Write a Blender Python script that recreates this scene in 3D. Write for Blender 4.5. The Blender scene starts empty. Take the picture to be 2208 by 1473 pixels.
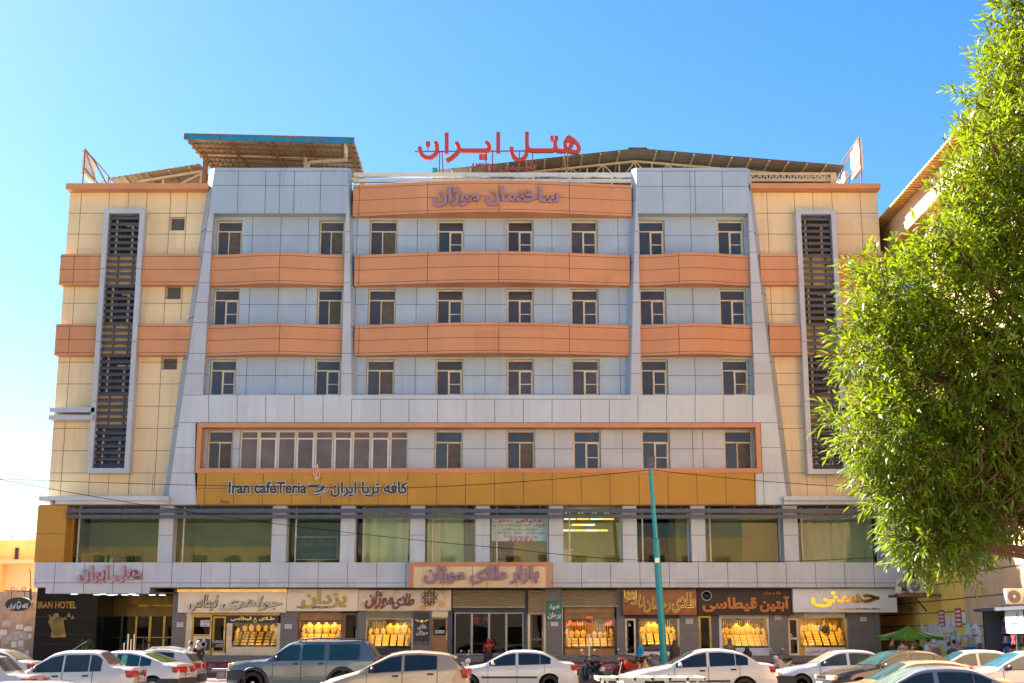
import bpy, bmesh, math, random
from mathutils import Vector, Matrix
R_ = math.radians
C = bpy.context.scene
COL = C.collection
random.seed(7)

# ---------------------------------------------------------------- camera
CAMH, FPX, CX, CY = 1.75, 2932.0, 1104.0, 736.5
TH = math.atan2(639, FPX)
ct, st = math.cos(TH), math.sin(TH)
cd = bpy.data.cameras.new('camera'); cam = bpy.data.objects.new('camera', cd); COL.objects.link(cam)
cam.location = (0, 0, CAMH); cam.rotation_euler = (R_(90) + TH, 0, 0)
cd.sensor_width = 36; cd.lens = FPX / 2208 * 36; cd.clip_start = .1; cd.clip_end = 3000
C.camera = cam
# ---------------------------------------------------------------- sky and sun (behind the hotel, from the left)
SUN_DIR = Vector((-.64, .41, .65)).normalized()
w = bpy.data.worlds.new('World'); C.world = w; w.use_nodes = True
nt = w.node_tree; bg = nt.nodes['Background']
sky = nt.nodes.new('ShaderNodeTexSky'); sky.sky_type = 'NISHITA'; sky.sun_disc = False
sky.sun_elevation = math.asin(SUN_DIR.z); sky.sun_rotation = math.atan2(SUN_DIR.x, SUN_DIR.y)
sky.altitude = 20; sky.air_density = 1.0; sky.dust_density = .8; sky.ozone_density = 2.2
hs = nt.nodes.new('ShaderNodeHueSaturation'); hs.inputs['Saturation'].default_value = 1.38; hs.inputs['Value'].default_value = .75
nt.links.new(sky.outputs[0], hs.inputs['Color']); nt.links.new(hs.outputs[0], bg.inputs[0])
bg.inputs[1].default_value = .05
sd = bpy.data.lights.new('sun', 'SUN'); sd.energy = 5.0; sd.angle = R_(.5); sd.color = (1, .93, .82)
so = bpy.data.objects.new('sun', sd); COL.objects.link(so)
so.rotation_euler = SUN_DIR.to_track_quat('Z', 'Y').to_euler(); so.location = (-60, 40, 90)
C.view_settings.view_transform = 'Standard'; C.view_settings.look = 'None'
C.view_settings.exposure = 2.75; C.view_settings.gamma = 1
C.render.engine = 'CYCLES'; C.cycles.use_denoising = True
C.cycles.max_bounces = 7; C.cycles.transparent_max_bounces = 10; C.cycles.caustics_reflective = False; C.cycles.caustics_refractive = False
C.cycles.sample_clamp_indirect = 6

# ---------------------------------------------------------------- helpers
def P(px, py, Y):
    u = (px - CX) / FPX; v = (CY - py) / FPX
    t = Y / (ct - v * st)
    return u * t, CAMH + (st + v * ct) * t
def PX(px, py, X):
    u = (px - CX) / FPX; v = (CY - py) / FPX
    t = X / u
    return (ct - v * st) * t, CAMH + (st + v * ct) * t
def RC(x0, y0, x1, y1, Y):
    ym = (y0 + y1) / 2
    a = P(x0, ym, Y)[0]; b = P(x1, ym, Y)[0]; c = P((x0 + x1) / 2, y1, Y)[1]; d = P((x0 + x1) / 2, y0, Y)[1]
    return a, b, c, d
def ZP(py, Y): return P(CX, py, Y)[1]
def XP(px, py, Y): return P(px, py, Y)[0]

ORG = {}
def tag(o, label=None, cat=None, group=None, kind=None):
    if label: o['label'] = label
    if cat: o['category'] = cat
    if group: o['group'] = group
    if kind: o['kind'] = kind
    return o
def thing(name, label, cat, loc=(0, 0, 0), rz=0, group=None):
    o = bpy.data.objects.new(name, None); COL.objects.link(o); o.empty_display_size = .3
    o.location = loc; o.rotation_euler = (0, 0, rz); ORG[o.name] = Vector(loc)
    return tag(o, label, cat, group)
def dup(o, parent=None):
    c = o.copy(); COL.objects.link(c)
    if parent: c.parent = parent
    ORG[c.name] = ORG.get(o.name, Vector((0, 0, 0)))
    for ch in list(o.children): dup(ch, c)
    return c
def root_loc(p):
    while p.parent: p = p.parent
    return ORG.get(p.name, Vector((0, 0, 0)))

class MB:
    def __init__(s): s.v = []; s.f = []; s.m = []; s.mi = 0
    def face(s, pts, mi=None):
        n = len(s.v); s.v += [tuple(p) for p in pts]; s.f.append(tuple(range(n, n + len(pts)))); s.m.append(s.mi if mi is None else mi)
    def mesh(s, verts, faces, mi=None):
        n = len(s.v); s.v += [tuple(p) for p in verts]
        for f in faces: s.f.append(tuple(i + n for i in f)); s.m.append(s.mi if mi is None else mi)
    def box(s, x0, x1, y0, y1, z0, z1, mi=None):
        if x0 > x1: x0, x1 = x1, x0
        if y0 > y1: y0, y1 = y1, y0
        if z0 > z1: z0, z1 = z1, z0
        s.mesh([(x0, y0, z0), (x1, y0, z0), (x1, y1, z0), (x0, y1, z0), (x0, y0, z1), (x1, y0, z1), (x1, y1, z1), (x0, y1, z1)],
               [(0, 3, 2, 1), (4, 5, 6, 7), (0, 1, 5, 4), (1, 2, 6, 5), (2, 3, 7, 6), (3, 0, 4, 7)], mi)
        return s
    def obox(s, c, ax, h, mi=None):
        c = Vector(c); ax = [Vector(a).normalized() * k for a, k in zip(ax, h)]
        vs = [c + ax[0] * i + ax[1] * j + ax[2] * k for k in (-1, 1) for i, j in ((-1, -1), (1, -1), (1, 1), (-1, 1))]
        s.mesh(vs, [(0, 3, 2, 1), (4, 5, 6, 7), (0, 1, 5, 4), (1, 2, 6, 5), (2, 3, 7, 6), (3, 0, 4, 7)], mi); return s
    def prism(s, pts, y0, y1, mi=None):
        """polygon in xz extruded along y (y0 = front)"""
        n = len(pts); a = sum(pts[i][0] * pts[(i + 1) % n][1] - pts[(i + 1) % n][0] * pts[i][1] for i in range(n))
        if a < 0: pts = pts[::-1]
        vs = [(x, y0, z) for x, z in pts] + [(x, y1, z) for x, z in pts]
        s.mesh(vs, [tuple(range(n)), tuple(range(2 * n - 1, n - 1, -1))] + [((i + 1) % n, i, i + n, (i + 1) % n + n) for i in range(n)], mi); return s
    def bar(s, p, q, wd, dp=None, mi=None):
        p = Vector(p); q = Vector(q); d = (q - p); dp = dp or wd
        up = Vector((0, 1, 0)) if abs(d.normalized().y) < .9 else Vector((1, 0, 0))
        a = d.cross(up).normalized(); b = a.cross(d).normalized()
        s.obox((p + q) / 2, (d, a, b), (d.length / 2, wd / 2, dp / 2), mi); return s
    def tube(s, pts, r, n=8, mi=None, cap=True):
        pts = [Vector(p) for p in pts]; rs = r if isinstance(r, (list, tuple)) else [r] * len(pts)
        vs = []; fs = []; prev = None
        for i, p in enumerate(pts):
            d = (pts[min(i + 1, len(pts) - 1)] - pts[max(i - 1, 0)]).normalized()
            if prev is None:
                a = d.cross(Vector((0, 0, 1)) if abs(d.z) < .9 else Vector((1, 0, 0))).normalized()
            else: a = (prev - d * prev.dot(d)).normalized()
            prev = a; b = d.cross(a)
            for k in range(n):
                t = 2 * math.pi * k / n; vs.append(p + (a * math.cos(t) + b * math.sin(t)) * rs[i])
        for i in range(len(pts) - 1):
            for k in range(n):
                fs.append((i * n + k, i * n + (k + 1) % n, (i + 1) * n + (k + 1) % n, (i + 1) * n + k))
        if cap: fs.append(tuple(range(n - 1, -1, -1))); fs.append(tuple(range((len(pts) - 1) * n, len(pts) * n)))
        s.mesh(vs, fs, mi); return s
    def lathe(s, prof, c=(0, 0, 0), axis='z', n=16, mi=None, sx=1, sy=1):
        """prof: (radius, height)"""
        vs = []; fs = []
        for r, h in prof:
            for k in range(n):
                t = 2 * math.pi * k / n; a, b = r * math.cos(t) * sx, r * math.sin(t) * sy
                vs.append({'z': (c[0] + a, c[1] + b, c[2] + h), 'y': (c[0] + a, c[1] + h, c[2] + b), 'x': (c[0] + h, c[1] + a, c[2] + b)}[axis])
        for i in range(len(prof) - 1):
            for k in range(n): fs.append((i * n + k, i * n + (k + 1) % n, (i + 1) * n + (k + 1) % n, (i + 1) * n + k))
        if prof[0][0] > 1e-5: fs.append(tuple(range(n - 1, -1, -1)))
        if prof[-1][0] > 1e-5: fs.append(tuple(range((len(prof) - 1) * n, len(prof) * n)))
        s.mesh(vs, fs, mi); return s
    def ball(s, c, r, n=10, m=7, mi=None):
        rr = r if isinstance(r, (tuple, list)) else (r, r, r)
        vs = []; fs = []
        for i in range(m + 1):
            a = math.pi * i / m
            for k in range(n):
                t = 2 * math.pi * k / n
                vs.append((c[0] + rr[0] * math.sin(a) * math.cos(t), c[1] + rr[1] * math.sin(a) * math.sin(t), c[2] + rr[2] * math.cos(a)))
        for i in range(m):
            for k in range(n): fs.append((i * n + k, (i + 1) * n + k, (i + 1) * n + (k + 1) % n, i * n + (k + 1) % n))
        s.mesh(vs, fs, mi); return s
    def build(s, name, mats, parent=None, smooth=False, bevel=0, world=True, sharp=35, weld=True):
        me = bpy.data.meshes.new(name)
        off = root_loc(parent) if (parent and world) else Vector((0, 0, 0))
        me.from_pydata([(v[0] - off.x, v[1] - off.y, v[2] - off.z) for v in s.v], [], s.f)
        mats = mats if isinstance(mats, (list, tuple)) else [mats]
        for m in mats: me.materials.append(m)
        for p, mi in zip(me.polygons, s.m): p.material_index = mi
        if weld or bevel:
            bm = bmesh.new(); bm.from_mesh(me)
            if weld: bmesh.ops.remove_doubles(bm, verts=bm.verts, dist=1e-5)
            if bevel:
                es = [e for e in bm.edges if len(e.link_faces) == 2 and e.calc_face_angle(0) > .6]
                bmesh.ops.bevel(bm, geom=es, offset=bevel, segments=2, affect='EDGES', profile=.6)
            bmesh.ops.recalc_face_normals(bm, faces=bm.faces)
            bm.to_mesh(me); bm.free()
        if smooth or bevel:
            me.polygons.foreach_set('use_smooth', [True] * len(me.polygons)); me.set_sharp_from_angle(angle=R_(sharp))
        me.update()
        o = bpy.data.objects.new(name, me); COL.objects.link(o)
        if parent: o.parent = parent
        return o

# ---------------------------------------------------------------- materials
MATS = {}
def mat(name, col, rough=.55, metal=0, var=.08, scale=1.5, streak=0, bump=0, coat=0, spec=.5, emit=None, dust=0, tint2=None, fine=0, panel=0):
    if name in MATS: return MATS[name]
    m = bpy.data.materials.new(name); m.use_nodes = True; t = m.node_tree; L = t.links.new
    b = t.nodes['Principled BSDF']; MATS[name] = m
    b.inputs['Roughness'].default_value = rough; b.inputs['Metallic'].default_value = metal
    b.inputs['Specular IOR Level'].default_value = spec; b.inputs['Coat Weight'].default_value = coat; b.inputs['Coat Roughness'].default_value = .05
    c4 = (*col, 1)
    b.inputs['Base Color'].default_value = c4
    if emit: b.inputs['Emission Color'].default_value = (*emit[0], 1); b.inputs['Emission Strength'].default_value = emit[1]
    if var or streak or bump or dust:
        tc = t.nodes.new('ShaderNodeTexCoord')
        n1 = t.nodes.new('ShaderNodeTexNoise'); n1.inputs['Scale'].default_value = scale; n1.inputs['Detail'].default_value = 6; n1.inputs['Roughness'].default_value = .65
        L(tc.outputs['Object'], n1.inputs['Vector'])
        mr = t.nodes.new('ShaderNodeMapRange'); mr.inputs[1].default_value = .3; mr.inputs[2].default_value = .7
        mr.inputs[3].default_value = 1 - var; mr.inputs[4].default_value = 1 + var
        L(n1.outputs[0], mr.inputs[0])
        mx = t.nodes.new('ShaderNodeMix'); mx.data_type = 'RGBA'; mx.blend_type = 'MULTIPLY'; mx.inputs[0].default_value = 1
        mx.inputs[6].default_value = c4; L(mr.outputs[0], mx.inputs[7])
        last = mx.outputs[2]
        if panel:
            sn = t.nodes.new('ShaderNodeVectorMath'); sn.operation = 'SNAP'; sn.inputs[1].default_value = (1.37, 60, 1.5); L(tc.outputs['Object'], sn.inputs[0])
            wn = t.nodes.new('ShaderNodeTexWhiteNoise'); L(sn.outputs[0], wn.inputs[0]); pr = t.nodes.new('ShaderNodeMapRange'); pr.inputs[3].default_value = 1 - panel; pr.inputs[4].default_value = 1 + panel; L(wn.outputs[0], pr.inputs[0])
            mp2 = t.nodes.new('ShaderNodeMix'); mp2.data_type = 'RGBA'; mp2.blend_type = 'MULTIPLY'; mp2.inputs[0].default_value = 1; L(last, mp2.inputs[6]); L(pr.outputs[0], mp2.inputs[7]); last = mp2.outputs[2]
        if tint2:
            m3 = t.nodes.new('ShaderNodeMix'); m3.data_type = 'RGBA'; L(last, m3.inputs[6]); m3.inputs[7].default_value = (*tint2, 1)
            n3 = t.nodes.new('ShaderNodeTexNoise'); n3.inputs['Scale'].default_value = scale * 2.3; n3.inputs['Detail'].default_value = 8
            L(tc.outputs['Object'], n3.inputs['Vector']); r3 = t.nodes.new('ShaderNodeMapRange'); r3.inputs[1].default_value = .5; r3.inputs[2].default_value = .62
            L(n3.outputs[0], r3.inputs[0]); L(r3.outputs[0], m3.inputs[0]); last = m3.outputs[2]
        if streak:
            mp = t.nodes.new('ShaderNodeMapping'); mp.inputs['Scale'].default_value = (2.2, 2.2, .16); L(tc.outputs['Object'], mp.inputs['Vector'])
            n2 = t.nodes.new('ShaderNodeTexNoise'); n2.inputs['Scale'].default_value = 1.6; n2.inputs['Detail'].default_value = 5; L(mp.outputs[0], n2.inputs['Vector'])
            r2 = t.nodes.new('ShaderNodeMapRange'); r2.inputs[1].default_value = .52; r2.inputs[2].default_value = .8; r2.inputs[3].default_value = 0; r2.inputs[4].default_value = streak
            L(n2.outputs[0], r2.inputs[0])
            m2 = t.nodes.new('ShaderNodeMix'); m2.data_type = 'RGBA'; L(r2.outputs[0], m2.inputs[0]); L(last, m2.inputs[6])
            m2.inputs[7].default_value = (.16, .12, .08, 1); last = m2.outputs[2]
        if dust:
            ge = t.nodes.new('ShaderNodeNewGeometry'); sx = t.nodes.new('ShaderNodeSeparateXYZ'); L(ge.outputs['Normal'], sx.inputs[0])
            r4 = t.nodes.new('ShaderNodeMapRange'); r4.inputs[1].default_value = .25; r4.inputs[2].default_value = 1; r4.inputs[3].default_value = dust * .15; r4.inputs[4].default_value = dust
            L(sx.outputs[2], r4.inputs[0])
            n4 = t.nodes.new('ShaderNodeMath'); n4.operation = 'MULTIPLY'; L(r4.outputs[0], n4.inputs[0]); L(mr.outputs[0], n4.inputs[1])
            m4 = t.nodes.new('ShaderNodeMix'); m4.data_type = 'RGBA'; L(n4.outputs[0], m4.inputs[0]); L(last, m4.inputs[6]); m4.inputs[7].default_value = (.16, .125, .085, 1); last = m4.outputs[2]
            r5 = t.nodes.new('ShaderNodeMapRange'); r5.inputs[3].default_value = rough; r5.inputs[4].default_value = .75; L(n4.outputs[0], r5.inputs[0]); L(r5.outputs[0], b.inputs['Roughness'])
        L(last, b.inputs['Base Color'])
        if bump:
            nb = t.nodes.new('ShaderNodeTexNoise'); nb.inputs['Scale'].default_value = fine or scale * 12; nb.inputs['Detail'].default_value = 4; L(tc.outputs['Object'], nb.inputs['Vector'])
            bp = t.nodes.new('ShaderNodeBump'); bp.inputs['Strength'].default_value = bump; bp.inputs['Distance'].default_value = .02
            L(nb.outputs[0], bp.inputs['Height']); L(bp.outputs[0], b.inputs['Normal'])
    return m
def glass(name, tint=(.8, .85, .82), refl=1.0, rough=.01):
    if name in MATS: return MATS[name]
    m = bpy.data.materials.new(name); m.use_nodes = True; t = m.node_tree; L = t.links.new; MATS[name] = m
    for n in list(t.nodes): t.nodes.remove(n)
    o = t.nodes.new('ShaderNodeOutputMaterial'); tr = t.nodes.new('ShaderNodeBsdfTransparent'); tr.inputs[0].default_value = (*tint, 1)
    gl = t.nodes.new('ShaderNodeBsdfGlossy'); gl.inputs['Roughness'].default_value = rough; gl.inputs[0].default_value = (1, 1, 1, 1)
    fr = t.nodes.new('ShaderNodeFresnel'); fr.inputs[0].default_value = 1.5
    ml = t.nodes.new('ShaderNodeMath'); ml.operation = 'MULTIPLY_ADD'; ml.inputs[1].default_value = refl; ml.inputs[2].default_value = .03 * refl; ml.use_clamp = True
    tc = t.nodes.new('ShaderNodeTexCoord'); nb = t.nodes.new('ShaderNodeTexNoise'); nb.inputs['Scale'].default_value = 1.2; L(tc.outputs['Object'], nb.inputs['Vector'])
    bp = t.nodes.new('ShaderNodeBump'); bp.inputs['Strength'].default_value = .015; bp.inputs['Distance'].default_value = .05; L(nb.outputs[0], bp.inputs['Height']); L(bp.outputs[0], gl.inputs['Normal'])
    mx = t.nodes.new('ShaderNodeMixShader'); L(fr.outputs[0], ml.inputs[0]); L(ml.outputs[0], mx.inputs[0]); L(tr.outputs[0], mx.inputs[1]); L(gl.outputs[0], mx.inputs[2]); L(mx.outputs[0], o.inputs[0])
    return m

silver = mat('silver_panel', (.43, .46, .49), .42, .1, .05, .6, streak=.10, spec=.35, panel=.05)
bluegrey = mat('blue_grey_panel', (.345, .43, .51), .42, .1, .06, .6, streak=.16, spec=.35, panel=.05)
silver_l = mat('pale_silver_panel', (.49, .545, .57), .45, .0, .05, .7, streak=.16, panel=.05)
cream = mat('cream_panel', (.72, .56, .33), .45, 0, .05, .5, streak=.2, spec=.25, panel=.05)
terra = mat('terracotta_panel', (.56, .26, .125), .45, 0, .06, .5, streak=.14, spec=.2, panel=.05)
mustard = mat('mustard_panel', (.48, .255, .04), .45, 0, .06, .5, streak=.16, spec=.2, panel=.05)
joint = mat('panel_joint', (.03, .03, .045), .7, 0, 0)
dgrey = mat('dark_grey_metal', (.075, .085, .11), .5, .2, .1)
slatm = mat('slate_blue_slat', (.028, .045, .085), .45, .2, .1)
framem = mat('cream_window_frame', (.62, .52, .35), .5, 0, .15, 4, streak=.35)
framew = mat('white_window_frame', (.62, .58, .52), .5, 0, .12, 4, streak=.35)
pane_m = mat('bronze_glass', (.055, .044, .040), .05, 0, .25, .8, spec=.5)
black_in = mat('painted_room_shade', (.012, .011, .01), .9, 0, 0)  # near-black colour carries the darkness of unlit rooms behind the glass
granite = mat('grey_granite', (.16, .15, .145), .35, 0, .25, 9, tint2=(.09, .085, .085))
blackgr = mat('black_granite', (.004, .005, .008), .2, 0, .2, 5, spec=.12)
plaster = mat('dusty_plaster', (.45, .33, .23), .9, 0, .2, 1.2, streak=.25, bump=.3, tint2=(.40, .25, .13))
white_m = mat('white_paint', (.75, .74, .71), .5, 0, .06, 3)
steel = mat('brushed_steel', (.55, .54, .5), .3, .8, .08, 4)
rust = mat('rusty_steel', (.22, .10, .045), .8, 0, .35, 6)
cream_steel = mat('cream_painted_steel', (.55, .44, .27), .6, 0, .15, 3, streak=.2)
tealm = mat('teal_paint', (.0, .25, .27), .45, 0, .15, 3, streak=.2)
pink = mat('faded_pink_letter', (.47, .26, .30), .5, 0, .06, 3)
mauve = mat('mauve_letter', (.30, .175, .22), .5, 0, .05, 3)
redm = mat('red_letter', (.42, .045, .025), .45, 0, .1, 2)
blackp = mat('black_paint', (.015, .015, .018), .4, 0, .05)
gold = mat('gold_leaf', (.75, .48, .10), .25, .85, .2, 6)
gold_y = mat('yellow_gold', (.85, .56, .07), .35, .35, .25, 14)
creamc = mat('cream_card', (.62, .40, .09), .6, 0, .1, 9)
wood = mat('brown_wood', (.20, .075, .02), .4, 0, .3, 3, streak=.25)
wood_r = mat('red_brown_wood', (.27, .085, .02), .45, 0, .25, 2.5)
wood_l = mat('honey_wood', (.33, .17, .05), .4, 0, .25, 3)
ivory = mat('ivory_board', (.86, .76, .55), .4, 0, .05, 2)
concrete = mat('concrete', (.36, .33, .29), .85, 0, .15, 5, bump=.3)
paper = mat('white_paper', (.72, .68, .60), .8, 0, .12, 8)
glass_clear = glass('shop_glass', (.93, .94, .9), .3)
glass_olive = glass('olive_tinted_glass', (.86, .90, .77), .26)
glass_door = glass('dark_door_glass', (.24, .22, .19), .13)

# ---------------------------------------------------------------- lettering (joined Persian glyph forms, written in visual order)
AR = {'ا': (0xFE8D, 2), 'آ': (0xFE81, 2), 'أ': (0xFE83, 2), 'ب': (0xFE8F, 4), 'پ': (0xFB56, 4), 'ت': (0xFE95, 4), 'ج': (0xFE9D, 4), 'چ': (0xFB7A, 4), 'ح': (0xFEA1, 4),
      'خ': (0xFEA5, 4), 'د': (0xFEA9, 2), 'ر': (0xFEAD, 2), 'ز': (0xFEAF, 2), 'ژ': (0xFB8A, 2), 'س': (0xFEB1, 4), 'ش': (0xFEB5, 4), 'ص': (0xFEB9, 4), 'ط': (0xFEC1, 4), 'ع': (0xFEC9, 4),
      'ف': (0xFED1, 4), 'ق': (0xFED5, 4), 'ک': (0xFB8E, 4), 'گ': (0xFB92, 4), 'ل': (0xFEDD, 4), 'م': (0xFEE1, 4), 'ن': (0xFEE5, 4), 'و': (0xFEED, 2), 'ه': (0xFEE9, 4), 'ی': (0xFBFC, 4), 'ـ': (0x640, 0)}
def shape(s):
    if not any(ch in AR for ch in s): return s
    s = s.replace('لا', '\u0001'); out = []
    def fwd(c): return c in AR and AR[c][1] in (4, 0)
    def bwd(c): return c in AR or c == '\u0001'
    for i, c in enumerate(s):
        pv = i > 0 and fwd(s[i - 1]) and bwd(c); nx = i + 1 < len(s) and fwd(c) and bwd(s[i + 1])
        if c == '\u0001': out.append(chr(0xFEFC if pv else 0xFEFB))
        elif c in AR:
            b, k = AR[c]
            if k == 0: out.append('\u0640')
            else: out.append(chr(b + (3 if pv and nx else 2 if nx else 1 if pv else 0)))
        else: out.append(c)
    r = ''.join(out[::-1])
    # digits keep their own order
    res = ''; num = ''
    for ch in r:
        if ch in '۰۱۲۳۴۵۶۷۸۹': num = ch + num
        else: res += num + ch; num = ''
    return res + num
from mathutils.geometry import tessellate_polygon
def text_loops(s, bold=0, shear=0, space=1):
    """outline loops of the shaped text: [(outer, [holes])], each widened by bold"""
    c = bpy.data.curves.new('t', 'FONT'); c.body = shape(s); c.fill_mode = 'NONE'; c.shear = shear; c.resolution_u = 3; c.space_character = space; c.align_x = 'CENTER'
    o = bpy.data.objects.new('t', c); COL.objects.link(o)
    dg = bpy.context.evaluated_depsgraph_get(); dg.update(); me = bpy.data.meshes.new_from_object(o.evaluated_get(dg))
    nb = {}
    for e in me.edges: a, d = e.vertices; nb.setdefault(a, []).append(d); nb.setdefault(d, []).append(a)
    seen = set(); loops = []
    for i in range(len(me.vertices)):
        if i in seen or i not in nb: continue
        lp = [i]; seen.add(i); cur = i + 1 if i + 1 in nb[i] else nb[i][0]
        while cur not in seen:
            lp.append(cur); seen.add(cur); nx = [q for q in nb[cur] if q not in seen]
            if not nx: break
            cur = nx[0]
        pts = [(me.vertices[q].co.x, me.vertices[q].co.y) for q in lp]; out = []
        for p in pts:
            if not out or math.hypot(p[0] - out[-1][0], p[1] - out[-1][1]) > 1e-4: out.append(p)
        if len(out) > 2: loops.append(out)
    bpy.data.objects.remove(o); bpy.data.curves.remove(c); bpy.data.meshes.remove(me)
    area = lambda l: sum(l[i - 1][0] * l[i][1] - l[i][0] * l[i - 1][1] for i in range(len(l))) / 2
    ar = [area(l) for l in loops]; sg = 1 if max(ar, key=abs) > 0 else -1
    def grow(l, a_):
        n = len(l); r = []
        for i in range(n):
            p, q, t_ = Vector(l[i - 1]), Vector(l[i]), Vector(l[(i + 1) % n]); d1 = (q - p).normalized(); d2 = (t_ - q).normalized(); n1 = Vector((d1.y, -d1.x)) + Vector((d2.y, -d2.x))
            if n1.length < 1e-4: n1 = Vector((d1.y, -d1.x))
            n1.normalize(); k = 1 / max(.5, n1.dot(Vector((d1.y, -d1.x)))); v = q + n1 * (bold * sg * k); r.append((v.x, v.y))
        return r
    def inside(p, l):
        r = False
        for i in range(len(l)):
            (x0, y0), (x1, y1) = l[i - 1], l[i]
            if (y0 > p[1]) != (y1 > p[1]) and p[0] < (x1 - x0) * (p[1] - y0) / (y1 - y0) + x0: r = not r
        return r
    outs = [[grow(l, a_), [], l, abs(a_)] for l, a_ in zip(loops, ar) if a_ * sg > 0]
    for l, a_ in zip(loops, ar):
        if a_ * sg < 0:
            g = grow(l, a_)
            if area(g) * sg >= 0 or abs(area(g)) < 2e-4: continue
            c_ = [o_ for o_ in outs if inside(l[0], o_[2])]
            if c_: min(c_, key=lambda o_: o_[3])[1].append(g)
    return [(o_[0], o_[1]) for o_ in outs]
def text(s, name, m, box, Y, parent=None, depth=.05, bold=.02, shear=0, space=1, mb=None, mi=0, map3=None, world=True):
    """letters filling box (X0,X1,Z0,Z1), back at Y, standing depth proud of it"""
    ol = text_loops(s, bold * .8, shear, space); allp = [p for o_, hs_ in ol for p in o_]
    x0, x1 = min(p[0] for p in allp), max(p[0] for p in allp); y0, y1 = min(p[1] for p in allp), max(p[1] for p in allp)
    X0, X1, Z0, Z1 = box; sx = (X1 - X0) / (x1 - x0); sz = (Z1 - Z0) / (y1 - y0); out = mb or MB(); stp = min(.004, depth * .15)
    for k, (o_, hs_) in enumerate(ol):
        lps = [o_] + hs_; yf = Y - depth + stp * (k % 4); vs = []; fs = []; base = 0
        for l in lps:
            n = len(l); vs += [(X0 + (p[0] - x0) * sx, yf, Z0 + (p[1] - y0) * sz) for p in l] + [(X0 + (p[0] - x0) * sx, Y, Z0 + (p[1] - y0) * sz) for p in l]
            fs += [(base + i, base + (i + 1) % n, base + n + (i + 1) % n, base + n + i) for i in range(n)]; base += 2 * n
        idx = []; base = 0
        for l in lps: idx += range(base, base + len(l)); base += 2 * len(l)
        for tr_ in tessellate_polygon([[Vector((p[0], p[1], 0)) for p in l] for l in lps]): fs.append(tuple(idx[i] for i in tr_))
        if map3: vs = [map3(v) for v in vs]
        out.mesh(vs, fs, mi)
    if mb is None: return out.build(name, m, parent, weld=True)
    return out

def grow_poly(pts, d):
    n = len(pts); a = sum(pts[i - 1][0] * pts[i][1] - pts[i][0] * pts[i - 1][1] for i in range(n)); sg = 1 if a > 0 else -1; r = []
    for i in range(n):
        p, q, t_ = Vector(pts[i - 1]), Vector(pts[i]), Vector(pts[(i + 1) % n]); d1, d2 = (q - p).normalized(), (t_ - q).normalized(); n1 = Vector((d1.y, -d1.x)) + Vector((d2.y, -d2.x)); n1 = n1.normalized() if n1.length > 1e-4 else d1
        r.append(tuple(q + n1 * d * sg / max(.6, n1.dot(Vector((d1.y, -d1.x))))))
    return r
# ---------------------------------------------------------------- the hotel
YF, YT = 66.0, 65.4
JW = .022
H = thing('hotel_building', 'wide six storey hotel clad in silver, cream and terracotta panels', 'hotel', (XP(1018, 1400, YF), YF, 0))
def vline(mb, px, ya, yb, Y, yref=None, w=JW):
    x = XP(px, yref if yref is not None else (ya + yb) / 2, Y); mb.box(x - w / 2, x + w / 2, Y - .004, Y + .02, ZP(yb, Y), ZP(ya, Y), 1)
def hline(mb, py, xa, xb, Y, w=JW):
    z = ZP(py, Y); mb.box(XP(xa, py, Y), XP(xb, py, Y), Y - .005, Y + .02, z - w / 2, z + w / 2, 1)
def sline(mb, p, q, Y, w=JW):
    a = P(*p, Y); b = P(*q, Y); mb.bar((a[0], Y + .008, a[1]), (b[0], Y + .008, b[1]), w, .026, 1)
def wall_open(mb, X0, X1, Z0, Z1, Y0, Y1, holes, mi=0):
    xs = sorted({X0, X1, *[h[0] for h in holes], *[h[1] for h in holes]}); zs = sorted({Z0, Z1, *[h[2] for h in holes], *[h[3] for h in holes]})
    xs = [x for x in xs if X0 <= x <= X1]; zs = [z for z in zs if Z0 <= z <= Z1]
    for i in range(len(xs) - 1):
        for k in range(len(zs) - 1):
            cx, cz = (xs[i] + xs[i + 1]) / 2, (zs[k] + zs[k + 1]) / 2
            if any(h[0] < cx < h[1] and h[2] < cz < h[3] for h in holes): continue
            mb.face([(xs[i], Y0, zs[k]), (xs[i + 1], Y0, zs[k]), (xs[i + 1], Y0, zs[k + 1]), (xs[i], Y0, zs[k + 1])], mi)
    for a, b, c, d in holes:
        mb.face([(a, Y0, c), (a, Y0, d), (a, Y1, d), (a, Y1, c)], mi); mb.face([(b, Y0, c), (b, Y1, c), (b, Y1, d), (b, Y0, d)], mi)
        mb.face([(a, Y0, d), (b, Y0, d), (b, Y1, d), (a, Y1, d)], mi); mb.face([(a, Y0, c), (a, Y1, c), (b, Y1, c), (b, Y0, c)], mi)
def part(mb, name, m, parent=None, **k): return mb.build(name, m, parent or H, **k)

# --- body behind the facade, roof slab
XL, XR = XP(152, 408, YF), XP(1891, 412, YF); ZTOP = ZP(404, YF)
b = MB(); b.box(XL, XL + .3, YF + .35, 84, 0, ZTOP - .01); b.box(XR - .3, XR, YF + .35, 84, ZP(1262, YF), ZTOP - .01); b.box(XP(1899, 1350, 66.1) - .3, XP(1899, 1350, 66.1) - .002, 68.31, 84, 0, ZP(1262, YF) - .002); b.box(XL + .3, XR - .3, 83.7, 84, 0, ZTOP - .01)
part(b, 'side_wall', plaster)
b = MB(); b.box(XL, XR, YF + .35, 84, ZTOP - .3, ZTOP - .05); part(b, 'roof_slab', concrete)
b = MB(); b.box(XL + .4, XR - .4, 71.6, 71.8, 0, ZTOP - .4); part(b, 'inner_wall', mat('inner_olive_wall', (.62, .57, .33), .9, 0, .2, .4))
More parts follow.
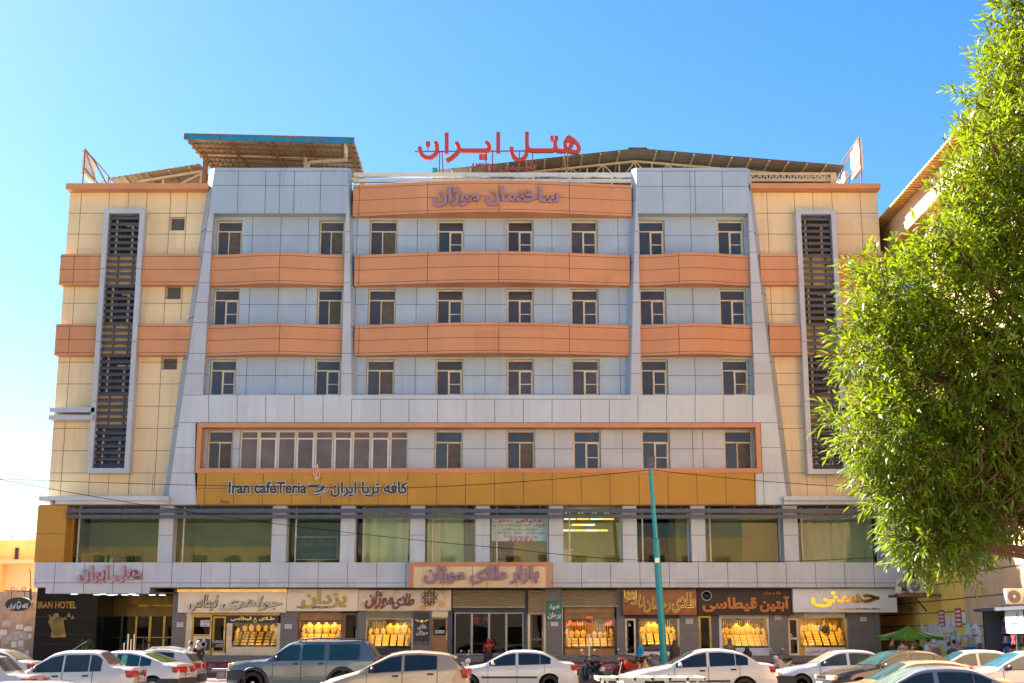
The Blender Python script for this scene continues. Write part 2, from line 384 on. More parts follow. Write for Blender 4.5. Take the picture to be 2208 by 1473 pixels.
# floors
ZF1 = ZP(1213, YF)      # sill of the first floor glass
ZF2 = ZP(1088, YF)      # ceiling line of the first floor glass
b = MB(); b.box(XL + .4, XR - .4, YF + .3, 71.6, ZF1 - .25, ZF1 - .02); b.box(XL + .4, XR - .4, YF + .36, 71.6, ZF2 + .02, ZF2 + .25)
part(b, 'floor_slab', mat('ceiling_grey', (.50, .50, .40), .9, 0, .1, .6))

# --- cream side walls
SW = [(366, 468, 398, 497), (357, 617, 390, 645), (349, 770, 382, 797)]
b = MB(); XE = XP(441, 700, YF)
holes = [RC(*s, YF) for s in SW]
wall_open(b, XL, XE, ZP(1072, YF), ZP(407, YF), YF, YF + .3, holes)
b.box(XL, XE, YF + .3, YF + .34, ZP(1072, YF), ZP(407, YF))
for y in (415, 460, 505, 654, 781, 828, 924, 972, 1020):
    hline(b, y, 152 - (y - 408) * .07, 450 - (y - 408) * .14, YF)
hline(b, 876, 190, 205, YF); hline(b, 876, 290, 385, YF)
for x, ya, yb in ((173, 410, 1068), (234, 410, 452), (275, 410, 450), (315, 410, 452), (366, 410, 1066), (402, 410, 690)):
    vline(b, x, ya, yb, YF, 460)
for x in (192, 234, 278, 329): vline(b, x, 1022, 1068, YF)
part(b, 'cream_wall', [cream, joint])
b = MB(); XE2 = XP(1622, 440, YF)
wall_open(b, XE2 - .2, XR, ZP(1072, YF), ZP(407, YF), YF, YF + .3, [])
for y in (415, 460, 505, 654, 678, 805, 830, 876, 924, 972, 1020): hline(b, y, 1615 + (y - 408) * .14, 1891 + (y - 408) * .062, YF)
for x in (1653, 1712, 1752, 1793, 1854): vline(b, x, 410, 455, YF, 415)
for x in (1653, 1854): vline(b, x, 455, 1068, YF, 415)
for x in (1740, 1782, 1825): vline(b, x, 1022, 1068, YF)
part(b, 'cream_wall', [cream, joint])
for s in SW:
    X0, X1, Z0, Z1 = RC(*s, YF)
    f = MB(); f.box(X0, X0 + .04, YF + .2, YF + .26, Z0, Z1); f.box(X1 - .04, X1, YF + .2, YF + .26, Z0, Z1); f.box(X0 + .04, X1 - .04, YF + .2, YF + .26, Z1 - .04, Z1); f.box(X0 + .04, X1 - .04, YF + .2, YF + .26, Z0, Z0 + .04)
    fo = part(f, 'small_window', framem)
    g = MB(); g.box(X0 + .04, X1 - .04, YF + .225, YF + .235, Z0 + .04, Z1 - .04); part(g, 'pane', mat('louvred_pane', (.09, .075, .06), .4, 0, .3, 8), fo)
# copings, side bands
def boxpx(mb, x0, y0, x1, y1, Y0, Y1, mi=0):
    X0, X1, Z0, Z1 = RC(x0, y0, x1, y1, Y0); mb.box(X0, X1, Y0, Y1, Z0, Z1, mi)
b = MB(); boxpx(b, 142, 395, 448, 407, 65.35, YF + .4); part(b, 'coping', terra)
b = MB(); boxpx(b, 1618, 395, 1899, 406, 65.35, YF + .4); part(b, 'coping', terra)
for ya, yb, xl, xr, x2l, x2r in ((548, 614, 129, 437, 1640, 1906), (699, 766, 119, 415, 1660, 1918)):
    dl = 225 - (ya - 455) * .064; dr = 1716 + (ya - 455) * .04
    for (xa, xb) in ((xl, dl + 5), (dl + 80, xr), (x2l, dr + 5), (dr + 80, x2r)):
        b = MB(); boxpx(b, xa, ya, xb, yb, 65.55, YF + .1)
        for y in (ya + 5, (ya + yb) / 2, yb - 6): hline(b, y, xa, xb, 65.55)
        if xa < 200: vline(b, xa + 30, ya, yb, 65.55)
        part(b, 'side_band', [terra, joint])
b = MB(); boxpx(b, 107, 879, 204, 889, 65.4, YF); boxpx(b, 105, 895, 200, 905, 65.2, YF); part(b, 'cornice', silver)
b = MB(); boxpx(b, 1815, 879, 1930, 889, 65.4, YF); boxpx(b, 1815, 895, 1934, 905, 65.2, YF); part(b, 'cornice', silver)
for (xa, xb) in ((84, 364), (1690, 1948)):
    b = MB(); boxpx(b, xa, 1070, xb, 1079, 65.05, YF + .3); boxpx(b, xa + (35 if xa < 500 else 0), 1079, xb, 1087.6, 65.2, YF + .3); part(b, 'ledge', silver_l)

# --- louvre screens
def louvre(xa, xb, ytop, ybot):
    Y0 = 65.4
    X0, X1 = XP(xa, ytop, Y0), XP(xb, ytop, Y0); Z0, Z1 = ZP(ybot, Y0), ZP(ytop, Y0); t = .24
    f = MB(); f.box(X0, X0 + t, Y0, YF + .01, Z0, Z1); f.box(X1 - t, X1, Y0, YF + .01, Z0, Z1); f.box(X0 + t, X1 - t, Y0, YF + .01, Z1 - t, Z1); f.box(X0 + t, X1 - t, Y0, YF + .01, Z0, Z0 + t)
    for y in (579, 736, 865):
        z = ZP(y, Y0)
        for (p, q) in ((X0, X0 + t), (X1 - t, X1)): f.box(p, q, Y0 - .004, Y0 + .02, z - .01, z + .01, 1)
    fo = part(f, 'louvre_frame', [silver, joint])
    s = MB()
    n = 40; pitch = (Z1 - Z0 - 2 * t) / n
    for i in range(n):
        z = Z0 + t + (i + .5) * pitch
        s.obox(((X0 + X1) / 2, YF - .28, z), ((1, 0, 0), (0, .96, .28), (0, -.28, .96)), ((X1 - X0) / 2 - t - .002, .10, .075))
    for q in (.33, .8): s.box(X0 + t + (X1 - X0 - 2 * t) * q - .03, X0 + t + (X1 - X0 - 2 * t) * q + .03, YF - .17, YF - .12, Z0 + t, Z1 - t)
    part(s, 'slats', slatm, fo)
    for ya, yb in ((470, 548), (617, 698), (770, 852), (925, 1010)):
        za, zb = ZP(yb, YF), ZP(ya, YF); d = MB(); e = MB()
        d.box(X0 + t, X1 - t, YF - .06, YF - .01, za, zb)
        for q in (.2, .72): e.box(X0 + t + (X1 - X0 - 2 * t) * q - .05, X0 + t + (X1 - X0 - 2 * t) * q + .05, YF - .1, YF - .06, za, zb - (0 if q < .5 else .5))
        e.box(X0 + t + (X1 - X0 - 2 * t) * .5, X1 - t, YF - .1, YF - .06, zb - .5, zb - .42)
        part(d, 'stair_window', pane_m, fo); part(e, 'stair_window_frame', framem, fo)
louvre(225, 312, 450, 1020); louvre(1716, 1802, 452, 1022)

# --- window wall of storeys three to five
COLS = [(459, 516), (683, 739), (793, 854), (941, 1000), (1093, 1151), (1231, 1291), (1379, 1437), (1552, 1610)]
ROWS = [(475, 549), (623, 700), (775, 851)]
WX = [(XP(a, 660, YF), XP(c, 660, YF)) for a, c in COLS]
WZ = [(ZP(d, YF), ZP(a, YF)) for a, d in ROWS]
b = MB()
holes = [(x0, x1, z0, z1) for x0, x1 in WX for z0, z1 in WZ]
XW0, XW1 = XP(437, 852, YF), XP(1629, 852, YF)
wall_open(b, XW0, XW1, ZP(853, YF), ZP(440, YF), YF, YF + .3, holes)
b.box(XW0, XW1, YF + .3, YF + .33, ZP(853, YF), ZP(440, YF))
for (ya, yb), ym in zip(ROWS, (508, 657, 810)):
    edges = [437] + [v for c in COLS for v in c] + [1629]
    z = ZP(ym, YF)
    xs = [XW0] + [v for c in WX for v in c] + [XW1]
    for i in range(0, len(xs), 2):
        b.box(xs[i], xs[i + 1], YF - .004, YF + .02, z - JW / 2, z + JW / 2, 1)
        wpan = xs[i + 1] - xs[i]
        if 1.2 < wpan: 
            for q in ((.13, .5, .86) if wpan > 3.4 else (.5,)):
                x = xs[i] + wpan * q; b.box(x - JW / 2, x + JW / 2, YF - .0045, YF + .02, ZP(yb, YF), ZP(ya - 8, YF), 1)
part(b, 'window_wall', [bluegrey, joint])

PANES = [pane_m, pane_m, mat('brown_glass', (.075, .058, .048), .06, 0, .3, 1.1, spec=.5), mat('grey_glass', (.05, .05, .052), .04, 0, .25, .9, spec=.6)]
rw = random.Random(5)
def window(X0, X1, Z0, Z1, Y, kind='sash', fm=None, pm=None):
    fm = fm or framem; pm = pm or rw.choice(PANES); t = .075; f = MB()
    f.box(X0, X0 + t, Y, Y + .07, Z0, Z1); f.box(X1 - t, X1, Y, Y + .07, Z0, Z1); f.box(X0 + t, X1 - t, Y, Y + .07, Z1 - t, Z1); f.box(X0 + t, X1 - t, Y, Y + .07, Z0, Z0 + .03)
    zt = Z1 - (Z1 - Z0) * (.30 if kind != 'strip' and kind != 'fixed' else .2); xm = X0 + (X1 - X0) * .46
    f.box(X0 + t, X1 - t, Y + .002, Y + .068, zt - .03, zt + .03)
    if kind in ('sash', 'plain'): f.box(xm - .025, xm + .025, Y + .004, Y + .066, Z0 + .03, zt - .03)
    fo = part(f, 'window', fm)
    if kind in ('sash', 'plain'): sx0, sx1, sz1 = xm - .02, X1 - t + .02, zt + .0
    else: sx0, sx1, sz1 = X0 + t * .6, X1 - t * .6, zt + .0
    if kind != 'fixed':
        s = MB(); q = .085 if kind == 'sash' else .05; ys = Y - .035
        s.box(sx0, sx0 + q, ys, Y + .03, Z0 + .02, sz1); s.box(sx1 - q, sx1, ys, Y + .03, Z0 + .02, sz1); s.box(sx0 + q, sx1 - q, ys, Y + .03, sz1 - q, sz1); s.box(sx0 + q, sx1 - q, ys, Y + .03, Z0 + .02, Z0 + .06)
        if kind == 'sash': zm = Z0 + (sz1 - Z0) * .44; s.box(sx0 + q, sx1 - q, ys + .005, Y + .028, zm - .022, zm + .022)
        if kind == 'sash': s2 = MB(); s2.box(sx0 + q, sx1 - q, Y - .012, Y - .006, Z0 + .06, sz1 - q); part(s2, 'sash_pane', rw.choice(PANES + [mat('painted_sky_reflection', (.02, .16, .24), .06, 0, .3, 1)] if rw.random() < .12 else PANES), fo)  # occasional blue pane: a sky reflection put into the base colour
        part(s, 'sash', fm if kind != 'strip' else white_m, fo)
    g = MB(); g.box(X0 + t, X1 - t, Y + .032, Y + .04, Z0 + .03, Z1 - t); part(g, 'pane', pm, fo)
    if kind == 'plain':
        g = MB(); g.box(xm + .03, X1 - t - .03, Y + .012, Y + .03, Z0 + .05, zt - .06); part(g, 'insect_screen', mat('brown_insect_screen', (.085, .066, .048), .6, 0, .35, 3), fo)
    return fo
PL = {(0, 0), (0, 1), (0, 2), (1, 1), (1, 2), (2, 2)}
for r, (z0, z1) in enumerate(WZ):
    for c, (x0, x1) in enumerate(WX): window(x0 + .01, x1 - .01, z0, z1 - .005, YF + .2, 'plain' if (r, c) in PL else 'sash')

# --- towers and spandrel: the silver front
F = lambda *p: [P(x, y, YT) for x, y in p]
def front(pts, name='tower_front', lines=(), m=silver):
    b = MB(); b.prism(F(*pts), YT, YF - .003)
    for p, q in lines: sline(b, p, q, YT)
    return part(b, name, [m, joint])
LEGY = (500, 544, 610, 652, 696, 762, 806)
lx = lambda y: 463 - (y - 369) * (102 / 719)      # outer seam of the left tower
li = lambda y: 460 - (y - 460) * (23 / 392)
rx = lambda y: 1608 + (y - 362) * (90 / 726)
ri = lambda y: 1613.7 + (y - 460) * (14 / 392)
front([(463, 362), (lx(460), 460), (748.6 + .05 * 98, 460), (748.6, 362)], 'tower_top', [((463, 369), (748, 369)), ((457, 400), (749, 400))] + [((x, 369), (x - 2, 460)) for x in (514, 573, 604, 635, 692)], bluegrey)
front([(lx(460), 460), (lx(852), 852), (437, 852), (460, 460)], 'tower_leg', [((lx(y), y), (li(y), y)) for y in LEGY])
front([(745.6, 460), (735, 852), (758, 852), (753, 460)], 'tower_leg', [((745.6 - (y - 460) * .027, y), (753 + (y - 460) * .0128, y)) for y in (500, 544, 610, 652, 762, 806)])
front([(1373, 362), (1370, 460), (ri(460) + 8.5, 460), (1608, 362)], 'tower_top', [((1373, 369), (1609, 369)), ((1372, 402), (1613, 402))] + [((x, 369), (x + 2, 460)) for x in (1428, 1487, 1498, 1557)], bluegrey)
front([(1370, 460), (1359.6, 852), (1383, 852), (1376, 460)], 'tower_leg', [((1370 - (y - 460) * .0265, y), (1376 + (y - 460) * .018, y)) for y in (500, 544, 610, 652, 762, 806)])
front([(ri(460), 460), (ri(852), 852), (rx(852), 852), (rx(460), 460)], 'tower_leg', [((ri(y), y), (rx(y), y)) for y in LEGY])
sp = [449.7 + 61.72 * i for i in range(20)]
front([(lx(852), 852), (lx(912), 912), (rx(912), 912), (rx(852), 852)], 'spandrel', [((x, 852 if x < 740 or x > 1370 else 862), (x, 912)) for x in sp] + [((lx(852), 852), (437, 852)), ((758, 861), (1360, 861)), ((lx(911), 911.5), (rx(911), 911.5))], silver_l)
front([(lx(912), 912), (361, 1088), (424, 1088), (419.5, 1019.5), (422, 912)], 'tower_foot', [((lx(y), y), (421, y)) for y in (965, 1020)], silver_l)
front([(1640, 912), (1644, 1019.5), (1629, 1019.6), (1629, 1088), (1698, 1088), (rx(912), 912)], 'tower_foot', [((1642, 965), (rx(965), 965)), ((1629, 1020), (rx(1020), 1020)), ((1646, 1020), (1648, 1088))], silver_l)
# bevels between the tower fronts and the walls beside them
def bevel(fr, bk, name='tower_bevel', lines=(), yb=YF - .003):
    """fr, bk: pixel rows (x, y) of the front edge at YT and the back edge seen at the wall plane"""
    b = MB(); a = [P(x, y, YT) for x, y in fr]; c = [P(x, y, yb) for x, y in bk]
    for i in range(len(a) - 1):
        b.face([(a[i][0], YT, a[i][1]), (a[i + 1][0], YT, a[i + 1][1]), (c[i + 1][0], yb, c[i + 1][1]), (c[i][0], yb, c[i][1])], 0)
    b.face([(a[0][0], YT, a[0][1]), (c[0][0], yb, c[0][1]), (a[0][0], yb, a[0][1])], 0)
    for y in lines:
        k = (y - fr[0][1]) / (fr[-1][1] - fr[0][1]); k2 = (y - bk[0][1]) / (bk[-1][1] - bk[0][1])
        p = Vector((a[0][0] + (a[-1][0] - a[0][0]) * k, YT, a[0][1] + (a[-1][1] - a[0][1]) * k)); q = Vector((c[0][0] + (c[-1][0] - c[0][0]) * k, yb, p.z))
        b.bar(p, q, .03, .03, 1)
    return part(b, name, [bluegrey, joint])
bevel([(463, 362), (361, 1088)], [(452, 366), (351, 1088)], lines=(392, 500, 692, 780, 924))
bevel([(1608, 362), (1698, 1088)], [(1617, 366), (1710, 1088)], lines=(508, 640, 788, 930))
bevel([(748.6, 362), (758, 852)], [(758, 366), (771, 852)], lines=(432, 569, 706))
bevel([(1373, 362), (1359.6, 852)], [(1361, 366), (1347, 852)], lines=(432, 569, 706))

# --- bowed terracotta bands
def band(xa, xb, yt, yb_, bulge, vl, flat=0, n=40, name='bowed_band', shape=None, top=None):
    Y0 = 65.62; X0, X1 = XP(xa, (yt + yb_) / 2, Y0), XP(xb, (yt + yb_) / 2, Y0); Z0, Z1 = ZP(yb_, Y0), ZP(yt, Y0)
    fy = lambda t: Y0 - bulge * (math.sin(math.pi * t) ** 1.3 if shape is None else .5 - .5 * math.cos(2 * math.pi * t))
    b = MB(); h = Z1 - Z0
    for i in range(n):
        t0, t1 = i / n, (i + 1) / n; xA, xB = X0 + (X1 - X0) * t0, X0 + (X1 - X0) * t1; ya, yb2 = fy(t0), fy(t1)
        b.face([(xA, ya, Z0), (xB, yb2, Z0), (xB, yb2, Z1), (xA, ya, Z1)], 0)
        b.face([(xA, ya, Z1), (xB, yb2, Z1), (xB, YF, Z1), (xA, YF, Z1)], 0); b.face([(xA, ya, Z0), (xA, YF, Z0), (xB, YF, Z0), (xB, yb2, Z0)], 0)
        for q in (.08, .5, .9):
            z = Z0 + h * q; e = JW / 2
            b.face([(xA, ya - .004, z - e), (xB, yb2 - .004, z - e), (xB, yb2 - .004, z + e), (xA, ya - .004, z + e)], 1)
    for x in (X0, X1): b.face([(x, Y0, Z0), (x, Y0, Z1), (x, YF, Z1), (x, YF, Z0)], 0)
    for px in vl:
        x = XP(px, (yt + yb_) / 2, Y0 - bulge * .6); t = (x - X0) / (X1 - X0); y = fy(t)
        b.box(x - JW / 2, x + JW / 2, y - .006, y + .02, Z0, Z1, 1)
    part(b, name, [terra, joint], smooth=True, sharp=30)
    return lambda x: fy((x - X0) / (X1 - X0))
bandtop = band(761, 1362, 399, 466, .72, (772, 922, 1075.6, 1228), name='parapet_band')
for ya, yb in ((550, 616), (702, 767)):
    band(764, 1358, ya, yb, .70, (772, 922, 1075.6, 1228))
    band(455 if ya < 600 else 446, 744 if ya < 600 else 739, ya, yb, .5, (604,), shape=1)
    band(1377 if ya < 600 else 1380, 1616 if ya < 600 else 1622, ya, yb, .5, (1463.7,), shape=1)
# roof rails
b = MB(); boxpx(b, 762, 372, 1362, 381, 65.9, 66.05); boxpx(b, 762, 385.5, 1362, 393, 65.9, 66.05)
for x in (800, 920, 1030, 1150, 1228, 1320): X = XP(x, 385, 66.1); b.box(X - .03, X + .03, 66.06, 66.12, ZP(400, 66), ZP(372, 66))
part(b, 'roof_railing', mat('pale_railing', (.60, .60, .55), .5, .2, .08, 2, streak=.2))

# --- the storey of the terracotta frame
Y4 = 65.28
b = MB(); Xa, Xb, Za, Zb = RC(423, 912, 1641, 1019.5, Y4); t = .22
b.box(Xa, Xb, Y4, YF - .01, Zb - t, Zb); b.box(Xa, Xb, Y4, YF - .01, Za, Za + t); b.box(Xa, Xa + t, Y4, YF - .01, Za + t, Zb - t); b.box(Xb - t, Xb, Y4, YF - .01, Za + t, Zb - t)
part(b, 'storey_frame', terra)
C4 = [(446, 502), (936, 998), (1092, 1154), (1236, 1296), (1384, 1445), (1562, 1624)]
Z40, Z41 = ZP(1012, YF), ZP(928, YF)
W4 = [(XP(a, 970, YF), XP(c, 970, YF)) for a, c in C4]; ST = (XP(516, 970, YF), XP(880, 970, YF))
b = MB(); wall_open(b, Xa + t, Xb - t + .1, Za + .05, Zb, YF, YF + .3, [(x0, x1, Z40, Z41) for x0, x1 in W4 + [ST]])
b.box(Xa, Xb, YF + .3, YF + .33, Za, Zb)
z = ZP(968, YF); xs = [Xa + t, *[v for c in sorted(W4 + [ST]) for v in c], Xb - t]
for i in range(0, len(xs), 2): b.box(xs[i], xs[i + 1], YF - .004, YF + .02, z - JW / 2, z + JW / 2, 1)
for px in (1046, 1195, 1342, 1494, 1516): vline(b, px, 925, 1011, YF)
part(b, 'window_wall', [silver, joint])
for i, (x0, x1) in enumerate(W4): window(x0 + .01, x1 - .01, Z40, Z41, YF + .2, 'plain' if i in (0, 1, 2, 5) else 'sash')
n = 9
for i in range(n):
    x0 = ST[0] + (ST[1] - ST[0]) * i / n; x1 = ST[0] + (ST[1] - ST[0]) * (i + 1) / n
    window(x0 + .01, x1 - .01, Z40, Z41, YF + .15, 'strip' if i % 2 else 'fixed', framew, mat('amber_bronze_glass', (.15, .10, .075), .06, 0, .3, .9, spec=.5))
# --- mustard band
b = MB(); boxpx(b, 424.5, 1019.7, 1628.5, 1088, 65.33, YF)
for i in range(20): vline(b, 442 + 62.4 * i, 1021, 1088, 65.33)
hline(b, 1053, 424.5, 660, 65.33)
part(b, 'mustard_band', [mustard, joint])

# --- first floor glazing
YG = 66.35
b = MB(); boxpx(b, 78, 1090, 140, 1213, 65.25, YF + .3)
hline(b, 1151, 78, 140, 65.25)
X, Z = P(140, 1150, 65.25); b.box(X, XP(160, 1150, YG), 66.2, YG + .1, ZP(1213, YG), ZP(1088, YG))
b.face([(X, 65.25, ZP(1213, 65.25)), (X + .02, 65.25, ZP(1213, 65.25)), (X + .02, 65.25, ZP(1089, 65.25)), (X, 65.25, ZP(1089, 65.25))], 0)
part(b, 'mustard_pier', [mustard, joint])
PIERS = [(342, 372.5), (586, 617.5), (734, 765), (885, 916), (1026, 1056), (1184, 1214.5), (1343, 1373.5), (1490.5, 1521), (1690, 1721)]
for a, c in PIERS:
    b = MB(); boxpx(b, a, 1088.5, c, 1213, 65.55, YG + .1); hline(b, 1154, a, c, 65.55); part(b, 'silver_pier', [silver_l, joint])
b = MB(); boxpx(b, 1905, 1088.5, 1952, 1213, 65.3, YG + .1); hline(b, 1150, 1905, 1952, 65.3); part(b, 'silver_pier', [silver_l, joint])
for a, c in zip([140] + [p[1] for p in PIERS], [p[0] for p in PIERS] + [1905]):
    X0, X1, Z0, Z1 = RC(a, 1088, c, 1213, YG)
    X0 = XP(a, 1150, 65.55 if a > 140 else 65.3) ; X1 = XP(c, 1150, 65.55 if c < 1905 else 65.3)
    f = MB(); t = .07
    f.box(X0 + .3, X0 + .3 + t, YG - .05, YG + .05, Z0, Z1); f.box(X1 - t - .02, X1 - .02, YG - .05, YG + .05, Z0, Z1); f.box(X0, X1, YG - .05, YG + .05, Z1 - t, Z1 + .3)
    fo = part(f, 'glazing_frame', framew)
    g = MB(); g.box(X0, X1, YG, YG + .012, Z0, Z1 - t); part(g, 'pane', glass_olive, fo)
b = MB()
for y0, y1 in ((1097, 1105.5), (1110, 1117.5)): boxpx(b, 144, y0, 1898, y1, 65.0, 65.12)
for px in [176, 270] + [p[0] - 20 for p in PIERS] + [p[1] + 62 for p in PIERS]:
    X = XP(px, 1107, 65.2); b.box(X - .025, X + .025, 65.13, 65.9, ZP(1108, 65.2) - .02, ZP(1108, 65.2) + .02); b.box(X - .02, X + .02, 65.125, 65.16, ZP(1117, 65.1), ZP(1088, 65.1))
part(b, 'sunshade_bar', dgrey)
# soffit over the glazing
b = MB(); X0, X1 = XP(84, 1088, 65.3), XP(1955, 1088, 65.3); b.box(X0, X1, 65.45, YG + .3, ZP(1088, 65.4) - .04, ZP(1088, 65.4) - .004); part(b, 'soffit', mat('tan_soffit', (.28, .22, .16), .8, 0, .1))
# --- silver fascia
YS = 65.2
b = MB(); boxpx(b, 74, 1213, 1957.5, 1266.5, YS, YF + .3)
hline(b, 1257, 74, 883, YS); hline(b, 1257, 1187, 1957, YS)
for i in range(30):
    px = 118 + 63.1 * i
    if px < 880 or 1190 < px < 1950: vline(b, px, 1213, 1266, YS)
boxpx(b, 98, 1266.5, 322, 1280, YS, 69.2)
for px in (115, 180, 243, 306): vline(b, px, 1266, 1280, YS)
part(b, 'fascia', [silver_l, joint])
# ---------------------------------------------------------------- ground floor
YSF = 66.3     # shop front plane
ZG = ZP(1413, YSF)   # shop floor
b = MB()
# soffit of the ground floor
b.box(XP(323, 1270, 65.3), XP(1957, 1270, 65.3), 65.3, 68, ZP(1267, 65.3) - .03, ZP(1266.5, 65.3) - .005)
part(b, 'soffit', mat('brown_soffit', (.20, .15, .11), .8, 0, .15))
# piers of grey granite
GP = [(371, 398, 1270), (604, 641, 1318), (771, 788, 1317), (890, 930, 1317), (1177, 1211, 1270), (1330, 1347, 1270), (1467, 1507, 1326), (1661, 1700, 1326), (1829, 1899, 1320)]
for a, c, y in GP:
    b = MB(); X0, X1, Z0, Z1 = RC(a, y, c, 1413, 66.1); b.box(X0, X1, 66.1, 68.3, ZG - .9, ZP(1268, 66.1))
    for yy in (1315, 1360): z = ZP(yy, 66.1); b.box(X0, X1, 66.097, 66.13, z - .005, z + .005, 1)
    part(b, 'granite_pier', [granite, joint])
# plinth and steps
b = MB()
b.box(XP(400, 1420, 65.2), XP(1900, 1420, 65.2), 65.2, 68, ZP(1428, 65.2), ZG - .002)
b.box(XP(446, 1440, 65.6), XP(1900, 1440, 65.6), 65.6, 68, 0, ZP(1428, 65.2) - .004)
part(b, 'granite_plinth', granite)
b = MB(); b.box(XP(372, 1350, 68.4), XP(1899, 1350, 68.4), 68.6, 68.8, 0, ZF1 - .3); b.box(XP(372, 1350, 66.4), XP(1899, 1350, 66.4), 66.25, 68.6, ZG - .3, ZG)
part(b, 'shop_back_wall', mat('warm_shop_wall', (.33, .22, .10), .7, 0, .3, 1.2))
# pink banners on the riser
def flat_sign(name, label, cat, box, Y, m, lines, depth=.02, group=None):
    """board with lettering: lines = (text, material, (u0,u1,v0,v1) fractions of the board, bold)"""
    X0, X1, Z0, Z1 = box
    t = thing(name, label, cat, ((X0 + X1) / 2, Y, Z0), group=group)
    b = MB(); b.box(X0, X1, Y, Y + depth, Z0, Z1); b.build('board', m, t)
    for s, lm, (u0, u1, v0, v1), bold in lines:
        text(s, 'lettering', lm, (X0 + (X1 - X0) * u0, X0 + (X1 - X0) * u1, Z0 + (Z1 - Z0) * v0, Z0 + (Z1 - Z0) * v1), Y - .0015, t, .004, bold)
    return t
magenta = mat('magenta_banner', (.38, .06, .22), .6, 0, .35, 2, tint2=(.45, .25, .40))
flat_sign('banner', 'pink banner with black writing on the plinth behind the concrete bench', 'banner', RC(450, 1430, 512, 1442, 65.56), 65.56, magenta, [('گل پلی استر', blackp, (.1, .9, .25, .85), .02)])
flat_sign('banner', 'magenta banner with white writing on the plinth behind the parked motorbike', 'banner', RC(1226, 1429, 1340, 1443, 65.56), 65.56, magenta, [('انواع گلدان سرامیکی', white_m, (.08, .86, .42, .92), .03), ('گل و تزیین بهترین', white_m, (.2, .8, .08, .34), .03)])

# ------------- sign boards
def sign_box(name, label, px, Y, m, depth=.25):
    box = RC(*px, Y); t = thing(name, label, 'shop sign', ((box[0] + box[1]) / 2, Y, box[2]))
    b = MB(); b.box(box[0], box[1], Y, Y + depth, box[2], box[3]); b.build('board', m, t, bevel=.012)
    return t, Y
swirl = mat('swirled_board', (.74, .64, .50), .3, 0, .08, .8, tint2=(.72, .42, .13))
t, Y = sign_box('shop_sign', 'long cream sign board with pale slanted letters left of the YAZDAN board', (384, 1272, 617.5, 1321), 65.85, ivory)
b = MB(); boxpx(b, 382, 1270, 618, 1277, 65.75, 65.84); b.build('top_trim', mat('brass_trim', (.62, .45, .14), .25, .8, .2, 3), t)
text('جواهری', 'letters', mat('cream_letter', (.60, .50, .34), .35, 0, .05), RC(476, 1285, 608, 1316, Y), Y - .02, t, .09, .025, .3)
text('قیطاسی', 'letters', MATS['cream_letter'], RC(408, 1282, 470, 1318, Y), Y - .02, t, .09, .025, .3)
for o in [c for c in t.children if c.name.startswith('letters')]: pass
b = MB(); text('جواهری', 'x', None, RC(477, 1286, 609, 1317, Y), Y - .0, None, .015, .034, .3, mb=b); text('قیطاسی', 'x', None, RC(409, 1283, 471, 1319, Y), Y - .0, None, .015, .034, .3, mb=b); b.build('painted_letter_shadow', blackp, t)  # black offset copy of the letters stands in for their thin cast shadow
t, Y = sign_box('shop_sign', 'ivory sign board with gold square letters reading YAZDAN JEWELLERY', (618.5, 1270.5, 772, 1318), 65.9, ivory)
goldd = mat('dark_gold_letter', (.30, .20, .05), .3, .6, .4, 9)
text('یزدان', 'letters', goldd, RC(650, 1273, 748, 1312, Y), Y, t, .06, .05); text('YAZDAN JEWELLERY', 'letters', mat('brown_letter', (.06, .03, .015), .5), RC(638, 1307, 713, 1313.5, Y), Y, t, .03, .03)
t, Y = sign_box('shop_sign', 'glossy swirled beige sign board with dark red letters and a flower rosette', (772.5, 1272, 973, 1317), 65.87, swirl)
crim = mat('crimson_letter', (.17, .012, .01), .3, 0, .1)
text('طلای', 'letters', crim, RC(846, 1280, 894, 1314, Y), Y, t, .07, .05, .25); text('موژان', 'letters', crim, RC(787, 1274, 849, 1313.5, Y), Y, t, .07, .05, .25)
fx, fz = P(926, 1289, Y); b = MB()
for ring, (n, r0, rl, wd, ph) in enumerate(((8, .06, .30, .11, 0), (8, .18, .26, .1, math.pi / 8))):
    for i in range(n):
        a = 2 * math.pi * i / n + ph; ca, sa = math.cos(a), math.sin(a)
        for k in range(10):
            q0, q1 = k / 10, (k + 1) / 10
            for sg in (-1, 1):
                p0 = (r0 + rl * q0, sg * wd * math.sin(math.pi * q0) ** .8); p1 = (r0 + rl * q1, sg * wd * math.sin(math.pi * q1) ** .8)
                A = (fx + p0[0] * ca - p0[1] * sa, Y - .012 - ring * .004, fz + p0[0] * sa + p0[1] * ca); B = (fx + p1[0] * ca - p1[1] * sa, Y - .012 - ring * .004, fz + p1[0] * sa + p1[1] * ca)
                b.bar(A, B, .026, .02)
b.build('rosette', blackp, t)
b = MB()
for i in range(8):
    a = 2 * math.pi * i / 8; ca, sa = math.cos(a), math.sin(a)
    b.prism([(fx + p * ca - q * sa, fz + p * sa + q * ca) for p, q in ((.14, 0), (.24, .07), (.33, 0), (.24, -.07))], Y - .006, Y + .001)
b.build('rosette_petals', mat('orange_petal', (.65, .33, .06), .5), t)
woodb = mat('sign_wood', (.30, .10, .025), .45, 0, .3, 1.2, streak=.3)
t, Y = sign_box('shop_sign', 'reddish wooden sign box with gold outlined letters and a crown', (1343, 1271, 1502, 1326), 65.6, woodb, .6)
glb = mat('gold_outline', (.75, .55, .12), .3, .6, .2, 8); dko = mat('dark_olive_face', (.10, .055, .012), .3, .4, .3)
for s, bx in (('طلای', (1448, 1278, 1500, 1321)), ('رحمان', (1388, 1288, 1445, 1321)), ('زاده', (1348, 1282, 1390, 1310))):
    bb = RC(*bx, Y); text(s, 'letter_rims', glb, bb, Y, t, .04, .03, .2); text(s, 'letters', dko, (bb[0] + .02, bb[1] - .02, bb[2] + .025, bb[3] - .015), Y - .02, t, .028, -.004, .2)
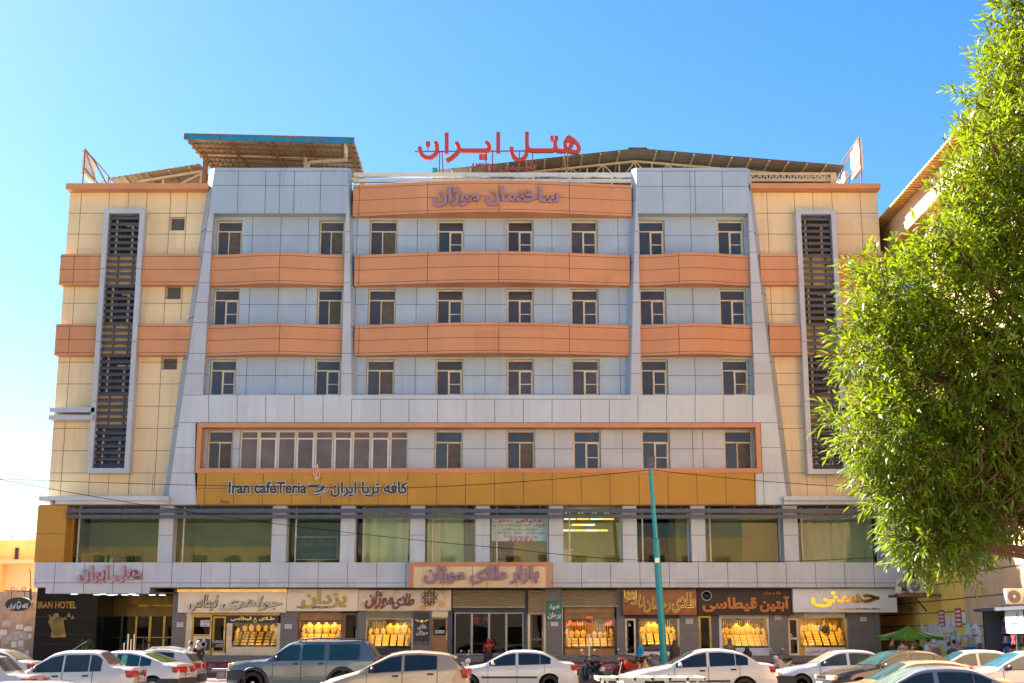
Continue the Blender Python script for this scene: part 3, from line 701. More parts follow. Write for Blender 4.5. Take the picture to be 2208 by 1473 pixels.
b = MB(); bb = RC(1346, 1273, 1372, 1292, Y)
cw = [(0, .2), (0, 1), (.2, .5), (.35, .95), (.5, .5), (.65, .95), (.8, .5), (1, 1), (1, .2), (.8, .02), (.2, .02)]
b.prism([(bb[0] + (bb[1] - bb[0]) * u, bb[2] + (bb[3] - bb[2]) * v) for u, v in cw], Y - .03, Y); b.build('crown_emblem', goldd, t)
b = MB(); cp = [(bb[0] + (bb[1] - bb[0]) * u, Y - .035, bb[2] + (bb[3] - bb[2]) * v) for u, v in cw]
for i in range(len(cp)): b.bar(cp[i], cp[(i + 1) % len(cp)], .02, .02)
b.build('crown_outline', glb, t)
dbrown = mat('dark_brown_board', (.055, .035, .025), .6, 0, .25, 12, bump=.2)
t, Y = sign_box('shop_sign', 'dark brown sign board with orange letters and a round lion seal', (1503, 1269, 1709, 1326), 65.8, dbrown)
orl = mat('orange_letter', (.62, .20, .02), .5)
text('آبتین', 'letters', orl, RC(1638, 1286, 1702, 1320, Y), Y, t, .07, .05); text('قیطاسی', 'letters', orl, RC(1514, 1288, 1632, 1320, Y), Y, t, .07, .05); text('طلا و جواهر', 'letters', orl, RC(1645, 1275, 1684, 1283, Y), Y, t, .04, .03)
cx_, cz_ = P(1523.5, 1284.5, Y); b = MB(); b.lathe([(.24, 0), (.24, -.04), (0, -.04)], (cx_, Y, cz_), 'y', 28); b.build('seal', mat('seal_cream', (.55, .50, .40), .6), t)
b = MB(); b.lathe([(.205, -.042), (.205, -.048), (.185, -.048), (.185, -.042)], (cx_, Y, cz_), 'y', 28); b.ball((cx_, Y - .045, cz_ - .02), (.09, .012, .05)); b.ball((cx_ - .08, Y - .045, cz_ + .04), (.045, .012, .05))
for dx in (-.07, -.03, .05, .08): b.bar((cx_ + dx, Y - .046, cz_ - .03), (cx_ + dx - .01, Y - .046, cz_ - .12), .018, .01)
b.bar((cx_ + .08, Y - .046, cz_), (cx_ + .13, Y - .046, cz_ + .09), .014, .01); b.build('seal_lion', blackp, t)
t, Y = sign_box('shop_sign', 'white sign board with gold script reading HOSSEINI JEWELLERY', (1710, 1268.5, 1934, 1320.5), 65.55, mat('white_board', (.86, .86, .83), .35, 0, .03, 2), .5)
gl = mat('mirror_gold_letter', (.42, .29, .05), .12, .9, .35, 11)
text('حسنی', 'letters', gl, RC(1748, 1275, 1897, 1310, Y), Y, t, .05, .045, -.2); text('HOSSEINI JEWELLERY', 'letters', gl, RC(1796, 1311, 1899, 1316, Y), Y, t, .03, .03, .2)
# hotel fascia lettering and the cafe sign
t = thing('letter_sign', 'faded pink hotel letters on the silver fascia above the black entrance', 'sign', (XP(238, 1240, YS), YS, ZP(1258, YS)))
text('هتل ایران', 'letters', pink, RC(170, 1219, 306, 1259, YS), YS - .02, t, .17, .045); text('تأسیس ۱۳۳۵', 'small_letters', steel, RC(231, 1271, 252, 1276, YS), YS, t, .02, .02)
b = MB(); text('هتل ایران', 'x', None, RC(171, 1219, 307, 1259, YS), YS, None, .1, .05, mb=b); b.build('letter_backs', mat('tan_letter_side', (.40, .33, .27), .6), t)
t = thing('letter_sign', 'mauve letters on the bowed terracotta parapet under the roof rails', 'sign', (XP(1070, 425, 65), 65, ZP(446, 65)))
ysm = 64.9
b = MB(); text('ساختمان موژان', 'x', None, RC(934, 402, 1207, 446, ysm), ysm, None, .12, .05, mb=b, map3=lambda v: (v[0], v[1] - ysm + bandtop(v[0]) - .03, v[2])); b.build('letters', mauve, t, weld=False)
t = thing('bazaar_sign', 'cream sign box with mauve letters in a terracotta frame above the bazaar doors', 'sign', (XP(1035, 1266, 64.9), 64.9, ZP(1266, 64.9)))
YB = 64.85; b = MB(); X0, X1, Z0, Z1 = RC(881.5, 1212, 1188, 1267, YB)
b.box(X0, X1, YB, YS - .002, Z1 - .2, Z1); b.box(X0, X0 + .22, YB, YS - .002, Z0, Z1 - .2); b.box(X1 - .22, X1, YB, YS - .002, Z0, Z1 - .2); b.build('frame', terra, t)
b = MB(); b.box(X0 + .22, X1 - .22, YB + .03, YS - .003, Z0, Z1 - .2)
for px in (955, 1019, 1050, 1114): vline(b, px, 1220, 1267, YB + .03)
b.build('panel', [cream, joint], t)
text('بازار طلای موژان', 'letters', mauve, RC(915, 1219, 1163, 1260, YB), YB + .03, t, .14, .05)
# cafe lettering: light rims with dark faces, cup and flame
t = thing('cafe_sign', 'dark outlined cafeteria lettering with a cup and red flame on the mustard band', 'sign', (XP(690, 1060, 65.3), 65.3, ZP(1072, 65.3)))
YC = 65.32; rim = mat('pale_rim', (.62, .58, .48), .5); face = mat('charcoal_face', (.02, .022, .028), .4)
for s, bx, bd in (('Iran cafeTeria', (494, 1039, 662, 1065), .035), ('کافه تریا ایران', (713, 1039, 880, 1073), .035)):
    bb = RC(*bx, YC); text(s, 'letter_rims', rim, (bb[0] - .03, bb[1] + .03, bb[2] - .03, bb[3] + .03), YC, t, .12, bd + .055); text(s, 'letters', face, bb, YC - .12, t, .012, bd)
def blob(pts, z): return [P(x, y, z) for x, y in pts]
cups = [[(665.5, 1045.7), (693, 1045.7), (687, 1050.4), (676, 1052.3), (667.4, 1050.4)], [(696.8, 1046.6), (701.6, 1047.6), (699.7, 1055.2), (693, 1060.9), (681.6, 1062.8), (670.2, 1061.2), (681.6, 1059.9), (691.1, 1055.2), (695, 1050.4)], [(674, 1066.6), (685.4, 1069.4), (696.8, 1063.8), (698.7, 1061), (689.2, 1064.9), (679.7, 1066.2)], [(702.6, 1048.5), (707.4, 1050.4), (706.4, 1057), (700, 1060.9), (700.4, 1058), (704, 1056), (704.5, 1052.3), (702, 1051.5)]]
b = MB(); b2_ = MB()
for k, c_ in enumerate(cups): q = blob(c_, YC); b.prism(grow_poly(q, .03), YC - .11 - .003 * k, YC); b2_.prism(q, YC - .13, YC - .1085)
b.build('cup_rim', rim, t); b2_.build('cup', face, t)
fl = [(686, 1001), (677, 1011), (675, 1020), (681, 1029), (680, 1036), (688, 1032), (691, 1024), (687, 1014)]
b = MB(); b.prism(blob(fl, YC), YC - .1, YC); b.build('flame_rim', rim, t)
b = MB()
for pl in ([(684, 1006), (678, 1012), (677, 1019), (682, 1027), (682, 1021), (680, 1014)], [(686, 1005), (682, 1013), (685, 1021), (683, 1032), (688, 1028), (689, 1022), (685, 1014)]): b.prism(blob(pl, YC), YC - .115, YC - .1)
b.build('flame', mat('flame_red', (.6, .06, .02), .4), t)
t = thing('letter_sign', 'tiny grey word mounted low on the mustard band left of the cafe lettering', 'sign', (XP(484, 1085, 65.3), 65.3, ZP(1086, 65.3)))
text('پرسیا', 'letters', mat('grey_letter', (.16, .15, .15), .5), RC(476, 1077, 494, 1086, YC), YC + .01, t, .05, .04)
# ------------- shop windows, doors and what they show
lampm = mat('warm_lamp', (1, .8, .5), .5, 0, 0, emit=((1, .72, .34), 9))
def warm_light(X, Y, Z, e, sx=1.0, col=(1, .60, .18)):
    l = bpy.data.lights.new('shop_lamp', 'AREA'); l.energy = e * .13; l.shape = 'RECTANGLE'; l.size = sx; l.size_y = .25; l.color = col
    o = bpy.data.objects.new('shop_lamp', l); COL.objects.link(o); o.location = (X, Y, Z); return o
def frame_rect(X0, X1, Z0, Z1, Y, t, d, mb=None):
    f = mb or MB(); f.box(X0, X0 + t, Y, Y + d, Z0, Z1); f.box(X1 - t, X1, Y, Y + d, Z0, Z1); f.box(X0 + t, X1 - t, Y, Y + d, Z1 - t, Z1); f.box(X0 + t, X1 - t, Y, Y + d, Z0, Z0 + t); return f
BUST = None; TRAY = None; CHAIN = None
def bust_mesh():
    b = MB(); n = 12
    prof = [(0, .105, .045), (.08, .115, .045), (.18, .135, .05), (.235, .14, .05), (.265, .10, .045), (.285, .055, .04), (.335, .045, .036)]
    vs = []; fs = []
    for z, rx_, ry in prof:
        for k in range(n): t = 2 * math.pi * k / n; vs.append((rx_ * math.cos(t), ry * math.sin(t), z))
    for i in range(len(prof) - 1):
        for k in range(n): fs.append((i * n + k, i * n + (k + 1) % n, (i + 1) * n + (k + 1) % n, (i + 1) * n + k))
    fs.append(tuple(range((len(prof) - 1) * n, len(prof) * n))); fs.append(tuple(range(n - 1, -1, -1)))
    b.mesh(vs, fs); return b
def make_proto():
    global BUST, TRAY, CHAIN
    BUST = thing('necklace_bust', 'x', 'display bust', (0, 0, -50))
    o = bust_mesh().build('stand', creamc, BUST, smooth=True, world=False)
    b = MB()
    for k in range(9):
        a0 = math.pi * k / 9; a1 = math.pi * (k + 1) / 9
        b.bar((.08 * math.cos(a0), -.062, .22 - .15 * math.sin(a0)), (.08 * math.cos(a1), -.062, .22 - .15 * math.sin(a1)), .018, .01)
    b.ball((0, -.066, .06), (.022, .012, .025), 8, 5); b.build('necklace', gold_y, BUST, world=False)
    TRAY = thing('jewellery_tray', 'x', 'tray', (0, 0, -50))
    b = MB(); frame_rect(-.14, .14, -.10, .10, -.02, .012, .03, b); b.box(-.128, .128, -.005, .01, -.088, .088); b.build('tray_box', creamc, TRAY, world=False)
    b = MB()
    for i in range(4):
        for k in range(2):
            x = -.096 + i * .064; z = -.045 + k * .085; b.lathe([(.022, -.012), (.026, -.006), (.018, -.002), (.014, -.008)], (x, -.012, z), 'y', 8)
    b.build('rings', gold_y, TRAY, world=False)
    CHAIN = thing('gold_chain', 'x', 'necklace', (0, 0, -50)); b = MB()
    b.tube([(-.035, 0, .0), (-.035, 0, -.30), (-.02, 0, -.40), (0, 0, -.44), (.02, 0, -.40), (.035, 0, -.30), (.035, 0, 0)], .009, 5, cap=True); b.ball((0, -.005, -.46), (.02, .01, .025), 6, 4); b.build('links', gold_y, CHAIN, world=False)
make_proto()
def put(proto, label, group, loc, rx=0, rz=0, s=1):
    c = dup(proto); c.location = loc; c.rotation_euler = (rx, 0, rz); c.scale = (s, s, s); c['label'] = label; c['group'] = group
    return c
velvet = mat('dark_velvet', (.035, .018, .012), .9, 0, .2, 6)
def display(px, where, busts=6, dark=0, rows=4, chains=14, power=40, side=True, bust_z=.46, tall=0, back=None, lean=38):
    """jewellery window behind the pane at px: trays on a slope, busts above, chains behind"""
    X0, X1, Z0, Z1 = RC(*px, YSF)
    g = MB(); g.box(X0, X1, YSF, YSF + .01, Z0, Z1)
    po = part(g, 'shop_window_pane', glass_clear)
    W = X1 - X0; D = 1.5
    b = MB(); b.face([(X0 - .1, YSF + D, Z0 - .1), (X1 + .1, YSF + D, Z0 - .1), (X1 + .1, YSF + D, Z1 + .2), (X0 - .1, YSF + D, Z1 + .2)])
    for x in (X0 - .1, X1 + .1): b.face([(x, YSF + .05, Z0 - .1), (x, YSF + D, Z0 - .1), (x, YSF + D, Z1 + .2), (x, YSF + .05, Z1 + .2)])
    b.face([(X0 - .1, YSF + .05, Z1 + .2), (X1 + .1, YSF + .05, Z1 + .2), (X1 + .1, YSF + D, Z1 + .2), (X0 - .1, YSF + D, Z1 + .2)])
    b.face([(X0 - .1, YSF + .05, Z0 - .02), (X1 + .1, YSF + .05, Z0 - .02), (X1 + .1, YSF + D, Z0 - .02), (X0 - .1, YSF + D, Z0 - .02)])
    part(b, 'display_box', back or mat('display_back', (.07, .035, .008), .6, 0, .4, 3))
    warm_light((X0 + X1) / 2, YSF + .35, Z1 + .15, power, W * .8)
    g1, g2, g3 = 'jewellery trays ' + where, 'necklace busts ' + where, 'gold chains ' + where
    a = R_(lean); nc = max(3, int(W / .31))
    for r in range(rows):
        for i in range(nc):
            x = X0 + W * (i + .5) / nc; k = r * .215
            tq = put(TRAY, ('dark' if dark else 'cream') + ' tray of gold rings sloping ' + where, g1, (x, YSF + .12 + k * math.cos(a) + .1 * math.cos(a), Z0 + .06 + (k + .1) * math.sin(a)), -(math.pi / 2 - a), s=1.0)
            if dark:
                for q_ in tq.children:
                    if 'box' in q_.name: q_.material_slots[0].link = 'OBJECT'; q_.material_slots[0].material = velvet
    zt = Z0 + .08 + rows * .215 * math.sin(a)
    for i in range(busts):
        x = X0 + W * (.1 + .8 * (i + .5) / busts) + random.uniform(-.02, .02)
        big = tall and (i in tall); sc = 1.55 if big else random.uniform(.85, 1.05)
        put(BUST, 'cream necklace bust hung with gold ' + where, g2, (x, YSF + .12 + rows * .215 * math.cos(a) + .12, zt), s=sc, rz=random.uniform(-.15, .15))
    if side:
        for sgn, xe in ((1, X0), (-1, X1)):
            for k in range(6):
                put(BUST, 'cream necklace bust hung with gold ' + where, g2, (xe + sgn * (.1 + .05 * (k % 2)), YSF + .15 + .1 * k, Z0 + .1 + .12 * k), s=.6, rz=sgn * .5)
    for i in range(chains):
        x = X0 + W * (.06 + .88 * (i + random.uniform(.2, .8)) / chains)
        put(CHAIN, 'gold chain hanging at the back ' + where, g3, (x, YSF + D - .12 - random.uniform(0, .2), Z1 - .05 - random.uniform(0, .2)), s=random.uniform(.9, 1.6))
    return X0, X1, Z0, Z1
def door(px, m, pm, Y=YSF, leafs=1, handle=True, mid=None, t=.09, name='shop_door', panel=None):
    X0, X1, Z0, Z1 = RC(*px, Y); w_ = (X1 - X0) / leafs; out = None
    for i in range(leafs):
        a, c = X0 + w_ * i, X0 + w_ * (i + 1); f = frame_rect(a, c, Z0, Z1, Y - .02, t, .06)
        if mid: z = Z0 + (Z1 - Z0) * mid; f.box(a + t, c - t, Y - .018, Y + .038, z - t / 2, z + t / 2)
        fo = part(f, name, m)
        g = MB(); g.box(a + t, c - t, Y, Y + .012, Z0 + t if not panel else Z0 + (Z1 - Z0) * mid, Z1 - t); part(g, 'pane', pm, fo)
        if panel:
            g = MB(); z = Z0 + (Z1 - Z0) * mid - t / 2; g.box(a + t, c - t, Y - .005, Y + .02, Z0 + t, z)
            g.obox(((a + c) / 2, Y - .006, (Z0 + t + z) / 2), ((1, 0, 1), (0, 1, 0), (-1, 0, 1)), (.16, .01, .16)); part(g, 'panel', panel, fo)
        if handle: h = MB(); xh = c - t / 2 if i % 2 == 0 else a + t / 2; zh = (Z0 + Z1) / 2; h.tube([(xh, Y - .06, zh - .18), (xh, Y - .06, zh + .18)], .016, 6); h.box(xh - .01, xh + .01, Y - .06, Y - .02, zh - .12, zh - .1); h.box(xh - .01, xh + .01, Y - .06, Y - .02, zh + .1, zh + .12); part(h, 'handle', steel, fo)
        out = fo
    return out
brass = mat('brass_frame', (.30, .20, .05), .3, .7, .3, 2)
mirrorm = mat('silver_frame', (.42, .38, .30), .3, .6, .2, 2)
def shutter(px, Y=66.05, m=None):
    X0, X1, Z0, Z1 = RC(*px, Y); b = MB(); n = max(3, int((Z1 - Z0) / .085))
    for i in range(n):
        z = Z0 + (Z1 - Z0) * i / n; h = (Z1 - Z0) / n
        b.face([(X0, Y, z), (X1, Y, z), (X1, Y - .03, z + h * .5), (X0, Y - .03, z + h * .5)]); b.face([(X0, Y - .03, z + h * .5), (X1, Y - .03, z + h * .5), (X1, Y, z + h), (X0, Y, z + h)])
    b.box(X0, X1, Y, Y + .05, Z0, Z1); b.box(X0, X1, Y - .05, Y + .02, Z0 - .06, Z0); part(b, 'roller_shutter', m or mat('khaki_shutter', (.38, .32, .20), .5, .3, .1, 1.5, streak=.2))
def filler(px, m, Y=YSF, d=.08, name='shop_front_panel'):
    X0, X1, Z0, Z1 = RC(*px, Y); b = MB(); b.box(X0, X1, Y - .01, Y + d, Z0, Z1); return part(b, name, m)
# shop one: brass and mirror front
filler((398, 1319, 413, 1413), mirrorm); filler((413, 1319, 604, 1327), brass)
X0, X1, Z0, Z1 = RC(413, 1327, 486, 1372, YSF)
door((413, 1327, 456, 1413), brass, glass_door, mid=.5, panel=mirrorm); door((458, 1329, 486, 1408), brass, glass_door)
filler((456, 1408, 488, 1413), mirrorm); filler((487, 1395, 601, 1413), mirrorm); filler((488, 1344, 500, 1395), mirrorm); filler((597, 1344, 604, 1395), mirrorm); filler((601, 1395, 605, 1413), mirrorm)
display((500, 1343, 597, 1395), 'in the window with the black ring header', 5, rows=5, chains=9, power=34, dark=1, bust_z=.3, back=mat('dim_display_back', (.05, .03, .012), .6, 0, .4, 3))
flat_sign('header_board', 'black header board with gold writing and a ring over a shop window', 'shop sign', RC(489, 1327, 601, 1343.6, YSF - .03), YSF - .03, blackp, [('طـلای', glb, (.62, .92, .28, .85), .03), ('قیطاسی', glb, (.08, .48, .28, .85), .03)])
def ring_mark(cx, cz, r, Y, parent, m):
    b = MB(); b.lathe([(r, 0), (r, -.01), (r * .74, -.01), (r * .74, 0)], (cx, Y, cz), 'y', 20); b.prism([(cx - r * .55, cz + r * 1.35), (cx - r * .3, cz + r * 1.7), (cx + r * .3, cz + r * 1.7), (cx + r * .55, cz + r * 1.35), (cx, cz + r * .9)], Y - .012, Y); b.build('ring_mark', m, parent)
wh = [o for o in bpy.data.objects if o.name.startswith('header_board')][0]
c_ = P(550, 1337.5, YSF - .03); ring_mark(c_[0], c_[1] - .03, .085, YSF - .032, wh, glb)
t = flat_sign('ring_poster', 'black square poster with a white ring drawing beside the shop door', 'poster', RC(426, 1378, 452, 1403, YSF - .04), YSF - .04, blackp, [('قیطاسی', white_m, (.3, .7, .06, .2), .02)])
c_ = P(439, 1389.5, YSF - .04); ring_mark(c_[0], c_[1], .14, YSF - .042, t, white_m)
flat_sign('phone_decal', 'small black phone number decal on a glass shop door', 'decal', RC(456, 1380, 482, 1397, YSF - .025), YSF - .025, blackp, [('TEL:02210040', white_m, (.05, .95, .62, .92), .02), ('۰۸۰۱۲۲۱', white_m, (.35, .95, .15, .45), .02)])
flat_sign('paper_notice', 'white paper notice taped to the dark shop door glass', 'notice', RC(432, 1337.5, 452, 1351, YSF - .03), YSF - .03, paper, [('ورود فقط با', blackp, (.1, .9, .55, .9), .02), ('ماسک', blackp, (.3, .7, .12, .45), .02)])
for px, wh_ in (((381, 1342, 395, 1352), 'left of the first jewellery window'), ((614, 1346, 629, 1356), 'between the two leftmost jewellery shops'), ((1188, 1341, 1203, 1350), 'under the green sign'), ((1479, 1334, 1494, 1345), 'right of the wooden sign shop'), ((1671, 1327, 1685, 1337), 'left of the white sign shop'), ((1855, 1330.5, 1869, 1340), 'right of the white sign shop')):
    flat_sign('address_plate', 'small white address plate on the granite pier ' + wh_, 'plate', RC(*px, 66.08), 66.08, paper, [('خیابان', blackp, (.1, .9, .58, .88), .01), ('پلاک ۲۴', mat('blue_ink', (.05, .08, .4), .6), (.2, .8, .1, .45), .01)])
# shop two: wood
filler((641, 1318, 735, 1322), wood); filler((641, 1322, 737, 1338), wood_l, d=.02, name='carved_panel'); filler((641, 1338, 645, 1413), wood); filler((735, 1322, 741, 1413), wood)
display((645, 1340, 735, 1388), 'in the window under the YAZDAN board', 4, rows=3, chains=16, power=55, tall=(0, 1, 2, 3)); filler((645, 1388, 735, 1413), wood)
door((741, 1322, 771, 1413), wood, glass_door)
flat = P(716, 1346, YSF - .02); t = thing('glass_lettering', 'white name lettering on the glass beside the busts', 'lettering', (flat[0], YSF - .02, flat[1])); text('یزدان', 'letters', white_m, RC(709, 1343, 722, 1349, YSF - .012), YSF - .012, t, .006, .03)
# shop three: shutter head
filler((788, 1316, 893, 1320), mirrorm); shutter((788, 1319, 889, 1332)); filler((788, 1332, 790, 1413), mirrorm); filler((887, 1332, 893, 1413), mirrorm)
display((790, 1336, 887, 1396), 'in the window under the swirled board', 5, rows=4, chains=16, power=62, tall=(2, 3, 4)); filler((790, 1332, 887, 1336), mirrorm); filler((790, 1397, 887, 1413), blackp)
t = flat_sign('hanging_banner', 'tall black banner with white script and gold wings beside a wooden door', 'banner', RC(893, 1321, 926, 1389.5, 66.05), 66.05, blackp, [('طلای', paper, (.22, .8, .46, .64), .03), ('موژان', paper, (.12, .9, .28, .44), .03), ('فروش انواع طلا', paper, (.06, .94, .06, .09), .01), ('خرید و تعویض', paper, (.06, .94, .02, .05), .01)])
c_ = P(909.5, 1340, 66.05); b = MB()
b.prism([(c_[0] - .08, c_[1] + .02), (c_[0], c_[1] - .08), (c_[0] + .08, c_[1] + .02), (c_[0] + .05, c_[1] + .06), (c_[0] - .05, c_[1] + .06)], 66.03, 66.049)
for sg in (-1, 1):
    for k in range(3): b.prism([(c_[0] + sg * .1, c_[1] - .03 + .03 * k), (c_[0] + sg * (.32 - .05 * (2 - k)), c_[1] + .03 * k), (c_[0] + sg * (.30 - .05 * (2 - k)), c_[1] + .035 + .03 * k)], 66.03, 66.049)
b.build('wing_emblem', glb, t)
door((930, 1331, 965, 1413), wood_l, glass_door, mid=.5, panel=wood_l); filler((926, 1317, 966, 1331), mirrorm)
flat_sign('paper_notice', 'pale blue paper notice on the wooden door glass', 'notice', RC(938, 1359, 958, 1366, YSF - .03), YSF - .03, mat('pale_blue_paper', (.45, .58, .68), .7), [('طلا و جواهر', blackp, (.1, .9, .25, .75), .02)])
# bazaar entrance
shutter((976, 1272, 1132, 1308)); filler((966, 1318, 975, 1413), dgrey); filler((1131, 1270, 1138, 1413), dgrey, d=.15); filler((976, 1308, 1131, 1321), blackp)
door((980, 1321, 1129, 1412), mat('grey_aluminium', (.30, .30, .29), .4, .5, .1), glass_door, leafs=4, t=.05, handle=False, name='bazaar_door')
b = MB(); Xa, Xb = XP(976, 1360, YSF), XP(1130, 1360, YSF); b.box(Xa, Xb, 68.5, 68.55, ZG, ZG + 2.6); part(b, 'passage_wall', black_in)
b = MB()
for i in range(26): x = random.uniform(Xa + 1.5, Xb - .3); z = ZG + random.uniform(.9, 1.5); b.box(x, x + random.uniform(.03, .09), 68.3, 68.34, z, z + random.uniform(.04, .12))
part(b, 'counter_goods', mat('dim_goods', (.25, .18, .07), .5, 0, .4, 9))
redneon = mat('red_neon', (1, .05, .05), .5, 0, 0, emit=((1, .03, .03), .9))
t = thing('neon_sign', 'red neon words glowing behind the bazaar doors', 'neon sign', (XP(1040, 1337, 67.5), 67.5, ZP(1342, 67.5)))
text('طلافروشی', 'letters', redneon, RC(1017, 1331, 1032, 1338, 67.5), 67.5, t, .02, .02); text('ساعت', 'letters', redneon, RC(1040, 1331, 1054, 1338, 67.5), 67.5, t, .02, .02); text('پلاس', 'letters', redneon, RC(1018, 1339, 1032, 1345, 67.5), 67.5, t, .02, .02)
shutter((1139, 1272, 1177, 1322)); door((1143, 1323, 1172, 1413), wood, glass_door, mid=.38); filler((1138, 1322, 1143, 1413), mirrorm); filler((1172, 1322, 1178, 1413), mirrorm)
green = mat('green_sign', (.02, .17, .12), .45, 0, .35, 3)
flat_sign('pier_sign', 'green vertical sign with white Persian words on the granite pier', 'sign', RC(1178, 1295, 1211, 1340, 66.05), 66.05, green, [('سید', paper, (.2, .85, .55, .82), .05), ('برهان', paper, (.08, .95, .1, .45), .05)])
# shop four: brown timber window under a shutter
shutter((1211, 1272, 1331, 1306)); filler((1212, 1306, 1216, 1416), mirrorm); filler((1216, 1307, 1328, 1321), wood_l); filler((1216, 1321, 1328, 1324), wood); filler((1216, 1324, 1328, 1335), mat('ribbed_wood', (.27, .14, .03), .45, 0, .3, 6, streak=.4)); filler((1214, 1306, 1217, 1416), wood, d=.1); filler((1326, 1306, 1329, 1416), wood, d=.1); filler((1216, 1397, 1328, 1400), wood); filler((1216, 1400, 1328, 1414), wood_l)
display((1217, 1335, 1326, 1397), 'in the timber framed window behind the orange street sign', 7, rows=3, chains=18, power=50)
neon2 = mat('orange_neon', (1, .1, .03), .5, 0, 0, emit=((1, .08, .02), .8))
t = thing('neon_sign', 'orange red neon names inside the timber framed window', 'neon sign', (XP(1270, 1345, 66.5), 66.5, ZP(1350, 66.5))); text('سید برهان', 'letters', neon2, RC(1221, 1337, 1257, 1350, 66.5), 66.5, t, .02, .015, .2); text('آزاد', 'letters', neon2, RC(1304, 1339, 1320, 1350, 66.5), 66.5, t, .02, .015, .2)
# shop five
filler((1347, 1326, 1467, 1334), blackp); door((1348, 1334, 1371, 1413), mirrorm, glass_door); filler((1371, 1334, 1378, 1413), blackp); filler((1462, 1334, 1468, 1413), mirrorm); filler((1378, 1393, 1462, 1400), dgrey); filler((1378, 1400, 1462, 1405), blackp); filler((1378, 1405, 1462, 1413), white_m)
display((1379, 1334, 1461, 1393), 'in the window behind the teal lamp post', 6, rows=4, chains=12, power=62, tall=(1, 2))
# shop six
door((1507, 1328, 1534, 1413), brass, glass_door, mid=.12); filler((1534, 1326, 1551, 1413), dgrey); filler((1551, 1326, 1660, 1333), white_m); filler((1551, 1333, 1557, 1397), white_m); filler((1657, 1333, 1662, 1397), white_m); filler((1551, 1397, 1661, 1417), mat('blue_white_panel', (.55, .60, .70), .4, 0, .04))
display((1557, 1333, 1657, 1396), 'in the white framed window under the brown board', 7, rows=4, chains=12, power=60, tall=(2, 4))
# shop seven
door((1700, 1333, 1722, 1413), ivory, glass_door, mid=.45); filler((1700, 1322, 1733, 1333), MATS['khaki_shutter']); filler((1733, 1322, 1826, 1332), ivory); filler((1722, 1332, 1726, 1396), brass); filler((1824, 1322, 1829, 1413), mirrorm); filler((1722, 1396, 1736, 1413), brass)
display((1726, 1332, 1824, 1395), 'in the window under the white board', 10, rows=5, chains=6, power=62, back=mat('bright_display_back', (.30, .18, .04), .6, 0, .4, 3))
flat_sign('lower_panel', 'white panel with red writing below the rightmost jewellery window', 'sign', RC(1736, 1396, 1824, 1413, YSF - .02), YSF - .02, white_m, [('طلا و جواهر حسینی', mat('red_ink', (.5, .04, .04), .5), (.05, .95, .2, .8), .02)])
for px, wh_ in (((1354, 1343, 1361, 1350), 'the door behind the lamp post'), ((1703, 1365, 1710, 1373), 'the rightmost shop door')):
    a, c, z0, z1 = RC(*px, YSF - .03); t = thing('warning_sticker', 'white triangular warning sticker on ' + wh_, 'sticker', (a, YSF - .03, z0)); b = MB(); b.prism([(a, z0), (c, z0), ((a + c) / 2, z1)], YSF - .034, YSF - .03); b.build('sticker', paper, t)
    b = MB(); b.prism([((a + c) / 2 - .02, z0 + .03), ((a + c) / 2 + .02, z0 + .03), ((a + c) / 2, z1 - .08)], YSF - .037, YSF - .0345); b.build('symbol', MATS['red_ink'], t)
# ------------- hotel entrance
b = MB(); Xa, Xb, Xc = XP(75, 1350, 66.3), XP(205, 1350, 66.6), XP(372, 1350, 69)
b.box(Xa, Xb, 66.3, 66.5, 0, ZP(1262, 66.3)); b.box(Xb, Xb + .15, 66.3, 69.2, 0, ZP(1262, 66.3))
for y in (1305, 1330, 1368, 1388): z = ZP(y, 66.3); b.box(Xa, Xb, 66.297, 66.32, z - .004, z + .004, 1)
part(b, 'black_granite_wall', [blackgr, mat('granite_joint', (.05, .055, .06), .5, 0, 0)])
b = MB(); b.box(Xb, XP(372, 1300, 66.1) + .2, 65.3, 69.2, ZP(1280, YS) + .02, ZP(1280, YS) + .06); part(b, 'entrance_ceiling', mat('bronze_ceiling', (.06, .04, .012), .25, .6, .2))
Zc = ZP(1280, YS); Xd0, Xd1 = XP(232, 1350, 69), XP(384, 1350, 69)
b = MB(); b.box(Xb, Xd1 + .3, 69.0, 69.1, Zc - 1.0, Zc); part(b, 'brass_header', mat('dark_brass', (.09, .055, .008), .3, .7, .4, 2))
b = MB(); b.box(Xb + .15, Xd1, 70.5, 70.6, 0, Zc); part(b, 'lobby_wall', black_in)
nd = 5
for i in range(nd):
    a = Xd0 + (Xd1 - Xd0) * i / nd; c = Xd0 + (Xd1 - Xd0) * (i + 1) / nd; f = MB(); f.box(a, a + .09, 68.9, 69.0, .3, Zc - 1); f.box(c - .03, c, 68.93, 69.0, .3, Zc - 1); f.box(a + .09, c - .03, 68.94, 69, 1.75, 1.79); f.box(a + .09, c - .03, 68.94, 69, 3.3, 3.34); fo = part(f, 'entrance_door', brass if i > 1 else blackp)
    g = MB(); g.box(a + .09, c - .03, 68.97, 68.98, .3, Zc - 1); part(g, 'pane', glass('smoky_door_glass', (.09, .08, .07), .12), fo)
b = MB(); b.box(Xa, Xd1 + .2, 65.9, 70, 0, .35); part(b, 'entrance_step', granite)
downl = mat('downlight', (1, 1, 1), .5, 0, 0, emit=((.85, .92, 1), .45)); dln = mat('downlight_warm', (1, .8, .4), .5, 0, 0, emit=((1, .7, .25), 2.5))
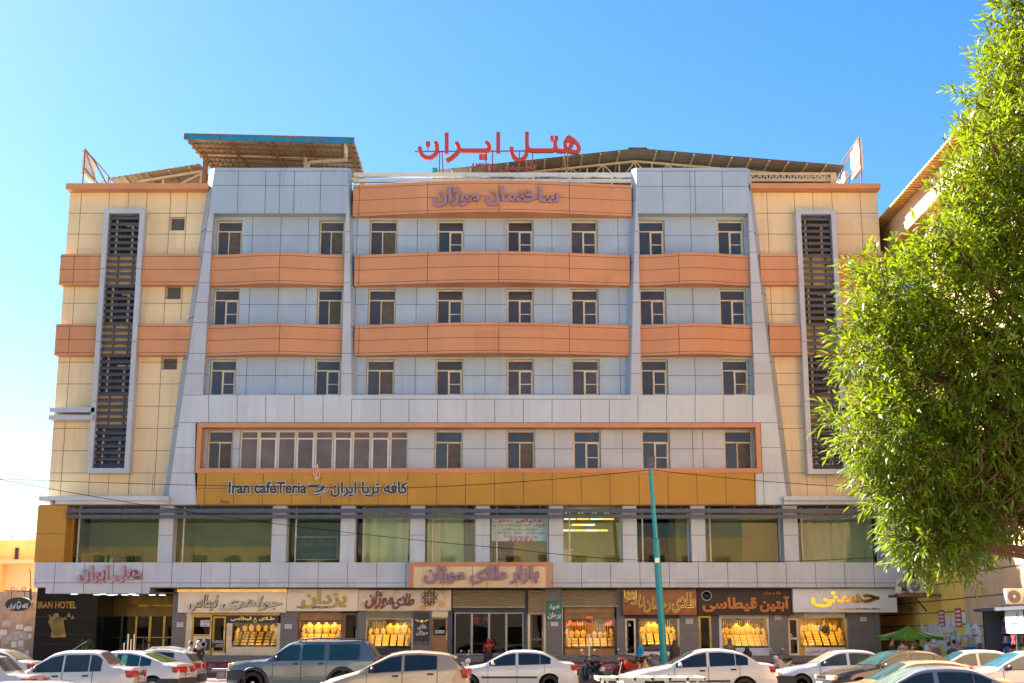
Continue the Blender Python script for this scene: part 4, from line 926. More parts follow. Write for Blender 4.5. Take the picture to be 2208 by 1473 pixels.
for i, (px, py) in enumerate(((160, 1281.0), (222, 1281.0), (209, 1284.5), (246, 1283.5), (238, 1287), (269, 1285), (285, 1281), (292, 1287), (328, 1285.5), (350, 1287))):
    t_ = (py - 1281) / 6.2; Y = 65.5 + t_ * 1.5; X = XP(px, py, Y)
    t = thing('downlight', 'square white downlight set in the hotel entrance ceiling', 'ceiling light', (X, Y, Zc - .02), group='downlights in the hotel entrance ceiling')
    b = MB(); b.box(X - .16, X + .16, Y - .16, Y + .16, Zc - .015, Zc + .02); b.build('rim', white_m, t); b = MB(); b.box(X - .13, X + .13, Y - .13, Y + .13, Zc - .035, Zc - .016); b.build('diffuser', downl, t)
t = thing('letter_sign', 'worn gold IRAN HOTEL letters on the black granite entrance wall', 'sign', (XP(120, 1312, 66.2), 66.2, ZP(1318, 66.2)))
text('IRAN HOTEL', 'letters', mat('tarnished_gold', (.30, .17, .04), .35, .7, .4, 5), RC(82, 1297, 165, 1312, 66.29), 66.29, t, .05, .03)
t = thing('relief_plaque', 'bronze relief plaque mounted on the black granite entrance wall', 'emblem', (XP(125, 1350, 66.2), 66.2, ZP(1374, 66.2)))
em = [(106, 1325), (111, 1328), (114, 1331), (118, 1323), (126, 1322), (130, 1331), (138, 1333), (139, 1345), (141, 1360), (143, 1367), (144, 1374), (114, 1375), (110, 1372), (113, 1362), (109, 1348), (105, 1342), (108, 1335)]
b = MB(); b.prism(blob(em, 66.29), 66.22, 66.29); b.build('relief', mat('bronze_relief', (.22, .13, .04), .35, .75, .4, 6), t)
b = MB(); b.ball((XP(124, 1350, 66.2), 66.22, ZP(1350, 66.2)), (.28, .03, .42), 16, 10); b.build('shield', mat('olive_bronze', (.13, .10, .035), .3, .7, .3, 4), t, smooth=True)
b = MB()
for px, py, s_ in ((141, 1333, .07), (149, 1326, .1), (157, 1331, .08)):
    X, Z = P(px, py, 66.29); b.prism([(X - s_, Z - s_), (X + s_, Z - s_), (X, Z + s_ * 1.4)], 66.25, 66.29)
b.build('three_peaks', MATS['bronze_relief'], t)
# stair rail
t = thing('stair_railing', 'steel stair railing with four posts in front of the hotel doors', 'railing', (XP(275, 1400, 64.6), 64.6, 0))
for px, py in ((268, 1386), (277, 1367), (283, 1378), (290, 1367)):
    X, Z = P(px, py, 64.6); b = MB(); b.lathe([(.035, 0), (.035, Z - .08), (.05, Z - .06), (.05, Z - .02), (.02, Z)], (X, 64.6, 0), 'z', 10); b.build('post', steel, t, smooth=True)
b = MB(); p0 = P(277, 1375, 64.6); p1 = P(290, 1375, 64.6); p2 = P(252, 1408, 64.6); b.bar((p0[0], 64.6, p0[1]), (p1[0], 64.6, p1[1]), .05); b.bar((p0[0], 64.6, p0[1]), (p2[0], 64.6, p2[1]), .05); p3 = P(310, 1372, 64.6); p4 = P(332, 1398, 64.6); b.bar((p3[0], 64.6, p3[1]), (p4[0], 64.6, p4[1]), .06); b.bar((p3[0], 64.6, p3[1]), (p3[0], 64.6, .1), .06); b.build('handrail', blackp, t)
# ------------- first floor rooms behind the tinted glass
cur_w = mat('pale_curtain', (.80, .84, .76), .9, 0, .1, 1); cur_g = mat('grey_curtain', (.20, .22, .24), .9, 0, .1, 1); cur_gr = mat('green_grey_curtain', (.62, .68, .60), .9, 0, .1, 1)
def curtain(pa, pb, label, m, Y=66.9, amp=.07, swoop=0):
    X0, X1 = XP(pa, 1150, Y), XP(pb, 1150, Y); Z0, Z1 = ZF1 + .02, ZF2 - .05; b = MB(); n = int((X1 - X0) * 14)
    P0 = []
    for i in range(n + 1):
        t_ = i / n; x = X0 + (X1 - X0) * t_; P0.append((x, Y + amp * math.sin(t_ * n * .9) * (.6 + .4 * math.sin(t_ * 7))))
    for i in range(n):
        for k in range(4):
            za, zb = Z0 + (Z1 - Z0) * k / 4, Z0 + (Z1 - Z0) * (k + 1) / 4
            sh = lambda x, z: X0 + (x - X0) * (1 + swoop * (1 - (z - Z0) / (Z1 - Z0)) * .15)
            b.face([(sh(P0[i][0], za), P0[i][1], za), (sh(P0[i + 1][0], za), P0[i + 1][1], za), (sh(P0[i + 1][0], zb), P0[i + 1][1], zb), (sh(P0[i][0], zb), P0[i][1], zb)])
    o = b.build('curtain', m, smooth=True, sharp=80); tag(o, label, 'curtain'); return o
curtain(784, 884, 'pale green-white curtain drawn across the fourth first floor window', cur_w, swoop=-.3); curtain(921, 1000, 'light curtain pulled to the left in the narrow first floor window', cur_gr); curtain(1001, 1025, 'dark grey curtain bunched at the right of the narrow first floor window', cur_g)
curtain(1726, 1790, 'left half of the grey curtains in the rightmost first floor window', mat('blue_grey_curtain', (.42, .50, .52), .9, 0, .1)); curtain(1792, 1880, 'right half of the grey curtains in the rightmost first floor window', MATS['blue_grey_curtain'])
b = MB()
for px in (363, 601, 749, 900, 1041, 1199, 1358, 1505, 1705): X = XP(px, 1150, 66.5); b.box(X - .1, X + .1, 66.5, 71.5, ZF1, ZF2)
part(b, 'partition_wall', MATS['inner_olive_wall'])
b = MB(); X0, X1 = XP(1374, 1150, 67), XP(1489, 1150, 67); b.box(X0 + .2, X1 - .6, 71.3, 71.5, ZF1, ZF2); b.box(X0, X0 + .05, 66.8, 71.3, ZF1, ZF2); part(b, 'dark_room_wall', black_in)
b = MB(); b.box(X1 - .75, X1 - .2, 66.7, 67.0, ZF1, ZF2); part(b, 'room_pillar', mat('tan_pillar', (.40, .27, .10), .8))
# office ceiling panels
for r, (py, xs) in enumerate(((1120, (1229, 1257, 1285, 1311)), (1133, (1245, 1270)), (1145, (1224, 1249, 1274, 1298)))):
    for i, px in enumerate(xs):
        Y = 67.0 + r * 1.25; X = XP(px, py, Y); Z = ZP(py, Y); wp = (i + r) % 2 == 1 if r != 0 else i % 2 == 1
        o = MB().box(X - .28, X + .28, Y - .25, Y + .25, Z, Z + .05).build('light_panel', mat('amber_ceiling_panel', (1, .6, .1), .5, 0, 0, emit=((1, .50, .06), .35)) if wp else mat('white_ceiling_panel', (.8, 1, .9), .5, 0, 0, emit=((.7, 1, .85), .26)))
        tag(o, 'glowing amber ceiling panel in the office window' if wp else 'glowing greenish white ceiling panel in the office window', 'ceiling light', 'amber panels of the office ceiling' if wp else 'white panels of the office ceiling')
for px in (1224, 1252, 1281, 1308):
    X, Z = P(px, 1107, 66.9); o = MB(); [o.box(X - .1 + .08 * k, X - .05 + .08 * k, 66.9, 66.93, Z + .03 * (k % 2), Z + .03 * (k % 2) + .03) for k in range(3)]; tag(o.build('spotlight_cluster', MATS['white_ceiling_panel']), 'small cluster spotlight at the top of the office window', 'ceiling light', 'cluster spotlights of the office')
o = MB(); X0, X1, Z0, Z1 = RC(1213, 1184, 1236, 1213, 67.2); o.box(X0, X1, 67.2, 67.8, Z1 - .06, Z1); o.box(X0 + .05, X1 - .1, 67.25, 67.75, Z0, Z1 - .06); tag(o.build('office_desk', white_m), 'white desk corner behind the office window glass', 'desk')
# banner and posters in the first floor windows
t = flat_sign('cloth_banner', 'colourful cyan banner with red and yellow Persian lines in a first floor window', 'banner', RC(1060, 1117, 1179.5, 1167, YG - .04), YG - .04, mat('cyan_banner', (.42, .62, .62), .6, 0, .2, 1.5, tint2=(.55, .62, .58)), [('دنیای هنر', MATS['red_ink'], (.1, .9, .78, .98), .05), ('فروش کلیه ملزومات هنری', mat('olive_ink', (.22, .18, .02), .6), (.04, .96, .62, .76), .04), ('سفارش و آموزشگاهی', MATS['olive_ink'], (.18, .82, .45, .59), .04), ('رزین ، ویترای ، دکوپاژ ، شمع سازی', MATS['olive_ink'], (.05, .96, .29, .42), .04), ('پاساژ موژان طبقه اول پلاک ۳۶', MATS['red_ink'], (.22, .82, .1, .25), .04)])
b = MB(); a, c, z0, z1 = RC(1060, 1117, 1179.5, 1167, YG - .04)
for i, cl in enumerate(('pink', 'c', 'pink', 'c', 'pink')): b.prism([(a + (c - a) * (.3 + .09 * i), z0 + .01), (a + (c - a) * (.36 + .09 * i), z0 + .01), (a + (c - a) * (.39 + .09 * i), z0 + .11), (a + (c - a) * (.35 + .09 * i), z0 + .11)], YG - .043, YG - .0405)
b.build('pencil_motif', mat('hot_pink_ink', (.5, .06, .2), .6), t)
flat_sign('poster', 'dark poster with green Persian lettering in the third first floor window', 'poster', RC(638, 1158.5, 726.5, 1206, YG - .04), YG - .04, mat('near_black_poster', (.03, .032, .022), .4), [('نمایندگی فروش', mat('green_ink', (.0, .16, .07), .5), (.04, .97, .53, .95), .04), ('کارتخوان سیار', MATS['green_ink'], (.06, .94, .05, .45), .04)])
wpo = [o for o in bpy.data.objects if o.get('label', '').startswith('dark poster with green')][0]
a, c, z0, z1 = RC(637, 1157.5, 727.5, 1207, YG - .05); frame_rect(a, c, z0, z1, YG - .06, .025, .015).build('border', mat('pale_border', (.4, .45, .42), .5), wpo)
# things on the sill of the first window
def sill(px, label, name, cat, m, kind, Y=66.8):
    X0, X1, Z0, Z1 = RC(*px, Y); Z0 = ZF1; b = MB(); cx = (X0 + X1) / 2
    if kind == 'bottle': h = Z1 - Z0; r = (X1 - X0) / 2; b.lathe([(r, 0), (r, h * .6), (r * .8, h * .75), (r * .3, h * .85), (r * .3, h), (0, h)], (cx, Y, Z0), 'z', 12)
    elif kind == 'board': b.obox((cx, Y, (Z0 + Z1) / 2), ((1, 0, 0), (0, 1, .12), (0, -.12, 1)), ((X1 - X0) / 2, .03, (Z1 - Z0) / 2)); b.obox((cx, Y - .035, (Z0 + Z1) / 2), ((1, 0, 0), (0, 1, .12), (0, -.12, 1)), ((X1 - X0) / 2 * .7, .012, (Z1 - Z0) / 2 * .6))
    else:
        for k in range(7): b.ball((random.uniform(X0 + .1, X1 - .1), Y + random.uniform(-.1, .1), Z0 + random.uniform(.05, (Z1 - Z0) * .7)), (random.uniform(.1, .2), .12, random.uniform(.06, .14)), 8, 5)
    o = b.build(name, m, smooth=kind != 'board', sharp=50); tag(o, label, cat)
sill((176, 1193, 215, 1213), 'brown framed board leaning behind the first window glass', 'framed_board', 'frame', wood_l, 'board'); sill((157, 1200, 176, 1213), 'dark blue bundle behind the first window glass', 'cloth_bundle', 'bundle', mat('blue_cloth', (.01, .04, .18), .8), 'heap')
sill((225, 1196, 232, 1213), 'taller pale green bottle on the window sill', 'bottle', 'bottle', mat('pale_green_plastic', (.45, .6, .5), .4), 'bottle'); sill((236, 1203, 244, 1213), 'shorter pale green bottle on the window sill', 'bottle', 'bottle', MATS['pale_green_plastic'], 'bottle'); sill((246, 1196, 292, 1213), 'heap of dark and green cloth on the window sill', 'cloth_heap', 'cloth', mat('mixed_cloth', (.03, .05, .06), .8, 0, .4, 4, tint2=(.03, .25, .12)), 'heap')
# cupboards under the banner
b = MB(); X0, X1, Z0, Z1 = RC(1108, 1165, 1180, 1213, 67.0); b.box(X0, X1, 67.0, 67.5, ZF1, Z1); b.box((X0 + X1) / 2 - .006, (X0 + X1) / 2 + .006, 66.995, 67.02, ZF1, Z1, 1); tag(b.build('cupboard', [mat('tan_cupboard', (.42, .28, .10), .6), blackp]), 'tan two door cupboard below the cyan banner', 'cupboard')
b = MB(); X0, X1, Z0, Z1 = RC(1062, 1168, 1107, 1213, 67.0); 
for z in (ZF1 + .3, ZF1 + .75): b.box(X0, X1, 67, 67.4, z, z + .03)
b.box(X0, X0 + .03, 67, 67.4, ZF1, Z1); b.box(X1 - .03, X1, 67, 67.4, ZF1, Z1)
for k in range(12): x = random.uniform(X0 + .1, X1 - .15); b.box(x, x + random.uniform(.08, .2), 67.05, 67.3, ZF1 + .33, ZF1 + .33 + random.uniform(.06, .3))
tag(b.build('shelf_rack', wood), 'dark shelf rack with goods beside the tan cupboard', 'shelf')
def drop(o):
    for ch in list(o.children): drop(ch)
    bpy.data.objects.remove(o)
for o in (BUST, TRAY, CHAIN): drop(o)
# ---------------------------------------------------------------- roof top
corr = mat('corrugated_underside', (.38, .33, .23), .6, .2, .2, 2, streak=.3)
blue_f = mat('blue_fascia', (.015, .20, .33), .4, .1, .15, 2, streak=.15)
def corrugated(mb, P00, P10, P11, P01, pitch=.25, amp=.03):
    """sheet between four corners, ribs running from edge 0 to edge 1 direction (P00->P01)"""
    P00, P10, P11, P01 = map(Vector, (P00, P10, P11, P01)); n = max(4, int((P10 - P00).length / pitch * 2)); up = (P10 - P00).cross(P01 - P00).normalized()
    if up.z < 0: up = -up
    for i in range(n):
        a, c = i / n, (i + 1) / n; ha, hc = (amp if i % 2 else 0), (0 if i % 2 else amp)
        q = [P00.lerp(P10, a) + up * ha, P00.lerp(P10, c) + up * hc, P01.lerp(P11, c) + up * hc, P01.lerp(P11, a) + up * ha]
        mb.face(q); mb.face([v + up * .012 for v in q])
def at(px, py, Y): x, z = P(px, py, Y); return Vector((x, Y, z))
# large flat canopy with the blue edge
YA, YBk = 64.9, 71.5
t = thing('roof_canopy', 'large corrugated roof canopy with a bright blue front edge', 'canopy', (XP(590, 390, 68), 68, ZTOP))
A0, A1 = at(398, 297, YA), at(764, 306, YA); dz = .25
B0, B1 = Vector((A0.x + .25, YBk, A0.z + dz - .05)), Vector((A1.x, YBk, A1.z - .05))
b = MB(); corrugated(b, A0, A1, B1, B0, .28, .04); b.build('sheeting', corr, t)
b = MB(); dn = Vector((0, 0, .17)); d2 = Vector((0, .1, -.03))
b.mesh([A0 - dn * .6 - Vector((0, .05, 0)), A1 - dn * .6 - Vector((0, .05, 0)), A1 + dn - Vector((0, .05, 0)), A0 + dn - Vector((0, .05, 0)), A0 - dn * .6, A1 - dn * .6, A1 + dn, A0 + dn], [(0, 1, 2, 3), (4, 7, 6, 5), (0, 4, 5, 1), (3, 2, 6, 7), (0, 3, 7, 4), (1, 5, 6, 2)]); b.build('blue_fascia', blue_f, t)
b = MB(); q = A0 + dn; r = A1 + dn; b.bar(q + Vector((0, -.04, .02)), r + Vector((0, -.04, .02)), .06)
for k in (0, .21, .42, .58, .63, .755, .81, .985): p = A0.lerp(A1, k) + Vector((0, -.07, 0)); b.bar(p - dn * .7, p + dn, .035)
b.build('fascia_clip', rust, t)
b = MB()
for k in range(1, 9): y = k / 9; b.bar(A0.lerp(B0, y) - Vector((0, 0, .06)), A1.lerp(B1, y) - Vector((0, 0, .06)), .06, .1)
for k in range(5): b.bar(A0.lerp(A1, .03 + k * .235) - Vector((0, -.05, .16)), B0.lerp(B1, .03 + k * .235) - Vector((0, 0, .16)), .09, .12)
b.build('purlins', rust, t)
b = MB(); yb = 67.2
def chord(py0, py1, y): return at(436, py0, y), at(742, py1, y)
c0, c1 = chord(322, 331, yb); e0, e1 = chord(333.5, 342, yb); b.bar(c0, c1, .10); b.bar(e0, e1, .10)
for i in range(14): p = c0.lerp(c1, i / 13); q = e0.lerp(e1, i / 13); b.bar(p, q, .05)
b.build('lattice_beam', cream_steel, t)
b = MB(); p = at(444, 334, 66.8); b.bar(p, (p.x, 66.8, ZTOP - .1), .22); b.build('post', rust, t)
b = MB(); p = at(659, 340, yb); b.bar(p, (p.x, yb, ZTOP - .1), .16); b.build('post', cream_steel, t)
b = MB(); p = [at(746, 309, 65.2), at(746, 328, 65.2), at(745, 345, 66.2), at(672, 349, 67), at(665, 352, 67), at(663, 364, 67)]; b.tube(p, .1, 8); b.build('drain_pipe', mat('white_pipe', (.55, .48, .38), .5, 0, .2, 3), t, smooth=True)
# stair house below it
o = MB(); X0, X1, Z0, Z1 = RC(474, 349, 577, 372, 71.0); o.prism([(X0, ZTOP - .2), (X1 + .2, ZTOP - .2), (X1 - .1, Z1), (X0, Z1)], 71.0, 76); tag(o.build('stair_house', mat('ochre_wall', (.50, .27, .04), .8, 0, .15, 1)), 'ochre stair house under the blue edged roof canopy', 'roof hut')
# small lean-to canopy on the left
t = thing('roof_canopy', 'small sloping corrugated roof at the left end of the roof', 'canopy', (XP(350, 390, 69), 69, ZTOP))
p0, p1, p2, p3 = at(240, 384, 67), at(431, 354, 67), at(446, 380, 72), at(250, 396, 72)
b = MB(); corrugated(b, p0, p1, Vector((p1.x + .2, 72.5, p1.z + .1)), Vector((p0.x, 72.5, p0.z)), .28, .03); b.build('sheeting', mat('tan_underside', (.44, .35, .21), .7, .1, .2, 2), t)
b = MB(); L0, L1 = at(243, 398, 67.4), at(440, 364, 67.4)
b.bar(at(300, 392, 67.4), at(440, 369, 67.4), .12); b.bar(at(388, 398, 67.4), at(440, 372, 67.4), .1); b.bar(at(352, 398, 67.4), at(352, 385, 67.4), .08)
for k in (.15, .4, .65, .88): a = p0.lerp(p1, k); b.bar(a - Vector((0, 0, .07)), (a.x + .05, 72.3, a.z), .07, .07)
b.build('framing', cream_steel, t); b = MB(); a = at(439, 372, 67.3); b.bar(a, (a.x, 67.3, ZTOP - .1), .3); b.build('post', cream_steel, t)
# big gabled shed with trusses
t = thing('roof_shed', 'wide gabled corrugated roof shed on pale lattice trusses', 'roof shed', (XP(1390, 390, 70), 70, ZTOP))
y0, y1 = 67.6, 82
ridge, el, er = at(1375, 320, y0), at(934, 368, y0), at(1822, 357, y0); dk = lambda v: Vector((v.x, y1, v.z))
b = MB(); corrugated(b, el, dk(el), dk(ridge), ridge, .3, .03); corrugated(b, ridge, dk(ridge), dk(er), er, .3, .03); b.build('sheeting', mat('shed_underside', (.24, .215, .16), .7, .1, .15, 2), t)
b = MB(); b.box(ridge.x - .5, ridge.x + .5, y0 + .05, y1, ridge.z + .03, ridge.z + .07); b.build('ridge_cap', mat('ridge_metal', (.12, .11, .10), .5, .3), t)
b = MB()
for sgn, e in ((0, el), (1, er)):
    for k in range(1, 11):
        p = ridge.lerp(e, k / 11) - Vector((0, 0, .07)); b.bar(p, (p.x, y1, p.z), .06, .09)
b.build('purlins', cream_steel, t)
for yy in (69.0, 73.5, 78):
    b = MB(); R0 = Vector((ridge.x, yy, ridge.z - .22)); E0, E1 = Vector((el.x + .4, yy, el.z - .12)), Vector((er.x - .3, yy, er.z - .22)); zb = at(1400, 389, 69).z
    b.bar(E0, R0, .11); b.bar(R0, E1, .11); b.bar((E0.x, yy, zb), (E1.x, yy, zb), .12); n = 12
    for e in (E0, E1):
        for k in range(n + 1):
            p = R0.lerp(e, k / n)
            if p.z - zb < .15: continue
            b.bar(p, (p.x, yy, zb), .06)
            if k < n:
                q = R0.lerp(e, (k + 1) / n); a = (p.x, yy, zb) if k % 2 else p; c_ = q if k % 2 else (q.x, yy, zb)
                b.bar(a, c_, .055)
    b.build('truss', cream_steel, t)
b = MB()
for xa, xb in ((1618, 1800),):
    for py in (375.5, 389): b.bar(at(xa, py, 67.9), at(xb, py, 67.9), .14)
    n = 14
    for k in range(n): p = at(xa + (xb - xa) * k / n, 389, 67.9); q = at(xa + (xb - xa) * (k + .5) / n, 376, 67.9); r = at(xa + (xb - xa) * (k + 1) / n, 389, 67.9); b.bar(p, q, .06); b.bar(q, r, .06)
p = at(1796, 375, 67.8); b.bar(p, (p.x, 67.8, ZTOP - .1), .3); b.build('edge_beam', cream_steel, t)
b = MB(); p = at(938, 380, 67.6); b.box(p.x - .12, p.x + .12, 67.4, 67.6, p.z - .5, p.z + .4); b.build('gutter_end', mat('teal_gutter', (.02, .22, .25), .5), t)
# lattice frames with letters facing the side streets
def side_frame(label, x_at, pts_front, Yf, Yb, ztop_f, ztop_b, flip):
    t = thing('sign_frame', label, 'sign frame', (x_at, (Yf + Yb) / 2, ZTOP)); b = MB(); rs = .035
    zb = ZTOP - .05
    def q(k, v): y = Yf + (Yb - Yf) * k; zt = ztop_f + (ztop_b - ztop_f) * k; return Vector((x_at, y, zb + (zt - zb) * v))
    for v in (.08, .55, 1): b.tube([q(0, v), q(1, v)], rs, 6)
    for k in (0, .33, .66, 1): b.tube([q(k, 0), q(k, 1)], rs, 6)
    for k in (0, .33, .66): b.tube([q(k, 1), q(k + .33, .08)], rs * .7, 6)
    b.tube([q(.1, 1), (x_at - flip * 1.3, Yf + 1, zb)], rs, 6); b.tube([q(.9, 1), (x_at - flip * 1.3, Yb - .5, zb)], rs, 6); b.build('lattice', rust, t)
    for k, (h0, h1) in enumerate(((.45, 1.05), (.25, .8), (.3, .95), (.1, .6))):
        y = Yf + (Yb - Yf) * (.03 + .25 * k); yy = y + (Yb - Yf) * .14; zt = ztop_f + (ztop_b - ztop_f) * (.1 + .25 * k); za = zb + (zt - zb) * h0; zc = zb + (zt - zb) * h1
        m = MB(); xa, xb = sorted((x_at + flip * .06, x_at + flip * .24)); m.box(xa, xb, y, yy, za, zc)
        if k % 2: m.box(xa, xb, yy, yy + (Yb - Yf) * .06, za, za + .2)
        m.build('letter', [mat('white_letter_box', (.62, .60, .55), .5)], t)
fl_x = XP(180, 360, 66.4)
side_frame('rusty lattice frame with white letters at the left roof corner', XP(181, 360, 66.3), None, 66.3, 79.0, ZP(322, 66.3), ZP(322, 66.3), -1)
side_frame('rusty lattice frame with white letters at the right roof corner', XP(1855, 340, 66.3), None, 66.3, 79.0, ZP(296, 66.3), ZP(296, 66.3), 1)
# red roof letters on their steel frame
YR = 66.6
t = thing('roof_sign', 'big red Persian hotel letters standing on a rusty frame above the roof', 'roof sign', (XP(1075, 370, YR), YR, ZTOP))
def zq(x, y): return P(880 + x / 5.52, 270 + y / 5.517, YR)
def stroke(mb, pts, w_, Y0, d, mi=0, closed=False):
    """flat lettering stroke of constant width along pixel points"""
    pts = [Vector(p) for p in pts]; n = len(pts); L_, R2 = [], []
    for i, p in enumerate(pts):
        a = pts[i - 1] if (i or closed) else p; c_ = pts[(i + 1) % n] if (i < n - 1 or closed) else p; d1 = (p - a).normalized() if (p - a).length > 1e-6 else None; d2_ = (c_ - p).normalized() if (c_ - p).length > 1e-6 else None
        dd = ((d1 or d2_) + (d2_ or d1)); dd = dd.normalized() if dd.length > 1e-6 else (d1 or d2_); nn = Vector((-dd.y, dd.x)); k = 1
        if d1 and d2_: k = 1 / max(.6, nn.dot(Vector((-d1.y, d1.x))))
        L_.append(p + nn * w_ / 2 * k); R2.append(p - nn * w_ / 2 * k)
    m = n if closed else n - 1
    for i in range(m):
        j = (i + 1) % n; mb.prism([(v.x, v.y) for v in (L_[i], L_[j], R2[j], R2[i])], Y0, Y0 + d, mi)
def arc(cx, cy, rx, ry, a0, a1, n=14): return [zq(cx + rx * math.cos(R_(a0 + (a1 - a0) * i / n)), cy + ry * math.sin(R_(a0 + (a1 - a0) * i / n))) for i in range(n + 1)]
wS = 46 / 5.52 / 41.5
b = MB(); d = .22
NS = [0]
def S(pts, ww=wS): NS[0] += 1; stroke(b, [zq(*p) for p in pts], ww, YR + .005 * NS[0], d)
S([(139, 252), (142, 300), (165, 350), (205, 378), (240, 385), (285, 375), (325, 340), (345, 295), (342, 235), (322, 190)])
b2 = MB()
S([(236, 190), (236, 250)], wS * 1.1); S([(458, 86), (458, 332)]); S([(1072, 76), (1072, 322)])
S([(455, 418), (520, 380), (575, 335), (605, 288), (600, 245), (570, 195)]); S([(600, 285), (650, 295), (900, 295), (950, 290), (966, 265), (962, 230), (925, 188)])
S([(868, 340), (868, 395)], wS); S([(918, 340), (918, 395)], wS)
S([(1232, 252), (1230, 300), (1250, 360), (1290, 400), (1330, 408), (1375, 390), (1408, 340), (1414, 290), (1414, 72)]); S([(1414, 240), (1440, 285), (1480, 292), (1720, 292), (1748, 280), (1750, 175)]); S([(1748, 240), (1775, 290), (1830, 300), (1890, 285), (1960, 310), (2015, 312), (2035, 275), (2020, 225), (1975, 175), (1900, 125)])
S([(1890, 285), (1868, 245), (1868, 200), (1900, 150), (1935, 180), (1945, 225), (1920, 270)]); S([(1712, 118), (1712, 172)], wS * .95); S([(1765, 118), (1765, 172)], wS * .95)
b.build('letters', redm, t, weld=False)
text('تأسیس ۱۳۳۵', 'small_letters', mat('dull_red_letter', (.26, .055, .045), .5), RC(1017, 347, 1157, 370, YR), YR + .1, t, .1, .045)
b = MB(); rl = at(894, 327, YR + .3); rr = at(1245, 325, YR + .3); b.bar(rl, rr, .06)
for px in (948, 953, 1048, 1062, 1120, 1148, 1217, 1224): p = at(px, 326, YR + .3); b.bar(p, (p.x + (.15 if px % 2 else 0), YR + .3, ZTOP - .3), .06)
p = at(923, 317, YR + .15); b.bar(p, (p.x, YR + .15, rl.z), .05); b.build('frame', rust, t)
# ---------------------------------------------------------------- ground, street, neighbours
asphalt = mat('asphalt', (.085, .079, .07), .85, 0, .2, .6, bump=.4, fine=30)
pave = mat('reddish_pavement', (.10, .052, .048), .8, 0, .2, 1.5, bump=.2)
b = MB(); b.face([(-900, -500, -.35), (900, -500, -.35), (900, 1500, -.35), (-900, 1500, -.35)]); tag(b.build('ground', mat('dusty_ground', (.36, .30, .22), .9, 0, .2, .05)), kind='structure')
prof = [(4, -.33), (22, -.32), (30, -.22), (37, -.02), (44, -.02), (53, -.12)]
b = MB()
for (ya, za), (yb_, zb) in zip(prof, prof[1:]): b.face([(-120, ya, za), (120, ya, za), (120, yb_, zb), (-120, yb_, zb)])
tag(b.build('road', asphalt), kind='structure')
b = MB(); b.box(-120, 120, 53, 53.25, -.35, .03); tag(b.build('kerb', concrete), kind='structure')
b = MB(); b.face([(-120, 53.25, .02), (120, 53.25, .02), (120, 67, .12), (-120, 67, .12)]); tag(b.build('pavement', pave), kind='structure')
b = MB(); b.box(-60, 60, -8, 4, -.35, -.05); tag(b.build('near_pavement', mat('near_paving', (.38, .34, .28), .85, 0, .2, 1.2)), kind='structure')
# houses across the street (behind the photographer, mirrored in the glass)
oppo = mat('tan_brick', (.52, .38, .22), .85, 0, .2, .6); oppw = mat('pale_render', (.62, .54, .42), .85, 0, .15, .4)
for (xa, xb, h, m, lab) in ((-48, -13, 11, oppo, 'tan brick house across the street left of the photographer'), (-12, 12, 14, oppw, 'pale rendered house across the street behind the photographer'), (13, 50, 12, oppo, 'tan brick house across the street right of the photographer')):
    t = thing('street_house', lab, 'house', ((xa + xb) / 2, -10, -.3)); b = MB(); b.box(xa, xb, -22, -10, -.35, h); b.build('wall', m, t); w_ = None
    for r in range(3):
        for i in range(int((xb - xa) / 3.4)):
            x = xa + 1.2 + i * 3.4; z = 1.2 + r * 3.6; f = MB(); f.box(x, x + 1.5, -10.002, -9.95, z, z + 1.7); f.build('window', pane_m, t)
# left neighbour: stained wall with notices, orange house behind, railing
YL = 67.2
t = thing('boundary_wall', 'stained tan boundary wall with torn notices left of the black entrance', 'wall', (XP(20, 1400, YL), YL, 0))
X1 = XP(76, 1350, YL); b = MB(); b.box(-40, X1, YL, YL + .4, 0, ZP(1276, YL)); b.build('wall_face', plaster, t)
for i in range(34):
    px = random.uniform(-5, 62); py = random.uniform(1345, 1430) if i > 5 else (1352, 1356, 1367, 1372, 1376, 1390)[i]; 
    if i <= 5: px = (42, 62, 43, 60, 26, 30)[i]
    X, Z = P(px, py, YL); w_, h_ = random.uniform(.1, .24), random.uniform(.06, .16)
    if i <= 3: w_, h_ = .17, .11
    o = MB(); o.box(X - w_, X + w_, YL - .003 - .0009 * i, YL - .0005, Z - h_, Z + h_); o.build('notice', paper if i < 20 else mat('torn_paper', (.50, .44, .36), .9, 0, .4, 6), t)
t = thing('orange_house', 'orange rendered house rising behind the stained boundary wall', 'house', (XP(30, 1300, 74), 74, 0))
org = mat('orange_render', (.85, .47, .18), .85, 0, .12, .5, streak=.15); orl2 = mat('pale_orange_render', (.88, .58, .32), .85, 0, .1, .5, streak=.1)
b = MB(); X1 = XP(90, 1200, 74); b.box(-50, X1, 74, 90, 0, ZP(1217, 74)); b.build('wall', orl2, t); b = MB(); b.box(-50, X1 - .1, 76, 90, ZP(1217, 74), ZP(1165, 76)); b.build('upper_wall', org, t)
b = MB(); b.box(-50, X1 + .1, 73.3, 76, ZP(1217, 74), ZP(1208, 74)); b.build('ledge', orl2, t); b = MB(); xa, _ = P(8, 1270, 73.9); b.box(-50, xa, 73.3, 73.98, 0, ZP(1217, 74)); b.build('side_bay', org, t)
b = MB()
for px in (33.5, 37): X, Z = P(px, 1197, 75.9); b.box(X - .05, X + .05, 75.9, 75.98, Z - .4, Z + .4)
b.build('slit_window', blackp, t)
b = MB()
for py in (1150, 1156, 1162): b.bar(at(-60, py - 3, 78), at(90, py + 3, 78), .06)
for px in (-40, 26, 85): p = at(px, 1148, 78); b.bar(p, (p.x, 78, ZP(1168, 78)), .06)
b.build('railing', white_m, t)
